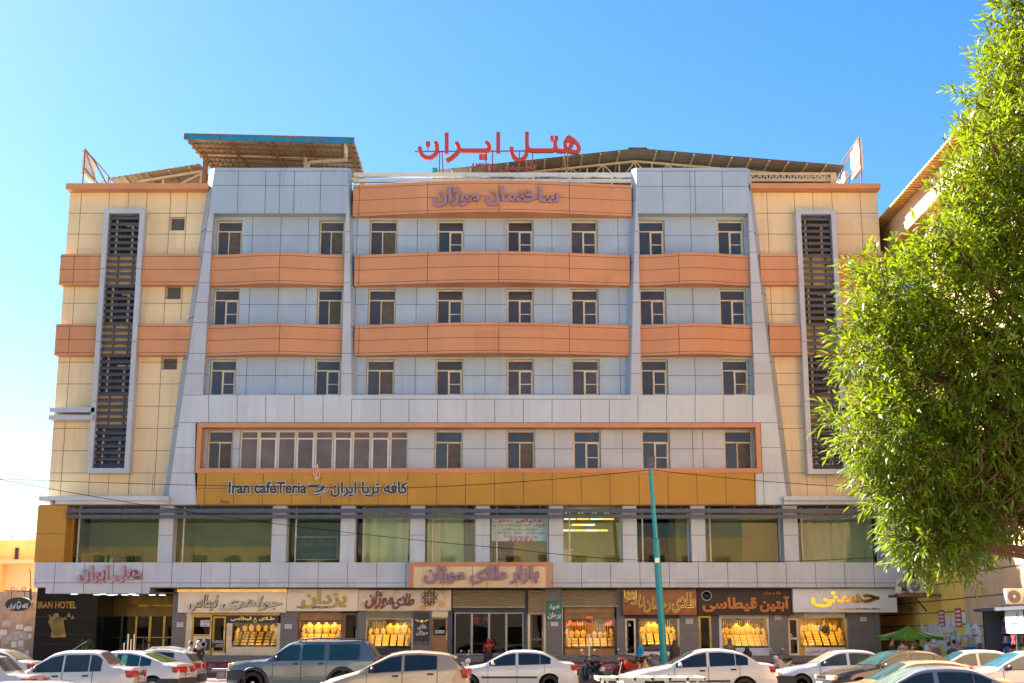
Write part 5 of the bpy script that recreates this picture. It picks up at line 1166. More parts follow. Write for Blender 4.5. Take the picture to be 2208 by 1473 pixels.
t = thing('street_lamp', 'thin curved lamp standing on the orange house wall', 'lamp', (XP(64, 1270, 73.5), 73.5, 5)); b = MB(); b.tube([at(66, 1272, 73.2), at(66, 1232, 73.2), at(64, 1228, 73.2), at(61, 1229, 73.2)], .03, 6); b.build('pipe', rust, t)
# oval bracket sign
YO = 65.8
t = thing('bracket_sign', 'black oval cafe sign hanging from a wrought iron bracket', 'hanging sign', (XP(36, 1300, YO), YO, ZP(1318, YO)))
c_ = P(39, 1303, YO); rx_, rz_ = 29 / 45.5, 15.5 / 46
b = MB(); n = 32; ell = [(c_[0] + rx_ * math.cos(2 * math.pi * i / n), c_[1] + rz_ * math.sin(2 * math.pi * i / n)) for i in range(n)]
b.prism(ell, YO, YO + .35); b.build('oval_box', mat('cream_plastic', (.6, .5, .36), .4), t)
b = MB(); b.prism([(c_[0] + (x - c_[0]) * .97, c_[1] + (z - c_[1]) * .97) for x, z in ell], YO - .01, YO - .001); b.build('face', blackp, t)
text('کافه تریا ایران', 'letters', white_m, RC(19, 1301, 61, 1314, YO), YO - .011, t, .008, .03); fz_ = P(41, 1295, YO); b = MB(); b.prism([(fz_[0] - .02, fz_[1] - .05), (fz_[0] + .03, fz_[1] - .05), (fz_[0] + .02, fz_[1] + .02), (fz_[0] + .005, fz_[1] + .09), (fz_[0] - .03, fz_[1] + .02)], YO - .02, YO - .011); b.build('flame', MATS['flame_red'], t)
b = MB(); b.bar((fz_[0] - .07, YO - .014, fz_[1] - .085), (fz_[0] + .08, YO - .014, fz_[1] - .085), .04, .008); b.build('cup', white_m, t)
b = MB(); yb = YO + .17; p0, p1 = at(10, 1274, yb), at(66, 1275, yb); b.bar(p0, p1, .05); b.bar(at(66, 1270, yb), at(66, 1297, yb), .09); b.bar(at(66, 1290, yb), at(66, 1290, YL), .06)
for px in (25, 53): b.bar(at(px, 1274, yb), at(px, 1290, yb), .03)
for px, s_ in ((26, 1), (53, -1)):
    cc = at(px, 1270, yb); b.tube([cc + Vector((s_ * (.13 - .012 * k) * math.cos(k * .55), 0, (.13 - .012 * k) * math.sin(k * .55))) for k in range(10)], .018, 5)
b.tube([at(28, 1273, yb), at(36, 1268, yb), at(40, 1273, yb), at(45, 1269, yb), at(51, 1273, yb)], .016, 5); b.build('bracket', blackp, t)
# right neighbour: a wall along the side street
XW = 19.3
t = thing('neighbour_building', 'yellow and tan side wall of the building right of the hotel', 'building', (XW, 58, 0))
yel = mat('yellow_render', (.97, .57, .10), .85, 0, .08, .6, streak=.12); tan = mat('tan_render', (.70, .42, .22), .85, 0, .15, .8, streak=.3, bump=.2)
def yx(px, py): return PX(px, py, XW)
y_s = yx(2079, 1250)[0]; ZW = PX(1960, 700, XW)[1]
b = MB(); b.box(XW, XW + 10, y_s, 90, 0, ZW)
for py in (1216, 1243, 1264, 1298, 1323, 1349):
    z = PX(1990, py, XW)[1]; b.box(XW - .012, XW + .01, y_s, 90, z - .022, z + .022, 1)
b.build('yellow_wall', [yel, mat('brown_joint', (.16, .09, .04), .8, 0, 0)], t)
b = MB(); b.box(XW - .06, XW + 10, 18, y_s - .003, 0, ZW)
for py in (1180, 1236, 1289, 1351, 1371):
    z = PX(2082, py, XW)[1]; b.box(XW - .075, XW - .05, 18, y_s - .003, z - .025, z + .025, 1)
b.build('tan_wall', [tan, MATS['brown_joint']], t)
b = MB(); ze = PX(1896, 471, XW - .6)[1]; zb = PX(1900, 538, XW)[1]
for i in range(160): y = 20 + i * .36; b.box(XW - .6, XW + 12, y, y + .2, ze - .05, ze + .05); b.box(XW - .6, XW + 12, y + .2, y + .36, ze - .09, ze + .01)
b.build('corrugated_roof', mat('yellow_roof_sheet', (.40, .23, .06), .6, .1, .2, 1, streak=.3), t)
pe = mat('peach_beam', (.66, .42, .26), .8, 0, .1, .6, streak=.1)
b = MB(); b.box(XW, XW + .6, 20, 78, zb, ze - .09); b.box(XW - .15, XW + .6, 20, 78, zb - .5, zb); b.build('beam', pe, t)
b = MB(); b.box(XW + 4, XW + 4.2, 20, 78, ZW, zb - .5); b.box(XW + .1, XW + 4, 78, 78.2, ZW, zb - .5); b.build('loggia_back', mat('dark_loggia', (.10, .06, .04), .9), t)
for y in (30, 40, 50, 60, 70): b = MB(); b.box(XW + .1, XW + .6, y, y + .8, ZW, zb - .5); b.build('loggia_column', pe, t)
b = MB()
for k in range(3): b.bar((XW + .1, 25, ZW + .4 + .35 * k), (XW + .1, 75, ZW + .4 + .35 * k), .05)
b.build('loggia_railing', rust, t)
b = MB(); yy, zz = yx(2100, 1172); b.box(XW - .1, XW, yy - .7, yy + .7, zz - .6, zz + .35); b.build('wall_vent', mat('grey_vent', (.25, .20, .16), .7), t)
for px, py, w_, h_, m in ((2031, 1334, .42, .42, 'red_poster'), (2044, 1339, .34, .28, None), (2056, 1341, .25, .2, None), (2067, 1332, .42, .45, 'red_poster'), (2079, 1332, .25, .22, None), (2047, 1374, .25, .42, 'blue_poster'), (2092, 1360, .3, .35, 'cyan_poster')):
    y, z = yx(px, py); b = MB(); x_ = XW - .02 if y > y_s else XW - .08; b.box(x_, x_ + .012, y - w_, y + w_, z - h_ * .9, z + h_ * .9)
    c_ = {'red_poster': (.55, .07, .05), 'blue_poster': (.05, .13, .33), 'cyan_poster': (.2, .5, .62)}.get(m)
    if m:
        for k in range(4): zz = z + h_ * (.6 - .4 * k); b.box(x_ - .006, x_ + .002, y - w_ * .75, y + w_ * .75, zz - .05, zz + .04, 1)
    b.build('poster', [mat(m, c_, .6) if m else paper, paper], t)
for i in range(70):
    px = random.uniform(1990, 2118); py = random.uniform(1352, 1400); y, z = yx(px, py); b = MB(); x_ = (XW - .012 if y > y_s else XW - .076) - .0009 * i; w_, h_ = random.uniform(.1, .4), random.uniform(.08, .22); b.box(x_, XW - .0 if y > y_s else XW - .06, y - w_, y + w_, z - h_, z + h_); b.build('torn_notice', paper if i % 3 else MATS['torn_paper'], t)
# air conditioners on their bracket shelf
def ac(c, label, fan_dark=True, w_=.85, h_=.62, d_=.32, ry=0):
    t = thing('air_conditioner', label, 'air conditioner', c, ry); b = MB(); b.box(-w_ / 2, w_ / 2, 0, d_, .04, h_); b.build('casing', mat('ac_casing', (.60, .54, .44), .5, 0, .1, 4), t, bevel=.02, world=False)
    b = MB(); b.lathe([(.235, 0), (.235, -.012), (.21, -.012)], (-.13, 0, h_ / 2 + .02), 'y', 24); b.lathe([(.21, -.004), (0, -.004)], (-.13, 0, h_ / 2 + .02), 'y', 24)
    b.build('fan_opening', mat('fan_dark', (.07, .06, .055), .6), t, world=False)
    b = MB()
    for k in range(6): b.lathe([(.035 * (k + .6), -.013), (.035 * (k + .6) + .007, -.02), (.035 * (k + .6) + .014, -.013)], (-.13, 0, h_ / 2 + .02), 'y', 20)
    b.lathe([(.055, -.01), (.055, -.025), (0, -.025)], (-.13, 0, h_ / 2 + .02), 'y', 14); b.build('fan_grille', MATS['ac_casing'], t, world=False)
    b = MB(); b.box(-w_ / 2 + .05, -w_ / 2 + .15, .02, d_ - .02, 0, .04); b.box(w_ / 2 - .15, w_ / 2 - .05, .02, d_ - .02, 0, .04); b.build('feet', dgrey, t, world=False); return t
YAC = 62.3
sx0, sz = P(1937, 1283, YAC); sx1 = XW
def lab_mark(t, x0, x1, z, m): b = MB(); b.ball(((x0 + x1) / 2, -.006, z), ((x1 - x0) / 2, .008, .025), 14, 6); b.build('badge', m, t, world=False)
p = P(1984, 1274.5, YAC); a1 = ac((p[0] - .07, YAC, sz + .06), 'nearer pale air conditioner with a blue oval badge on the bracket shelf', w_=.78); lab_mark(a1, .18, .36, .56, mat('badge_blue', (.03, .04, .4), .4))
p = P(1967, 1270, YAC + .8); a2 = ac((p[0] - .28, YAC + .75, sz + .06), 'farther air conditioner half hidden behind the nearer one on the shelf', w_=.8, h_=.7); lab_mark(a2, .18, .36, .6, MATS['badge_blue'])
p = P(1941, 1275, YAC); t = thing('junction_box', 'small pale box with cables at the left end of the bracket shelf', 'box', (p[0] - .05, YAC, sz + .06)); b = MB(); b.box(-.12, .12, 0, .3, 0, .3); b.build('case', MATS['ac_casing'], t, world=False, bevel=.015); b = MB(); b.tube([(.12, .1, .1), (.25, .05, .25), (.35, .1, .1), (.4, .1, 0)], .02, 6); b.build('cable', blackp, t, world=False)
t = thing('bracket_shelf', 'rusty steel bracket shelf carrying air conditioners on the yellow wall', 'shelf', (sx0, YAC, sz)); b = MB(); b.box(sx0 - .05, XW, YAC - .15, YAC - .05, sz - .08, sz + .04); b.box(sx0 - .05, XW, YAC + 1.4, YAC + 1.5, sz - .08, sz + .04)
for k in range(6): x = sx0 + (XW - sx0) * k / 6; b.box(x, x + .08, YAC - .05, YAC + 1.4, sz + .0, sz + .04)
b.build('rack', rust, t); b = MB()
for px, qx, yk in ((1940, 1966, YAC + 1.4), (1970, 1998, YAC - .1)): a = P(px, 1284, yk); c_ = P(qx, 1318, yk); b.bar((a[0], yk, a[1]), (min(c_[0], XW), yk, c_[1]), .06)
b.build('strut', blackp, t)
y_a, z_a = PX(2190, 1288, XW - .5); a3 = ac((XW - .42, y_a, z_a - .3), 'white air conditioner with a green badge above the pharmacy kiosk', w_=.84); lab_mark(a3, .2, .36, .3, mat('badge_green', (.05, .45, .2), .4))
b = MB(); b.box(-.5, .5, -.05, .4, -.06, -.01); b.obox((.1, .1, -.25), ((0, 0, 1), (1, 0, 0), (0, 1, 0)), (.2, .03, .03)); b.build('bracket', rust, a3, world=False)
# kiosk with goods in the right wall
yk0, yk1 = PX(2212, 1380, XW - 1.1)[0] - 2.5, PX(2122, 1380, XW - 1.1)[0]; zk = PX(2130, 1319, XW - 1.1)[1]
t = thing('shop_kiosk', 'glazed kiosk with shelves of coloured boxes against the tan wall', 'kiosk', (XW - .3, (yk0 + yk1) / 2, 0))
kx = XW - 1.1; b = MB(); b.box(kx, kx + .08, yk0, yk0 + .08, 0, zk); b.box(kx, kx + .1, yk1 - .12, yk1, 0, zk); b.box(kx, XW, yk1 - .1, yk1, 0, zk); b.box(kx, kx + .06, (yk0 + yk1) / 2 - .03, (yk0 + yk1) / 2 + .03, 0, zk); b.box(kx - .25, XW, yk0 - .2, yk1 + .25, zk, zk + .12); b.build('frame', dgrey, t)
b = MB(); b.box(XW - .12, XW - .1, yk0, yk1, 0, zk)
for k in range(5): b.box(XW - .5, XW - .12, yk0, yk1 - .12, .4 + .38 * k, .42 + .38 * k)
b.build('shelves', mat('kiosk_shelf', (.20, .22, .18), .6, 0, .2), t)
gm = [mat('goods_' + n_, c_, .5) for n_, c_ in (('red', (.45, .04, .06)), ('blue', (.04, .12, .4)), ('white', (.6, .6, .55)), ('green', (.08, .4, .1)), ('pink', (.55, .12, .25)), ('ochre', (.5, .3, .08)), ('black', (.03, .03, .03)))]
for k in range(7):
    if .425 + .38 * k + .32 > zk: break
    b = MB(); y = yk0 + .05
    while y < yk1 - .3:
        w_ = random.uniform(.06, .18); h_ = random.uniform(.1, .3); b.box(XW - .5 - random.uniform(0, .03), XW - .3, y, y + w_ * .9, .425 + .38 * k, .425 + .38 * k + h_, random.randrange(7)); y += w_
    b.build('goods_row', gm, t)
yc, zc = PX(2188, 1340, kx); b = MB(); b.box(kx - .02, kx - .01, yc - .9, yc + .9, zc - .42, zc + .42); fo = b.build('white_sign', white_m, t)
ym, zm = PX(2186, 1379, kx)
b = MB(); b.obox((kx - .02, ym, zm), ((0, 1, 1), (1, 0, 0), (0, -1, 1)), (.22, .01, .05)); b.obox((kx - .024, ym, zm), ((0, 1, -1), (1, 0, 0), (0, 1, 1)), (.22, .01, .05)); b.build('red_cross', MATS['red_ink'], t)
b = MB(); text('البن', 'x', None, (-.5, .5, -.22, .3), 0, None, .01, .02, mb=b, map3=lambda v: (kx - .022 + v[1], yc - v[0], zc + v[2])); b.build('lettering', mat('teal_ink', (.03, .22, .25), .5), t)
# green parasol
YU = 58.5; xu, zu = P(1957, 1350, YU)
t = thing('market_umbrella', 'big green street umbrella over the crowd beside the yellow wall', 'umbrella', (xu, YU, .15))
ru = 1.42; n = 8; zr = P(1957, 1374, YU)[1]; b = MB(); top = Vector((xu, YU, zu)); rr = [Vector((xu + ru * math.cos(2 * math.pi * (i + .5) / n), YU + ru * math.sin(2 * math.pi * (i + .5) / n), zr)) for i in range(n)]
for i in range(n):
    a, c_ = rr[i], rr[(i + 1) % n]
    for s_ in range(4):
        q0, q1 = s_ / 4, (s_ + 1) / 4; sag = lambda q: Vector((0, 0, -.07 * math.sin(math.pi * q)))
        b.face([top.lerp(a, q0) + sag(q0), top.lerp(a, q1) + sag(q1), top.lerp(c_, q1) + sag(q1), top.lerp(c_, q0) + sag(q0)])
    m_ = (a + c_) / 2; b.face([a, m_ + Vector((0, 0, .03)), m_ - Vector((0, 0, .1)), a - Vector((0, 0, .14))]); b.face([m_ + Vector((0, 0, .03)), c_, c_ - Vector((0, 0, .14)), m_ - Vector((0, 0, .1))])
gt = bpy.data.materials.new('green_canvas'); gt.use_nodes = True; MATS['green_canvas'] = gt; g_ = gt.node_tree; bs = g_.nodes['Principled BSDF']; bs.inputs['Base Color'].default_value = (.07, .26, .015, 1); bs.inputs['Roughness'].default_value = .7
tl = g_.nodes.new('ShaderNodeBsdfTranslucent'); tl.inputs[0].default_value = (.2, .5, .03, 1); mx = g_.nodes.new('ShaderNodeMixShader'); mx.inputs[0].default_value = .35; g_.links.new(bs.outputs[0], mx.inputs[1]); g_.links.new(tl.outputs[0], mx.inputs[2]); g_.links.new(mx.outputs[0], g_.nodes['Material Output'].inputs[0])
b.build('canopy', gt, t); b = MB(); b.tube([(xu, YU, .15), (xu, YU, zu + .08)], .03, 8); b.build('pole', wood, t); b = MB(); [b.bar(top - Vector((0, 0, .1)), r - Vector((0, 0, .02)), .02) for r in rr]; b.build('ribs', steel, t)
# teal lamp post leaning, wires, parking sign, bench, plant
YPp = 56.0
t = thing('lamp_post', 'leaning teal steel lamp post with a floodlight on top', 'lamp post', (XP(1433, 1440, YPp), YPp, .1))
k0, k1, k2 = at(1434, 1458, YPp), at(1414.5, 1166, YPp), at(1402.5, 1012, YPp)
b = MB(); b.tube([k0, k1 + (k0 - k1) * .005], [.15, .13], 16); b.tube([k1 + (k0 - k1) * .006, k1, k1 + (k2 - k1) * .03], [.14, .14, .10], 16); b.tube([k1 + (k2 - k1) * .03, k2], [.1, .085], 16); b.build('pole', tealm, t, smooth=True)
b = MB(); b.tube([k2, k2 + Vector((0, 0, .2))], .03, 6); f0 = k2 + Vector((.02, -.05, .33)); b.obox(f0, ((1, 0, .1), (0, 1, .4), (0, -.4, 1)), (.16, .07, .2)); b.obox(f0 + Vector((0, .07, .12)), ((1, 0, .1), (0, 1, .4), (0, -.4, 1)), (.12, .06, .1)); b.build('floodlight', dgrey, t)
b = MB(); b.obox(f0 + Vector((.01, -.075, .07)), ((1, 0, .1), (0, 1, .4), (0, -.4, 1)), (.12, .012, .1)); b.build('lens', mat('yellow_lens', (.4, .4, .2), .2), t)
b = MB(); z_ = at(1414, 1209, YPp); b.box(z_.x - .05, z_.x + .12, YPp - .2, YPp - .13, z_.z - .1, z_.z + .1); b.build('junction_box', steel, t)
def wire(label, pts, Y0s, sag):
    b = MB(); P3 = [at(px, py, Y) for (px, py), Y in zip(pts, Y0s)]; out = []
    for a, c_ in zip(P3, P3[1:]):
        for i in range(14): k = i / 14; out.append(a.lerp(c_, k) - Vector((0, 0, sag * 4 * k * (1 - k))))
    out.append(P3[-1]); b.tube(out, .012, 4); tag(b.build('cable', mat('cable_black', (.01, .01, .012), 1, 0, 0, spec=0)), label, 'cable')
wire('upper cable running from the left edge to the lamp post top', [(-60, 1030), (880, 1052), (1402, 1013)], [58, 60, YPp], .1)
wire('cable running from the lamp post top down toward the tree', [(1402, 1013), (2300, 1062)], [YPp, 50], .25)
wire('cable drooping from the upper left to the middle of the lamp post', [(-60, 1022), (500, 1117), (1120, 1185), (1414, 1209)], [54, 57, 58, YPp], .08)
wire('cable running from the middle of the lamp post to the right', [(1414, 1209), (2300, 1160)], [YPp, 52], .35)
t = thing('street_sign', 'orange no parking sign on a white post before the timber shop window', 'sign', (XP(1272, 1430, 58.5), 58.5, .12)); YN = 58.5
X0, X1, Z0, Z1 = RC(1264.5, 1328.5, 1278, 1367.5, YN); b = MB(); b.box(X0, X1, YN, YN + .03, Z0, Z1); b.build('board', mat('orange_board', (.65, .20, .02), .5, 0, .08), t, bevel=.01)
b = MB(); cx_, cz_ = P(1268.2, 1338, YN); b.lathe([(.075, 0), (.075, -.006), (0, -.006)], (cx_, YN, cz_), 'y', 18); b.build('no_parking_disc', mat('navy_disc', (.02, .02, .08), .5), t); b = MB(); b.lathe([(.075, -.007), (.075, -.01), (.06, -.01), (.06, -.007)], (cx_, YN, cz_), 'y', 18); b.bar((cx_ - .04, YN - .009, cz_ + .04), (cx_ + .04, YN - .009, cz_ - .04), .015, .004); b.build('disc_ring', MATS['red_ink'], t)
b = MB(); a, c_, z0, z1 = RC(1271.5, 1334, 1276, 1343, YN); b.box(a, c_, YN - .006, YN, z0, z0 + .07); b.box(a + .02, c_ - .02, YN - .006, YN, z0 + .07, z1); b.build('tow_symbol', blackp, t)
text('حمل با جرثقیل', 'lettering', blackp, RC(1266, 1348, 1277, 1351, YN), YN - .001, t, .004, .01); text('۲۴', 'lettering', blackp, RC(1269, 1353, 1274, 1356, YN), YN - .001, t, .004, .02); text('پلیس راهور', 'lettering', blackp, RC(1266, 1359, 1277, 1362, YN), YN - .001, t, .004, .01)
b = MB(); xq = XP(1270.5, 1400, YN + .05); b.tube([(xq, YN + .06, .1), (xq, YN + .06, Z1)], .035, 10); b.build('post', white_m, t)
t = thing('street_bench', 'concrete slab bench on a stub leg at the kerb', 'bench', (XP(475, 1460, 57), 57, .1)); X0, X1, Z0, Z1 = RC(456, 1442, 512, 1448, 57); b = MB(); b.box(X0, X1, 57, 57.5, Z0, Z1); b.build('seat', concrete, t, bevel=.02)
for px in (475, 504): b = MB(); X = XP(px, 1455, 57); b.box(X - .17, X + .17, 57.08, 57.42, .1, Z0); b.build('leg', concrete, t, bevel=.02)
t = thing('potted_plant', 'small leafy plant in a pot before the black granite entrance wall', 'plant', (XP(187, 1400, 65), 65, .1)); lf = mat('dark_leaf', (.07, .12, .02), .5, 0, .3, 5); b = MB(); cp = at(187, 1394, 65)
for i in range(150):
    d_ = Vector((random.gauss(0, .2), random.gauss(0, .18), random.gauss(.02, .17))); o_ = Vector((random.uniform(-1, 1), random.uniform(-1, 1), random.uniform(-.3, 1))).normalized() * .09; s_ = o_.cross(Vector((random.random(), random.random(), random.random()))).normalized() * .025; q = cp + d_; b.face([q, q + o_ * .5 + s_, q + o_, q + o_ * .5 - s_])
b.build('foliage', lf, t); b = MB(); [b.tube([(cp.x, 65, .5), cp + Vector((random.gauss(0, .15), random.gauss(0, .1), random.uniform(-.2, .1)))], .012, 4) for i in range(6)]; b.build('stem', wood, t); b = MB(); b.lathe([(.2, 0), (.28, .45), (.25, .45), (.2, .4), (0, .4)], (cp.x, 65, .1), 'z', 14); b.build('pot', mat('clay_pot', (.3, .12, .06), .8), t)
# ---------------------------------------------------------------- street tree close on the right
YT_ = 9.0
leafm = bpy.data.materials.new('willow_leaf'); leafm.use_nodes = True; MATS['willow_leaf'] = leafm
g_ = leafm.node_tree; bs = g_.nodes['Principled BSDF']; bs.inputs['Roughness'].default_value = .42; bs.inputs['Specular IOR Level'].default_value = .4
tc = g_.nodes.new('ShaderNodeTexCoord'); nz = g_.nodes.new('ShaderNodeTexNoise'); nz.inputs['Scale'].default_value = 7; nz.inputs['Detail'].default_value = 5; g_.links.new(tc.outputs['Object'], nz.inputs['Vector'])
cr = g_.nodes.new('ShaderNodeValToRGB'); cr.color_ramp.elements[0].position = .35; cr.color_ramp.elements[0].color = (.022, .062, .004, 1); cr.color_ramp.elements[1].position = .68; cr.color_ramp.elements[1].color = (.125, .175, .006, 1)
g_.links.new(nz.outputs[0], cr.inputs[0]); g_.links.new(cr.outputs[0], bs.inputs['Base Color'])
tl = g_.nodes.new('ShaderNodeBsdfTranslucent'); tl.inputs[0].default_value = (.26, .33, .004, 1); mx = g_.nodes.new('ShaderNodeMixShader'); mx.inputs[0].default_value = .33
g_.links.new(bs.outputs[0], mx.inputs[1]); g_.links.new(tl.outputs[0], mx.inputs[2]); g_.links.new(mx.outputs[0], g_.nodes['Material Output'].inputs[0])
TR = thing('street_tree', 'leafy green street tree with narrow willow like leaves close on the right', 'tree', (4.75, 9.3, -.05))
rnd = random.Random(3)
def c3(px, py, dy=0): x, z = P(px, py, YT_ + dy); return Vector((x, YT_ + dy, z))
PXM = 3001 / YT_
blobs = [(2205, 30, 62, .2), (2178, 190, 72, .1), (2230, 150, 120, .3), (2150, 325, 80, -.1), (2220, 330, 130, .3), (2092, 430, 58, 0), (2162, 490, 105, .1), (2230, 520, 150, .2), (2052, 525, 58, -.2), (1915, 640, 72, -.1), (2015, 645, 112, .1), (2140, 660, 150, .2), (2240, 720, 150, .3),
         (1900, 760, 82, 0), (1990, 800, 130, .1), (2110, 840, 150, .1), (2240, 880, 150, .2), (1890, 930, 80, -.2), (1970, 980, 110, 0), (2080, 1000, 130, .1), (2200, 1000, 110, .2), (1972, 1070, 78, -.1), (2050, 1110, 85, 0), (1985, 1160, 48, -.2), (2068, 1180, 40, -.2), (2150, 1090, 80, .2), (2240, 1060, 90, .3)]
extra = [(4.6, 9.4, 4.2, 1.5), (5.6, 9.2, 4.9, 1.7), (5.0, 10.3, 5.6, 1.3), (6.3, 10.0, 4.2, 1.4), (5.2, 8.6, 6.1, 1.1), (6.0, 9.2, 6.2, 1.3)]
verts, faces = [], []
def leaf(p, d, ln, wd):
    up = Vector((rnd.gauss(0, .5), rnd.gauss(0, .5), 1)); s = d.cross(up)
    if s.length < 1e-3: return
    s = s.normalized() * wd / 2; nrm = s.cross(d).normalized()
    n = len(verts); m1 = p + d * ln * .35 + nrm * ln * .03; m2 = p + d * ln * .7 + nrm * ln * .0; tip = p + d * ln - nrm * ln * .1 - Vector((0, 0, ln * .02))
    verts.extend([p, m1 + s, m1 - s, m2 + s * .75, m2 - s * .75, tip]); faces.extend([(n, n + 1, n + 2), (n + 1, n + 3, n + 4, n + 2), (n + 3, n + 5, n + 4)])
twv = MB()
def sprig(c, out, sc=1):
    base = c; d = (out + Vector((rnd.gauss(0, .5), rnd.gauss(0, .5), rnd.gauss(.15, .45)))).normalized(); L_ = rnd.uniform(.10, .2) * sc; n = rnd.randint(7, 12)
    side = d.cross(Vector((rnd.gauss(0, 1), rnd.gauss(0, 1), rnd.gauss(0, 1)))).normalized(); b2 = d.cross(side); a0 = rnd.uniform(0, 6.28)
    for i in range(n):
        k = i / (n - 1); p = base + d * L_ * k; a = a0 + i * 2.4; r = side * math.cos(a) + b2 * math.sin(a)
        leaf(p, (d * (.35 + .75 * k) + r * (1 - .5 * k) + Vector((0, 0, -.12))).normalized(), rnd.uniform(.065, .112) * (1 - .25 * k) * sc, rnd.uniform(.012, .0185) * sc)
    if rnd.random() < .3: twv.tube([base - d * .12, base + d * L_], [.004, .002], 4)
ctr = c3(2140, 700, .4)
for px, py, r, dy in blobs:
    c = c3(px, py, dy); R0 = r / PXM; vol = r / 100.0
    for i in range(int(260 * vol ** 1.75)):
        v = Vector((rnd.gauss(0, 1), rnd.gauss(0, 1), rnd.gauss(0, 1))).normalized(); k = rnd.random() ** .38
        if k < .45: continue
        p = c + Vector((v.x * R0, v.y * R0 * 1.3, v.z * R0)) * k * rnd.choice((1, 1, 1, 1.12))
        sprig(p, (v * .8 + (p - ctr).normalized() * .6), rnd.uniform(.85, 1.15))
for x, y, z, r in extra:
    for i in range(420):
        v = Vector((rnd.gauss(0, 1), rnd.gauss(0, 1), rnd.gauss(0, 1))).normalized(); k = rnd.random() ** .35
        p = Vector((x, y, z)) + v * r * k
        if p.y > 5 and p.x / p.y < .345: continue
        sprig(p, v, 1.6)
# hanging shoots below the crown
for px, py in ((2062, 1205), (2072, 1216), (2060, 1190), (1955, 1195), (1990, 1185), (1985, 1200), (1945, 1150), (1925, 1120), (1880, 1060), (1935, 1105), (2095, 1190), (1850, 1000), (1845, 700), (1860, 560), (1870, 590), (1935, 545), (2065, 355), (2070, 360), (2040, 420), (2190, 5), (2165, 130), (2120, 125), (2085, 205), (2150, 255)):
    for q in range(3): sprig(c3(px + rnd.uniform(-8, 8), py + rnd.uniform(-8, 8), rnd.uniform(-.2, .2)), Vector((-.5, -.2, -.2 if py > 1000 else .4)), 1)
me = bpy.data.meshes.new('crown'); o_ = ORG[TR.name]; me.from_pydata([tuple(v - o_) for v in verts], [], faces); me.materials.append(leafm); co = bpy.data.objects.new('crown', me); COL.objects.link(co); co.parent = TR
twm = mat('reddish_twig', (.09, .035, .014), .8, 0, .3, 8)
tw = MB(); root = Vector((4.75, 9.3, -.05)); fork = Vector((4.6, 9.3, 2.6)); tw.tube([root, root.lerp(fork, .5) + Vector((.05, 0, 0)), fork], [.2, .16, .14], 10)
tr = tw.build('trunk', mat('tree_bark', (.12, .07, .035), .9, 0, .3, 9, bump=.5), TR, smooth=True)
tw = MB()
for px, py, r, dy in blobs:
    c = c3(px, py, dy); m = fork.lerp(c, .5) + Vector((rnd.uniform(-.1, .3), 0, rnd.uniform(-.3, .1))); tw.tube([fork, m, c], [.05, .03, .012], 6)
    for k in range(3):
        v = Vector((rnd.gauss(0, 1), rnd.gauss(0, 1), rnd.gauss(0, 1))).normalized() * r / PXM * .9; tw.tube([c, c + v * .5 + Vector((0, 0, .03)), c + v], [.010, .006, .003], 4)
for i in range(70):
    px, py = rnd.uniform(2090, 2240), rnd.uniform(930, 1150); p = c3(px, py, rnd.uniform(-.5, .3)); d = Vector((rnd.uniform(-.25, .05), rnd.uniform(-.1, .1), rnd.uniform(-.22, .02))); 
    e_ = Vector((rnd.gauss(0, .03), rnd.gauss(0, .03), rnd.gauss(0, .03))); tw.tube([p - d * .6 + Vector((0, 0, .08)), p - d * .2 + e_, p + d * .3 - e_, p + d * .7 + e_ * 1.5], [.004, .0035, .0025, .0015], 4)
for px, py in ((2135, 1200), (2150, 1195)): p = c3(px, py - 60); tw.tube([p, p + Vector((.02, 0, -.1)), p + Vector((-.01, 0, -.2))], [.004, .003, .003], 4)
tw.build('limb', twm, TR, smooth=True); twv.build('twigs', twm, TR, weld=False)
# ---------------------------------------------------------------- cars
def road_z(y):
    for (ya, za), (yb_, zb) in zip(prof, prof[1:]):
        if ya <= y <= yb_: return za + (zb - za) * (y - ya) / (yb_ - ya)
    return prof[-1][1]
tyrem = mat('tyre_rubber', (.022, .02, .019), .85, 0, .2, 8); rimm = mat('alloy_rim', (.45, .45, .44), .35, .7, .1, 6); hubm = mat('steel_hub', (.10, .095, .09), .5, .4, .2, 6)
cglass = mat('car_glass', (.012, .020, .026), .03, 0, .2, 1.5, spec=.7); dglass = mat('dusty_car_glass', (.12, .095, .065), .45, 0, .25, 2, spec=.5); tealg = mat('teal_car_glass', (.012, .05, .055), .03, 0, .3, 1.5, spec=.7)
trimm = mat('black_trim', (.018, .018, .02), .5, 0, .1, 4); redl = mat('red_lens', (.38, .012, .01), .15, 0, .15, 9); clearl = mat('clear_lens', (.55, .52, .45), .1, 0, .2, 9, spec=.8); ambl = mat('amber_lens', (.55, .20, .015), .15, 0, .1)
platem = mat('plate_white', (.62, .62, .60), .5); plateb = mat('plate_blue', (.02, .05, .35), .5); grime = mat('underbody', (.02, .019, .018), .9)
def interp(pts, x):
    if x <= pts[0][0]: return pts[0][1]
    for (a, za), (c, zc) in zip(pts, pts[1:]):
        if x <= c: return za + (zc - za) * (x - a) / (c - a) if c > a else zc
    return pts[-1][1]
def smooth_prof(pts, x, d=.05): return (interp(pts, x - d) + 2 * interp(pts, x) + interp(pts, x + d)) / 4
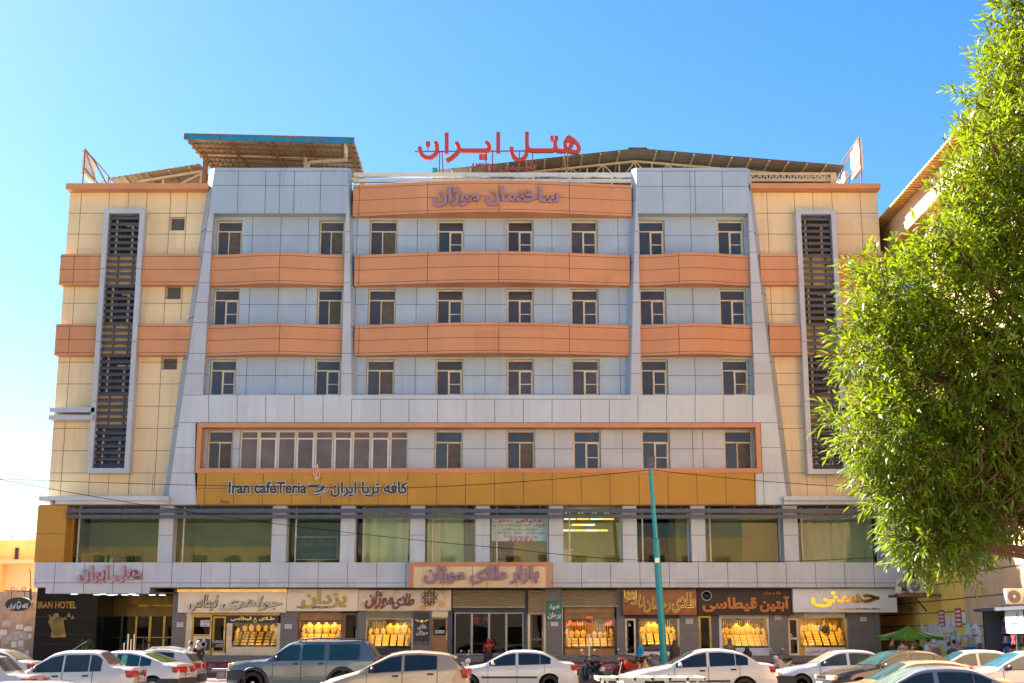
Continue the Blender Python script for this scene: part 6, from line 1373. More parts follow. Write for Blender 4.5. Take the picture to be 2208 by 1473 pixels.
TYPES = {
 'saloon': dict(L=4.4, W=.85, top=[(0, .58), (.03, .66), (.12, .73), (.6, .84), (1.2, .93), (1.32, .95), (2.02, 1.33), (2.25, 1.39), (2.7, 1.41), (3.08, 1.385), (3.28, 1.34), (3.85, 1.04), (4.28, 1.0), (4.37, .94), (4.4, .62)], belt=[(0, .60), (1.3, .87), (3.6, .95), (4.4, .92)], wh=(.83, 3.50), r=.30, cowl=1.36, wtop=2.04, rtop=3.24, rbase=3.82, doors=(1.46, 2.42, 3.32), win=((1.52, 2.36), (2.48, 3.16), (3.20, 3.52))),
 'wedge_saloon': dict(L=4.5, W=.86, top=[(0, .55), (.03, .66), (.15, .74), (.6, .85), (1.25, .95), (1.36, .97), (2.1, 1.36), (2.4, 1.44), (2.9, 1.455), (3.3, 1.40), (3.55, 1.33), (4.0, 1.06), (4.38, 1.03), (4.47, .97), (4.5, .62)], belt=[(0, .60), (1.3, .89), (3.7, .98), (4.5, .95)], wh=(.88, 3.55), r=.31, cowl=1.40, wtop=2.12, rtop=3.36, rbase=3.97, doors=(1.5, 2.5, 3.42), win=((1.56, 2.44), (2.56, 3.28), (3.33, 3.66))),
 'small_saloon': dict(L=3.93, W=.80, top=[(0, .55), (.04, .68), (.15, .76), (1.0, .90), (1.1, .92), (1.72, 1.36), (2.0, 1.43), (2.75, 1.44), (2.95, 1.41), (3.32, 1.02), (3.82, .99), (3.91, .93), (3.93, .58)], belt=[(0, .62), (1.1, .86), (3.93, .91)], wh=(.76, 3.1), r=.27, cowl=1.14, wtop=1.74, rtop=2.94, rbase=3.30, doors=(1.22, 2.06, 2.86), win=((1.28, 2.02), (2.10, 2.72), (2.78, 3.06))),
 'liftback': dict(L=4.44, W=.87, top=[(0, .5), (.04, .62), (.2, .72), (1.2, .93), (1.3, .95), (2.05, 1.34), (2.35, 1.39), (2.9, 1.38), (3.25, 1.30), (3.98, 1.03), (4.34, 1.0), (4.42, .93), (4.44, .6)], belt=[(0, .58), (1.3, .87), (3.7, .95), (4.44, .94)], wh=(.92, 3.66), r=.31, cowl=1.34, wtop=2.07, rtop=3.22, rbase=3.95, doors=(1.45, 2.42, 3.36), win=((1.52, 2.36), (2.48, 3.18), (3.24, 3.56))),
 'hatchback': dict(L=3.83, W=.83, top=[(0, .45), (.04, .6), (.22, .73), (.95, .93), (1.05, .97), (1.78, 1.36), (2.1, 1.43), (2.55, 1.445), (3.1, 1.40), (3.34, 1.36), (3.66, 1.0), (3.78, .93), (3.83, .82), (3.83, .5)], belt=[(0, .58), (1, .86), (3.55, 1.0), (3.83, .86)], wh=(.74, 3.18), r=.29, cowl=1.09, wtop=1.80, rtop=3.36, rbase=3.66, doors=(1.2, 2.12, 3.02), win=((1.26, 2.08), (2.18, 3.0))),
 'pickup': dict(L=5.0, W=.86, top=[(0, .72), (.03, .95), (.15, 1.02), (1.25, 1.11), (1.38, 1.14), (1.95, 1.62), (2.2, 1.69), (2.9, 1.71), (4.3, 1.72), (4.55, 1.66), (4.93, 1.12), (5.0, 1.02), (5.0, .65)], belt=[(0, .86), (1.35, 1.06), (5, 1.10)], wh=(.86, 3.78), r=.36, cowl=1.42, wtop=1.97, rtop=4.55, rbase=4.92, doors=(1.5, 2.42, 3.25), win=((1.54, 2.34), (2.46, 3.14), (3.34, 4.3)), low=.36)}
NCAR = [0]
def car(kind, label, px, Yn, paint, rz=0, group=None, gl=None, rgl=None, rim=None, plate=None, stripe=True, ref='front', gz=None, extras=(), handle=None, bump=None, plate_front=False, windshield=None):
    T = TYPES[kind]; L, W = T['L'], T['W']; gl = gl or cglass; rgl = rgl or gl; low = T.get('low', .24)
    X = P(px, 1430, Yn)[0]; gz = road_z(Yn + W) if gz is None else gz
    if ref == 'rear': X -= L
    t = thing('parked_car' if 'pickup' not in kind else 'pickup_truck', label, 'car' if kind != 'pickup' else 'pickup', (X, Yn + W, gz), 0, group)
    top = lambda x: smooth_prof(T['top'], x); belt = lambda x: min(interp(T['belt'], x), top(x) - .03)
    def Wd(x):
        f = 1.0
        if x < .75: f -= .15 * ((.75 - x) / .75) ** 2.4
        if x > L - .7: f -= .11 * ((x - L + .7) / .7) ** 2.4
        return W * f
    r = T['r']; ra = r + .065
    def zl(x):
        z = low
        for xw in T['wh']:
            if abs(x - xw) < ra: z = max(z, r + math.sqrt(ra * ra - (x - xw) ** 2))
        return min(z, belt(x) - .05)
    def wf(x, z):
        b_ = belt(x); f = 1.0
        if z < .55: f -= .05 * ((.55 - z) / .35) ** 2
        elif b_ > .56: f -= .045 * min(1, (z - .55) / (b_ - .55)) ** 2
        return Wd(x) * f
    def sy(x, z): 
        b_ = belt(x); return wf(x, z) if z <= b_ else wf(x, b_) - .40 * (z - b_)
    xs = sorted({round(i * L / 46, 3) for i in range(47)} | {.015, .04, .08, L - .015, L - .04, L - .08} | {round(xw + ra * math.cos(a * math.pi / 14), 3) for xw in T['wh'] for a in range(15)})
    b = MB(); rows = []
    for x in xs:
        z0 = zl(x); bl = belt(x); k = top(x) - bl; sec = [(sy(x, z0), z0)]
        for q in (.2, .42, .62, .8, .93, 1): z = z0 + (bl - z0) * q; sec.append((sy(x, z), z))
        ye = sy(x, bl) - .40 * k * .9
        if k < .14: ye = sy(x, bl) - .05 - .3 * k
        sec += [(ye, bl + .9 * k), (ye - .04 - .06 * min(k, 1), bl + .975 * k), (ye * .55, bl + k * .995 + .012), (0, bl + k + .016)]
        rows.append([(x, -y, z) for y, z in sec] + [(x, y, z) for y, z in sec[-2::-1]])
    n = len(rows[0])
    vs = [v for rr_ in rows for v in rr_]; fs = []
    for i in range(len(rows) - 1):
        for k in range(n - 1): fs.append((i * n + k, i * n + k + 1, (i + 1) * n + k + 1, (i + 1) * n + k))
    fs.append(tuple(range(n))); fs.append(tuple(range(len(rows) * n - 1, (len(rows) - 1) * n - 1, -1)))
    b.mesh(vs, fs); b.build('body', paint, t, smooth=True, world=False, sharp=38)
    b = MB(); b.box(.2, L - .2, -W + .26, W - .26, low - .04, .7); b.build('underbody', grime, t, world=False)
    def strip(x0, x1, zf0, zf1, off, s, name, m, parent=None, nx=10, nz=3, mb=None, mi=0):
        g = mb or MB()
        for i in range(nx):
            for k in range(nz):
                q = []
                for a, c_ in ((i, k), (i + 1, k), (i + 1, k + 1), (i, k + 1)):
                    x = x0 + (x1 - x0) * a / nx; za, zb = zf0(x), zf1(x); z = za + (zb - za) * c_ / nz; q.append((x, s * (sy(x, z) + off), z))
                if abs(q[0][2] - q[3][2]) < .004 and abs(q[1][2] - q[2][2]) < .004: continue
                g.face(q, mi)
        return g if mb else (g.build(name, m, parent or t, smooth=True, world=False) if g.f else None)
    kt = lambda x: top(x) - belt(x)
    for s in (-1, 1):
        for wi, (xa, xb) in enumerate(T['win']):
            zb0 = lambda x: min(belt(x) + .025, belt(x) + .84 * kt(x)); zt0 = lambda x: belt(x) + max(.80 * kt(x) - .015, min(.025, .84 * kt(x)))
            strip(xa - .014, xb + .014, lambda x: zb0(x) - .018, lambda x: zt0(x) + .014 if kt(x) > .1 else zt0(x), .004, s, 'window_surround', trimm, nx=14)
            strip(xa, xb, zb0, zt0, .009, s, 'side_window', gl, nx=14)
        ds = T['doors']; nd = 2 if len(ds) == 3 else 1
        for d in range(nd):
            xa, xb = ds[d], ds[d + 1]; g = MB(); lo = lambda x: max(zl(x) + .02, low + .06); hi = lambda x: belt(x) - .015
            strip(xa + .012, xb - .012, lo, hi, .003, s, '', None, mb=g, nx=8, nz=6)
            for xe in (xa, xb): strip(xe - .008, xe + .008, lo, lambda x: belt(x), .0045, s, '', None, mb=g, mi=1, nx=1, nz=6)
            strip(xa, xb, lambda x: lo(x) - .012, lo, .0045, s, '', None, mb=g, mi=1, nx=8, nz=1)
            do = g.build('door', [paint, trimm], t, smooth=True, world=False)
            xh = xb - .17; zh = belt(xh) - .10; g = MB(); g.box(xh - .09, xh + .07, s * (sy(xh, zh) + .004), s * (sy(xh, zh) + .035), zh - .022, zh + .022); g.build('handle', handle or trimm, do, world=False, bevel=.008)
        if stripe: strip(T['wh'][0] + ra + .05, T['wh'][1] - ra - .05, lambda x: .50, lambda x: .56, .012, s, 'side_trim', trimm, nx=10, nz=1)
        xm = T['win'][0][0] + .12; zm = belt(xm) + .07; g = MB(); g.ball((xm - .02, s * (sy(xm, zm) + .13), zm + .03), (.06, .11, .075), 12, 8); g.box(xm - .02, xm + .05, s * sy(xm, zm), s * (sy(xm, zm) + .08), zm - .03, zm + .01); g.build('wing_mirror', trimm if 'body_mirror' not in extras else paint, t, smooth=True, world=False)
        for xw, wn in zip(T['wh'], 'fr'):
            wt = MB(); yo, yi = s * (W - .015), s * (W - .21); wt.lathe([(r * .62, yi), (r * .93, yi), (r, yi + s * .03), (r, yo - s * .03), (r * .95, yo), (r * .66, yo), (r * .62, yo - s * .03)], (xw, 0, r), 'y', 28)
            we = bpy.data.objects.new('wheel', None); COL.objects.link(we); we.parent = t; we.empty_display_size = .2
            wt.build('tyre', tyrem, we, smooth=True, world=False)
            rm = MB(); yr = yo - s * .025; rm.lathe([(r * .66, yr), (r * .58, yr)], (xw, 0, r), 'y', 24); rm.lathe([(r * .585, yr - s * .002), (r * .54, yr - s * .05), (0, yr - s * .06)], (xw, 0, r), 'y', 24, mi=1)
            for k in range(6):
                a = k * math.pi / 3; rm.obox((xw + r * .32 * math.cos(a), yr - s * .02, r + r * .32 * math.sin(a)), ((math.cos(a), 0, math.sin(a)), (0, 1, 0), (-math.sin(a), 0, math.cos(a))), (r * .27, .018, r * .075))
            rm.lathe([(r * .16, yr + s * .0), (0, yr + s * .005)], (xw, 0, r), 'y', 12); rm.build('rim', [rim or rimm, hubm], we, smooth=True, world=False)
    def across(x0, x1, name, m, off=.010, mw=.90, nx=8):
        g = MB()
        for i in range(nx):
            for k in range(8):
                q = []
                for a, c_ in ((i, k), (i + 1, k), (i + 1, k + 1), (i, k + 1)):
                    x = x0 + (x1 - x0) * a / nx; kk = kt(x); bl = belt(x); ye = sy(x, bl) - .40 * kk * .9; f = -mw + 2 * mw * c_ / 8; y = ye * f
                    sl = (top(x + .03) - top(x - .03)) / .06; h = math.hypot(1, sl); af = abs(f); z = bl + kk * (.9 + (.1 + .016 / max(kk, .05)) * (1 - max(0, (af - .1) / .9) ** 3.2)) if kk > .05 else top(x)
                    q.append((x - sl / h * (off + .006), y, z + off / h + .004))
                g.face(q)
        return g.build(name, m, t, smooth=True, world=False)
    across(T['cowl'], T['wtop'], 'windscreen', windshield or gl); across(T['rtop'] + .04, T['rbase'] - .03, 'rear_window', rgl)
    # lights, bumpers, plates
    for s in (-1, 1):
        xw = .10; z = top(.16) - .10; g = MB(); yc = s * (Wd(.1) - .20); g.obox((.05, yc, z - .01), ((1, s * -.25, 0), (s * .25, 1, 0), (0, 0, 1)), (.055, .19, .075)); ho = g.build('headlight', clearl, t, bevel=.02, world=False)
        g = MB(); g.obox((.11, s * (Wd(.12) - .03), z - .02), ((1, s * -.35, 0), (s * .35, 1, 0), (0, 0, 1)), (.07, .03, .06)); g.build('indicator', ambl, t, bevel=.012, world=False)
        zt = top(L - .15) - .16; hh = .09
        if kind == 'hatchback': zt = .87; hh = .11
        if kind == 'pickup': zt = .95; hh = .17
        wl_ = .2 if kind != 'liftback' else .3
        g = MB(); g.obox((L - .035, s * (Wd(L - .05) - wl_ + .02), zt), ((1, s * .18, 0), (s * -.18, 1, 0), (0, 0, 1)), (.05, wl_, hh)); g.build('tail_light', redl, t, bevel=.02, world=False)
        g = MB(); g.obox((L - .13, s * (Wd(L - .12) - .01), zt), ((1, s * .3, 0), (s * -.3, 1, 0), (0, 0, 1)), (.10, .025, hh * .95)); g.build('tail_light_side', redl, t, bevel=.012, world=False)
    bm_ = bump or trimm
    for e in (0, 1):
        g = MB(); pts = []
        for x in (.62, .4, .2, .06, 0): xx = x if e == 0 else L - x; pts.append((xx, Wd(xx) + .025))
        ex = -.075 if e == 0 else L + .075
        pl = [(x, -y) for x, y in pts] + [(ex, -Wd(ex) * .8), (ex - (.02 if e == 0 else -.02), 0), (ex, Wd(ex) * .8)] + [(x, y) for x, y in pts[::-1]]
        zc, hh = (.46, .11) if kind != 'pickup' else (.62, .14)
        for (x0, y0), (x1, y1) in zip(pl, pl[1:]):
            q = [(x0, y0, zc - hh), (x1, y1, zc - hh), (x1, y1, zc + hh), (x0, y0, zc + hh)]; g.face(q)
            cxx = L / 2; ins = lambda x, y: (x + (.08 if e == 0 else -.08), y * .94)
            a, c_ = ins(x0, y0), ins(x1, y1); g.face([(x0, y0, zc + hh), (x1, y1, zc + hh), (*c_, zc + hh + .03), (*a, zc + hh + .03)]); g.face([(x0, y0, zc - hh), (*a, zc - hh - .03), (*c_, zc - hh - .03), (x1, y1, zc - hh)])
        g.build('bumper', bm_, t, smooth=True, world=False)
    def plate_at(x, z, nx):
        g = MB(); g.box(x, x + nx * .012, -.26, .26, z - .055, z + .055); po = g.build('number_plate', platem, t, world=False); x2 = x + nx * .0125
        g = MB(); g.box(x2, x2 + nx * .002, -.26 if nx > 0 else .2, -.2 if nx > 0 else .26, z - .055, z + .055); g.build('plate_band', plateb, po, world=False)
        txt, sg = plate or '۱۸ ۲۷۱ ۱۸', 1 if nx > 0 else -1
        g = MB(); text(txt, 'x', None, (-.18, .24, -.038, .038), 0, None, .002, .03, mb=g, map3=lambda v: (x2 + nx * (.001 - v[1]), sg * v[0], z + v[2])); g.build('plate_digits', blackp, po, world=False)
    plate_at(L + .012 if kind not in ('hatchback',) else L + .01, .70 if kind != 'pickup' else .9, 1); plate_at(-.11, .46, -1)
    if kind in ('saloon', 'wedge_saloon', 'pickup', 'small_saloon'):
        g = MB(); z = top(.1) - .1
        for k in range(4): g.box(-.012, .03, -.36, .36, z - .06 + k * .035, z - .045 + k * .035)
        g.build('grille', trimm, t, world=False)
    if 'garnish' in extras: g = MB(); g.box(L - .02, L + .025, -.32, .32, .80, .86); g.build('boot_garnish', trimm, t, world=False, bevel=.01)
    if 'antenna' in extras: g = MB(); x = T['wtop'] + .15; g.tube([(x, .3, top(x)), (x + .45, .3, top(x) + .28)], .006, 5); g.build('antenna', trimm, t, world=False)
    if 'rails' in extras:
        for s in (-1, 1):
            y = s * .52; xa, xb = T['wtop'] + .3, T['rtop'] - .1; g = MB(); zz = lambda x: top(x)
            g.tube([(xa, y, zz(xa) - .02), (xa + .1, y, zz(xa) + .06), ((xa + xb) / 2, y, zz((xa + xb) / 2) + .075), (xb - .1, y, zz(xb) + .05), (xb, y, zz(xb) - .02)], .022, 8); g.build('roof_rail', trimm if kind == 'pickup' else paint, t, smooth=True, world=False)
    if 'spoiler' in extras: g = MB(); x = T['rtop']; g.prism([(x - .12, top(x - .12)), (x + .16, top(x) - .03), (x + .15, top(x) - .07), (x - .02, top(x) - .08)], -.5, .5); g.build('spoiler', paint, t, world=False); g = MB(); g.box(x + .15, x + .17, -.12, .12, top(x) - .055, top(x) - .03); g.build('brake_light', redl, t, world=False)
    if 'flares' in extras:
        for s in (-1, 1):
            for xw in T['wh']:
                g = MB(); m_ = 16; ro, ri_ = ra + .10, ra - .005
                for k in range(m_):
                    a0, a1 = math.pi * (k / m_ * 1.1 - .05), math.pi * ((k + 1) / m_ * 1.1 - .05)
                    q = lambda rr_, a, o_: (xw + rr_ * math.cos(a), s * (wf(xw + rr_ * math.cos(a), .6) + o_), max(r + rr_ * math.sin(a), .2))
                    g.face([q(ri_, a0, .045), q(ri_, a1, .045), q(ro - .03, a1, .05), q(ro - .03, a0, .05)]); g.face([q(ro - .03, a0, .05), q(ro - .03, a1, .05), q(ro, a1, .0), q(ro, a0, .0)]); g.face([q(ri_, a0, -.05), q(ri_, a1, -.05), q(ri_, a1, .045), q(ri_, a0, .045)])
                g.build('wheel_flare', trimm, t, smooth=True, world=False)
    if 'rack' in extras:
        g = MB(); xa, xb = T['wtop'] + .1, T['rtop'] - .05; z = top(2.6) + .09
        for y in (-.5, .5): g.bar((xa, y, z), (xb, y, z), .04)
        for k in range(7): x = xa + (xb - xa) * k / 6; g.bar((x, -.52, z), (x, .52, z), .05, .03)
        for x in (xa + .1, xb - .1):
            for y in (-.5, .5): g.bar((x, y, z), (x, y * 1.02, top(x) - .05), .03)
        g.build('roof_rack', mat('pale_rack', (.55, .50, .42), .5, .2), t, world=False)
    if 'sticker' in extras: g = MB(); x = T['rtop'] + (T['rbase'] - T['rtop']) * .72; g.obox((x + .01, -.33, top(x) + .012), ((1, 0, (top(x + .05) - top(x - .05)) / .1), (0, 1, 0), (0, 0, 1)), (.05, .07, .006)); g.build('window_sticker', mat('lime_sticker', (.3, .6, .03), .5), t, world=False)
    if 'sunshade' in extras: g = MB(); strip(2.62, 2.80, lambda x: belt(x) + .06, lambda x: belt(x) + .74 * kt(x), .012, -1, '', None, mb=g, nx=2); g.build('window_shade', mat('green_shade', (.10, .35, .22), .4), t, world=False)
    t.rotation_euler.z = rz
    return t
def paint(name, col, dust=.0, rough=.18, metal=.0): return mat('paint_' + name, col, rough, metal, .03, 2, coat=1, dust=dust, spec=.5)
pw = paint('white', (.50, .50, .495)); pw2 = paint('warm_white', (.48, .465, .43), .15)
car('small_saloon', 'white boxy saloon with dusty rear window passing in front of the black entrance', -33, 37, pw, extras=('garnish', 'antenna', 'sticker'), rgl=dglass, plate='۱۸ ۲۷۱ ۱۸', gl=mat('dim_car_glass', (.03, .038, .045), .03, 0, .3, 1.5, spec=.6), bump=mat('grey_bumper', (.12, .12, .125), .6))
car('small_saloon', 'white saloon cut by the left picture edge with a black boot strip', 66, 33, pw, ref='rear', extras=('garnish',), gl=mat('olive_car_glass', (.06, .06, .025), .05, 0, .2, 1.5, spec=.6))
car('wedge_saloon', 'dusty silver white saloon parked by the stained boundary wall', 70, 46, paint('dusty_silver', (.5, .5, .49), .35), ref='rear', rgl=dglass, gl=dglass)
car('liftback', 'silver white liftback with green tinted glass turned half away', 404, 42.2, paint('silver', (.52, .51, .48)), rz=-.13, ref='rear', gl=tealg, rgl=mat('green_rear_glass', (.05, .07, .02), .05, 0, .2, 1.5, spec=.7), extras=('sunshade',), plate='۷۱ ۵۹۲ ۱۱')
car('hatchback', 'white estate hatch with roof rails and spoiler parked behind the liftback', 424, 47.5, pw2, ref='rear', extras=('rails', 'spoiler'), rgl=dglass)
car('pickup', 'grey blue crew pickup with a canopy and black wheel flares', 489, 45.6, paint('slate', (.10, .13, .155), .12, .25, .3), gl=tealg, rgl=dglass, extras=('rails', 'flares'), stripe=False)
car('hatchback', 'beige champagne five door hatchback with dark windows in mid street', 690, 36, paint('champagne', (.40, .30, .19), .2, .3, .25), extras=('spoiler',), gl=cglass, rgl=tealg, bump=None)
car('saloon', 'white saloon with black side strips parked before the bazaar entrance', 957, 46.2, pw, extras=('body_mirror',), rgl=dglass, handle=pw, bump=pw)
car('wedge_saloon', 'white saloon with alloy wheels driving past the leaning teal lamp post', 1344, 41, pw, extras=('body_mirror',), bump=pw)
car('saloon', 'pale blue silver saloon parked under the white sign board shop', 1674, 46.5, paint('ice_blue', (.42, .47, .55), .3, .25, .2), gl=mat('green_car_glass', (.03, .05, .035), .04, 0, .3, 1.5, spec=.7), windshield=mat('hazy_windscreen', (.16, .16, .11), .15, 0, .3, 2, spec=.7))
car('saloon', 'black brown saloon turned toward the street with papers behind its windscreen', 1786, 40.5, paint('black_brown', (.018, .015, .014), .18), rz=.16, gl=tealg)
car('saloon', 'dusty cream saloon driving in the near lane at right', 1765, 31.2, paint('cream', (.36, .25, .12), .35), gl=tealg, bump=pw2)
car('saloon', 'blue grey saloon with dusty roof nearest the lower right corner', 1763, 28.3, paint('blue_grey', (.12, .18, .27), .6, .25, .3), gl=cglass, windshield=mat('sky_windscreen', (.10, .14, .12), .06, 0, .4, 1.5, spec=.8))
car('saloon', 'white saloon with teal windows parked in front of the crowd by the wall', 1952, 45.5, pw, gl=tealg)
car('saloon', 'white and blue saloon entering from the right picture edge', 2049, 38.6, paint('pearl_blue', (.50, .54, .60), .1), gl=mat('blue_car_glass', (.02, .09, .14), .04, 0, .4, 1.5, spec=.7))
car('hatchback', 'white car with a pale slatted roof rack at the bottom picture edge', 985, 18.4, pw, extras=('rack',))
car('small_saloon', 'white car of which only the roof shows at the lower left corner', 108 - 2.95 * 148, 20, pw)
# ---------------------------------------------------------------- people
skin_a = mat('skin_tan', (.36, .19, .11), .6, 0, .06, 6); skin_b = mat('skin_light', (.45, .26, .16), .6, 0, .06, 6); hair_k = mat('black_hair', (.012, .01, .009), .6, 0, .2, 20); hair_g = mat('grey_hair', (.24, .22, .20), .7, 0, .2, 20)
def skin_mesh(verts, edges, radii, root=0, sub=1):
    me = bpy.data.meshes.new('sk'); me.from_pydata(verts, edges, []); o = bpy.data.objects.new('sk', me); COL.objects.link(o)
    m = o.modifiers.new('Skin', 'SKIN'); m.use_smooth_shade = True; m.branch_smoothing = .4
    for i, r in enumerate(radii): d = me.skin_vertices[0].data[i]; d.radius = r if isinstance(r, tuple) else (r, r); d.use_root = (i == root)
    s = o.modifiers.new('Sub', 'SUBSURF'); s.levels = sub; s.render_levels = sub
    dg = bpy.context.evaluated_depsgraph_get(); dg.update(); out = bpy.data.meshes.new_from_object(o.evaluated_get(dg)); bpy.data.objects.remove(o); bpy.data.meshes.remove(me)
    return out
def link_mesh(me, name, m, parent):
    me.materials.clear(); me.materials.append(m); me.name = name
    me.polygons.foreach_set('use_smooth', [True] * len(me.polygons)); o = bpy.data.objects.new(name, me); COL.objects.link(o); o.parent = parent; return o
class Sk:
    def __init__(s): s.v = []; s.e = []; s.r = []
    def add(s, p, r, par=None):
        s.v.append(tuple(p)); s.r.append(r); i = len(s.v) - 1
        if par is not None: s.e.append((par, i))
        return i
    def chain(s, pts, par):
        for p, r in pts: par = s.add(p, r, par)
        return par
def person(label, px, pytop, Y, face=0, shirt=None, trousers=None, hair=hair_k, skin=skin_a, scarf=None, chador=None, armL='down', armR='down', stride=.0, zg=None, sleeve=1, mask=None, hmin=1.5, long_coat=None, xoff=0, cap=None, pants_len=1):
    """face: heading in degrees, 0 looks at the camera, 90 looks left"""
    X, Zt = P(px, pytop, Y); zg = .02 + (.12 - .02) * max(0, (Y - 53.25)) / 13.75 if zg is None else zg
    h = Zt - zg; h = max(hmin, min(1.86, h)); k = h / 1.70
    t = thing('person', label, 'person', (X, Y, zg), -R_(face))
    S = Sk(); V = lambda x, y, z: (x * k, y * k, z * k)
    pel = S.add(V(0, 0, .95), (.15 * k, .105 * k)); sp = S.add(V(0, .01, 1.12), (.135 * k, .10 * k), pel); ch = S.add(V(0, .0, 1.32), (.16 * k, .105 * k), sp); nb = S.add(V(0, .01, 1.43), (.09 * k, .07 * k), ch); nk = S.add(V(0, .0, 1.485), (.052 * k, .055 * k), nb)
    h1 = S.add(V(0, -.01, 1.55), (.066 * k, .078 * k), nk); h2 = S.add(V(0, -.01, 1.62), (.076 * k, .092 * k), h1); h3 = S.add(V(0, 0, 1.675), (.055 * k, .07 * k), h2)
    nose = S.add(V(0, -.105, 1.575), .012 * k, h1)
    for s in (-1, 1): S.add(V(s * .083, .005, 1.585), (.010 * k, .02 * k), h2)
    joints = {}
    for s, mode in ((1, armL), (-1, armR)):
        sh = S.add(V(s * .185, .01, 1.39), .062 * k, ch)
        if mode == 'down': el, wr, hd, fd = (s * .225, .03, 1.12), (s * .22, -.06, .88), (s * .215, -.08, .81), (0, -.02, -1)
        elif mode == 'bag': el, wr, hd, fd = (s * .24, .05, 1.13), (s * .2, -.12, .96), (s * .195, -.15, .90), (0, -.1, -1)
        elif mode == 'point': el, wr, hd, fd = (s * .44, -.06, 1.40), (s * .68, -.10, 1.44), (s * .76, -.11, 1.45), (s, -.05, .02)
        elif mode == 'head': el, wr, hd, fd = (s * .30, -.02, 1.42), (s * .15, -.06, 1.58), (s * .12, -.07, 1.64), (-s * .4, -.1, 1)
        elif mode == 'front': el, wr, hd, fd = (s * .22, -.02, 1.13), (s * .12, -.24, 1.12), (s * .08, -.31, 1.13), (-s * .3, -1, .1)
        elif mode == 'swing': el, wr, hd, fd = (s * .23, -.03, 1.13), (s * .22, -.18, .93), (s * .215, -.22, .87), (0, -.4, -1)
        e1 = S.add(V(*el), .042 * k, sh); w1 = S.add(V(*wr), .030 * k, e1); p1 = S.add(V(*hd), (.040 * k, .022 * k), w1); joints[s] = (V(s * .185, .01, 1.39), V(*el), V(*wr), V(*hd))
        d = Vector(fd).normalized(); sd_ = d.cross(Vector((s, 0, 0)) if abs(d.x) < .8 else Vector((0, 1, 0))).normalized(); cu = sd_.cross(d) * s
        for q, ln in ((-1.5, .055), (-.5, .068), (.5, .072), (1.5, .064)):
            b0 = Vector(hd) + d * .035 + sd_ * q * .017; S.chain([(V(*(b0 + d * ln * .5)), .009 * k), (V(*(b0 + d * ln + cu * -.012)), .0075 * k)], p1)
        tb = Vector(hd) + sd_ * -.035; S.chain([(V(*(tb + d * .02)), .010 * k), (V(*(tb + d * .05 + sd_ * -.008)), .008 * k)], p1)
    legs = {}
    for s in (1, -1):
        f = stride * s; hp = S.add(V(s * .085, 0, .88), (.085 * k, .09 * k), pel); kn = V(s * .095, -f * .55 - abs(stride) * .12, .49); an = V(s * .095, -f * 1.0 + (.05 if f < 0 else 0), .09 + (.05 if f < 0 else 0)); to = (an[0] + s * .02 * k, an[1] - .15 * k, .035 * k)
        a = S.add(kn, .058 * k, hp); c_ = S.add(an, .042 * k, a); S.add((an[0], an[1] + .02 * k, .045 * k), .045 * k, c_); S.add(to, (.038 * k, .03 * k), c_); legs[s] = (V(s * .085, 0, .88), kn, an, to)
    link_mesh(skin_mesh(S.v, S.e, S.r), 'body', skin, t)
    # face
    b = MB()
    for s in (-1, 1): b.ball(V(s * .032, -.088, 1.605), (.012 * k, .008 * k, .007 * k), 8, 5)
    b.build('eyes', hair_k, t, world=False); b = MB(); b.ball(V(0, -.088, 1.535), (.022 * k, .010 * k, .006 * k), 8, 5); b.build('mouth', mat('lips', (.30, .10, .08), .6), t, world=False)
    if mask: b = MB(); b.ball(V(0, -.045, 1.545), (.066 * k, .066 * k, .05 * k), 12, 8); b.build('face_mask', mask, t, smooth=True, world=False)
    def cap_mesh(r, c, zcut, ycut):
        b = MB(); n, m = 16, 10; pt = []
        for i in range(m + 1):
            a = math.pi * i / m
            for j in range(n): q = 2 * math.pi * j / n; pt.append((c[0] + r[0] * math.sin(a) * math.cos(q), c[1] + r[1] * math.sin(a) * math.sin(q), c[2] + r[2] * math.cos(a)))
        for i in range(m):
            for j in range(n):
                f = [i * n + j, (i + 1) * n + j, (i + 1) * n + (j + 1) % n, i * n + (j + 1) % n]; cz = sum(pt[q][2] for q in f) / 4; cy = sum(pt[q][1] for q in f) / 4
                if cy < ycut and cz < zcut: continue
                b.face([pt[q] for q in f])
        return b
    if hair and not scarf and not chador: cap_mesh((.088 * k, .106 * k, .10 * k), V(0, .008, 1.615), 1.645 * k, .02 * k).build('hair', hair, t, smooth=True, world=False, weld=True)
    if cap: b = MB(); b.ball(V(0, 0, 1.65), (.09 * k, .105 * k, .07 * k), 14, 8); b.box(-.06 * k, .06 * k, -.18 * k, -.05 * k, 1.635 * k, 1.65 * k); b.build('cap', cap, t, smooth=True, world=False)
    if scarf: 
        b = cap_mesh((.102 * k, .118 * k, .125 * k), V(0, .012, 1.595), 1.655 * k, -.035 * k); b.lathe([(.10 * k, 1.50 * k), (.12 * k, 1.46 * k), (.17 * k, 1.38 * k)], (0, .015 * k, 0), 'z', 16, sy=.8); b.build('headscarf', scarf, t, smooth=True, world=False)
    if shirt:
        S = Sk(); a = S.add(V(0, 0, .90), (.172 * k, .128 * k)); a1 = S.add(V(0, .01, 1.10), (.158 * k, .122 * k), a); a2 = S.add(V(0, 0, 1.30), (.182 * k, .128 * k), a1); S.add(V(0, .01, 1.425), (.10 * k, .08 * k), a2)
        for s in (1, -1):
            j = joints[s]; sh = S.add(j[0], .075 * k, a2); el = S.add(j[1], .058 * k, sh)
            if sleeve: S.add(tuple(j[1][q] + (j[2][q] - j[1][q]) * .92 for q in range(3)), .045 * k, el)
        link_mesh(skin_mesh(S.v, S.e, S.r), 'shirt' if not long_coat else 'coat', shirt, t)
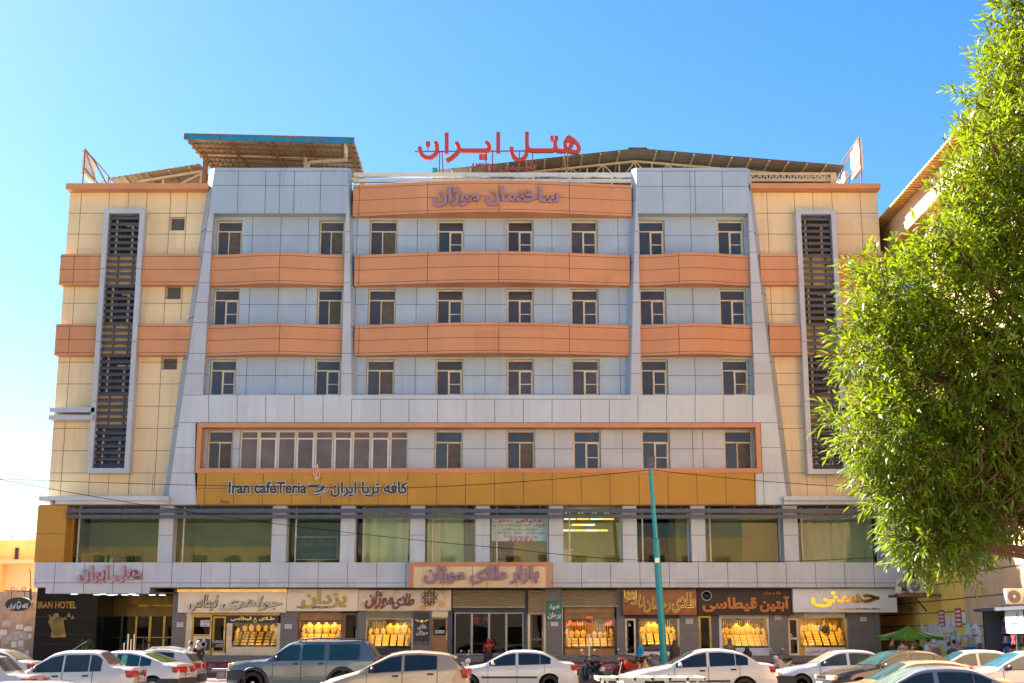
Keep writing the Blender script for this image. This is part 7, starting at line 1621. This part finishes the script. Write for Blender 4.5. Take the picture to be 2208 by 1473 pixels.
    if trousers:
        S = Sk(); a = S.add(V(0, 0, .96), (.165 * k, .12 * k))
        for s in (1, -1): j = legs[s]; q = S.add(j[0], (.105 * k, .108 * k), a); q = S.add(j[1], .078 * k, q); S.add((j[2][0], j[2][1], j[2][2] + .02), .062 * k, q)
        link_mesh(skin_mesh(S.v, S.e, S.r), 'trousers', trousers, t)
    for s in (1, -1):
        j = legs[s]; b = MB(); b.ball(((j[2][0] + j[3][0]) / 2, (j[2][1] + j[3][1]) / 2, .045 * k), (.05 * k, .135 * k, .05 * k), 12, 8); b.build('shoe', trimm, t, smooth=True, world=False)
    if long_coat or chador:
        b = MB(); n = 20; top_z = 1.70 if chador else 1.40
        st_ = [(.03, .30, .26), (.3, .27, .24), (.6, .25, .22), (.9, .25, .21), (1.15, .25, .19), (1.33, .25, .17), (1.42, .21, .15), (1.48, .13, .13), (1.56, .115, .13), (1.63, .11, .125), (1.69, .08, .09), (1.715, .02, .02)] if chador else [(.25, .24, .2), (.6, .215, .18), (.95, .19, .15), (1.1, .17, .14)]
        vs = []; fs = []
        for zi, (z, rx_, ry) in enumerate(st_):
            for q in range(n):
                a = 2 * math.pi * q / n; wv = 1 + .05 * math.sin(5 * a + z * 3) * (1 if z < 1.2 else 0); vs.append(V(rx_ * math.cos(a) * wv, ry * math.sin(a) * wv + (.015 if z > 1.4 else 0), z))
        for i in range(len(st_) - 1):
            for q in range(n):
                am = 2 * math.pi * (q + .5) / n
                if chador and 1.46 < (st_[i][0] + st_[i + 1][0]) / 2 < 1.655 and math.sin(am) < -.72: continue
                fs.append((i * n + q, i * n + (q + 1) % n, (i + 1) * n + (q + 1) % n, (i + 1) * n + q))
        b.mesh(vs, fs); b.build('chador' if chador else 'coat_skirt', chador or long_coat, t, smooth=True, world=False, sharp=80)
    return t
cl = lambda n, c, v=.1, s=6, **k_: mat('cloth_' + n, c, .85, 0, v, s, **k_)
blk = cl('black', (.016, .016, .018)); navy = cl('navy', (.03, .04, .07)); jeans = cl('jeans', (.04, .055, .09)); dkt = cl('dark_trousers', (.03, .028, .028)); whit = cl('white_shirt', (.50, .55, .62)); cyan = cl('cyan_shirt', (.03, .36, .55)); slate = cl('slate_shirt', (.12, .16, .24)); ltblue = cl('light_blue_shirt', (.28, .42, .62)); plaid = cl('blue_check', (.03, .09, .35), .5, 14)
flor = cl('floral_black', (.025, .018, .016), .3, 12, tint2=(.22, .14, .09)); camo = cl('olive_pattern', (.10, .10, .05), .4, 9, tint2=(.25, .24, .14))
person('person in a white shirt walking left in front of the brass shop front', 411, 1382.5, 57.5, 90, whit, dkt, stride=.22, armL='swing', sleeve=0)
person('person in a black coat and pale patterned headscarf seen from behind', 428, 1381.5, 57.0, 150, blk, dkt, scarf=cl('pale_scarf', (.40, .33, .30), .3, 14), long_coat=blk, armR='bag')
person('person in a red headscarf and dark coat facing the bazaar doors', 1053, 1377, 63.2, 180, cl('maroon_coat', (.20, .02, .02)), dkt, scarf=cl('red_scarf', (.42, .02, .015)), long_coat=cl('dark_grey_coat', (.03, .03, .03)), armR='head', armL='bag', zg=.12)
pb = person('person with grey hair in a bright blue shirt and mask carrying bags', 1380, 1379, 58.5, 75, cyan, dkt, hair=hair_g, mask=cl('blue_mask', (.05, .3, .45)), stride=.14, armL='bag', armR='bag')
person('person in a dark flowered chador beside the teal lamp post', 1455, 1380.5, 60.5, 30, None, dkt, chador=flor)
person('person in an olive patterned headscarf facing the white framed window', 1573, 1377, 61.0, 190, camo, dkt, scarf=camo, long_coat=camo)
person('person in a plain black chador behind the white saloon', 1611, 1393.5, 58.0, 200, None, dkt, chador=blk, hmin=1.25)
person('person in a dark shirt standing inside the rightmost jewellery shop', 1776, 1334, 67.2, 40, blk, dkt, zg=ZG, cap=None)
person('person with black hair in a black shirt left of the umbrella pole', 1922, 1373.5, 57.0, -100, cl('black_tee', (.02, .022, .03)), jeans, armL='front', sleeve=0)
person('person in a slate blue shirt with bowed head under the green umbrella', 1945, 1378, 56.2, 160, slate, jeans, sleeve=0)
person('person with dark hair and dark top right of the umbrella pole', 1967, 1383, 57.2, 30, blk, dkt)
person('person in a black top half hidden at the middle of the umbrella', 1978, 1380, 58.2, 60, navy, dkt)
person('person with short black hair in a light blue shirt under the umbrella edge', 1999, 1375.0, 56.4, 130, ltblue, jeans, sleeve=0)
person('person in a pale grey headscarf beside the light blue shirt', 2013, 1379, 56.8, -160, cl('grey_coat', (.20, .19, .18)), dkt, scarf=cl('grey_scarf', (.36, .35, .34)), long_coat=MATS['cloth_grey_coat'])
person('person with black hair in a navy shirt looking right near the red posters', 2047, 1384, 55.5, -90, navy, jeans, sleeve=0)
person('person in a bright blue shirt behind the grey haired person', 2057, 1379, 56.6, -130, cl('azure_shirt', (.04, .16, .45)), jeans)
person('person with grey hair in a blue checked shirt pointing to the right', 2068, 1381.5, 55.4, 10, plaid, dkt, hair=hair_g, armL='point', armR='front')
person('person in a purple headscarf and black mask before the kiosk', 2112, 1387, 56.0, 30, blk, dkt, scarf=cl('purple_scarf', (.12, .03, .09)), mask=blk, long_coat=blk)
person('person in a dark and orange headscarf in front of the kiosk shelves', 2156, 1386, 54.6, 20, blk, dkt, scarf=cl('orange_scarf', (.30, .13, .03), .4, 9), long_coat=blk)
# shopping bags in the hands of the blue shirted person
for dx, lab, m in ((-.14, 'thin plastic bag of green vegetables carried by the blue shirted person', mat('green_veg_bag', (.12, .28, .05), .35, 0, .5, 9, tint2=(.5, .52, .5))), (.16, 'thin yellow white plastic bag carried by the blue shirted person', mat('yellow_bag', (.5, .36, .08), .35, 0, .3, 6, tint2=(.6, .55, .45)))):
    x0 = pb.location.x + dx; y0 = 58.5 - .25; z0 = .80; b = MB(); b.lathe([(.02, 0), (.05, -.08), (.13, -.22), (.16, -.36), (.13, -.46), (.03, -.5)], (x0, y0, z0 + .07), 'z', 12, sx=1, sy=.7); o = b.build('shopping_bag', m, smooth=True); tag(o, lab, 'bag')
# ---------------------------------------------------------------- motorbikes
def moto(label, px, py, Y, rz, col, kind='bike', s=1.0):
    X, Z = P(px, py, Y); zg = .02 + .1 * (Y - 53.25) / 13.75; t = thing('motorbike', label, 'motorbike', (X, Y, zg), rz); t.scale = (s, s, s)
    mk = lambda mb, n, m, **kw: mb.build(n, m, t, world=False, **kw)
    for xw in (-.6, .6):
        we = bpy.data.objects.new('wheel', None); COL.objects.link(we); we.parent = t
        b = MB(); b.lathe([(.2, -.04), (.26, -.045), (.28, 0), (.26, .045), (.2, .04)], (xw, 0, .28), 'y', 24); b.build('tyre', tyrem, we, smooth=True, world=False)
        b = MB(); b.lathe([(.2, -.02), (.2, .02)], (xw, 0, .28), 'y', 24); b.lathe([(.05, -.05), (.05, .05)], (xw, 0, .28), 'y', 10)
        for k in range(5): a = k * 1.2566; b.bar((xw, 0, .28), (xw + .2 * math.cos(a), 0, .28 + .2 * math.sin(a)), .02)
        b.build('rim', rimm, we, world=False)
    b = MB(); b.tube([(-.62, -.06, .28), (-.42, -.05, .9)], .025, 8); b.tube([(-.62, .06, .28), (-.42, .05, .9)], .025, 8); mk(b, 'fork', steel)
    b = MB(); b.prism([(-.42, .62), (-.35, .82), (-.1, .78), (.1, .62), (.3, .62), (.75, .76), (.8, .68), (.45, .5), (.2, .36), (-.25, .36)], -.09, .09); mk(b, 'frame_body', col, bevel=.03)
    b = MB(); b.prism([(-.05, .74), (0, .82), (.35, .80), (.75, .86), (.78, .78), (.35, .72)], -.12, .12); mk(b, 'seat', trimm, bevel=.03)
    b = MB(); b.box(-.15, .18, -.13, .13, .25, .48); b.tube([(.0, .14, .3), (.4, .17, .26), (.85, .17, .32)], .035, 8); mk(b, 'engine', dgrey)
    b = MB(); b.ball((-.5, 0, .84), (.10, .13, .12), 12, 8); mk(b, 'front_cowl', col, smooth=True); b = MB(); b.ball((-.585, 0, .84), (.03, .09, .07), 12, 8); mk(b, 'headlight', clearl, smooth=True)
    b = MB(); b.tube([(-.25, -.36, .98), (-.36, -.2, 1.02), (-.42, 0, .94), (-.36, .2, 1.02), (-.25, .36, .98)], .016, 8); b.tube([(-.25, -.36, .98), (-.2, -.42, .97)], .022, 8); b.tube([(-.25, .36, .98), (-.2, .42, .97)], .022, 8); mk(b, 'handlebar', trimm)
    for sg in (-1, 1): b = MB(); b.tube([(-.36, sg * .2, 1.02), (-.38, sg * .28, 1.18)], .009, 6); b.ball((-.38, sg * .29, 1.22), (.02, .07, .045), 10, 6); mk(b, 'mirror', mat('mirror_chrome', (.5, .6, .7), .08, .9, 0), smooth=True)
    b = MB(); b.prism([(-.9, .42), (-.82, .54), (-.62, .6), (-.42, .54), (-.4, .48), (-.62, .56), (-.8, .5)], -.06, .06); b.prism([(.42, .55), (.62, .60), (.85, .52), (.95, .40), (.9, .4), (.8, .5), (.62, .57)], -.07, .07); mk(b, 'mudguard', col)
    b = MB(); b.box(.80, .86, -.07, .07, .68, .76); mk(b, 'tail_light', redl, bevel=.012); b = MB(); b.box(.92, .93, -.11, .11, .42, .58); po = mk(b, 'number_plate', platem)
    b = MB(); b.box(.9305, .932, -.11, -.05, .5, .58); b.build('plate_band', plateb, po, world=False); b = MB(); text('۴۳۱', 'x', None, (-.09, .09, .43, .49), 0, None, .002, .02, mb=b, map3=lambda v: (.9305 - v[1], v[0], v[2])); b.build('plate_digits', blackp, po, world=False)
    return t
redbike = paint('red_bike', (.45, .02, .015)); blackbike = paint('black_bike', (.02, .02, .022)); whitebike = paint('white_bike', (.6, .6, .58)); greybike = paint('grey_bike', (.2, .2, .2))
moto('black motorbike with a white plate seen from behind near the orange street sign', 1277, 1440, 56.2, R_(-68), blackbike)
moto('red motorbike with a blue oval mirror parked behind the white saloon', 1358, 1440, 58.0, R_(35), redbike)
moto('dark motorbike parked beside the foot of the teal lamp post', 1424, 1440, 58.5, R_(-20), greybike)
moto('white motorbike parked below the pier between the two rightmost shops', 1686, 1440, 59.5, R_(50), whitebike)
moto('pale motorbike half hidden between the hatchback and the white saloon', 985, 1440, 54.5, R_(150), whitebike)
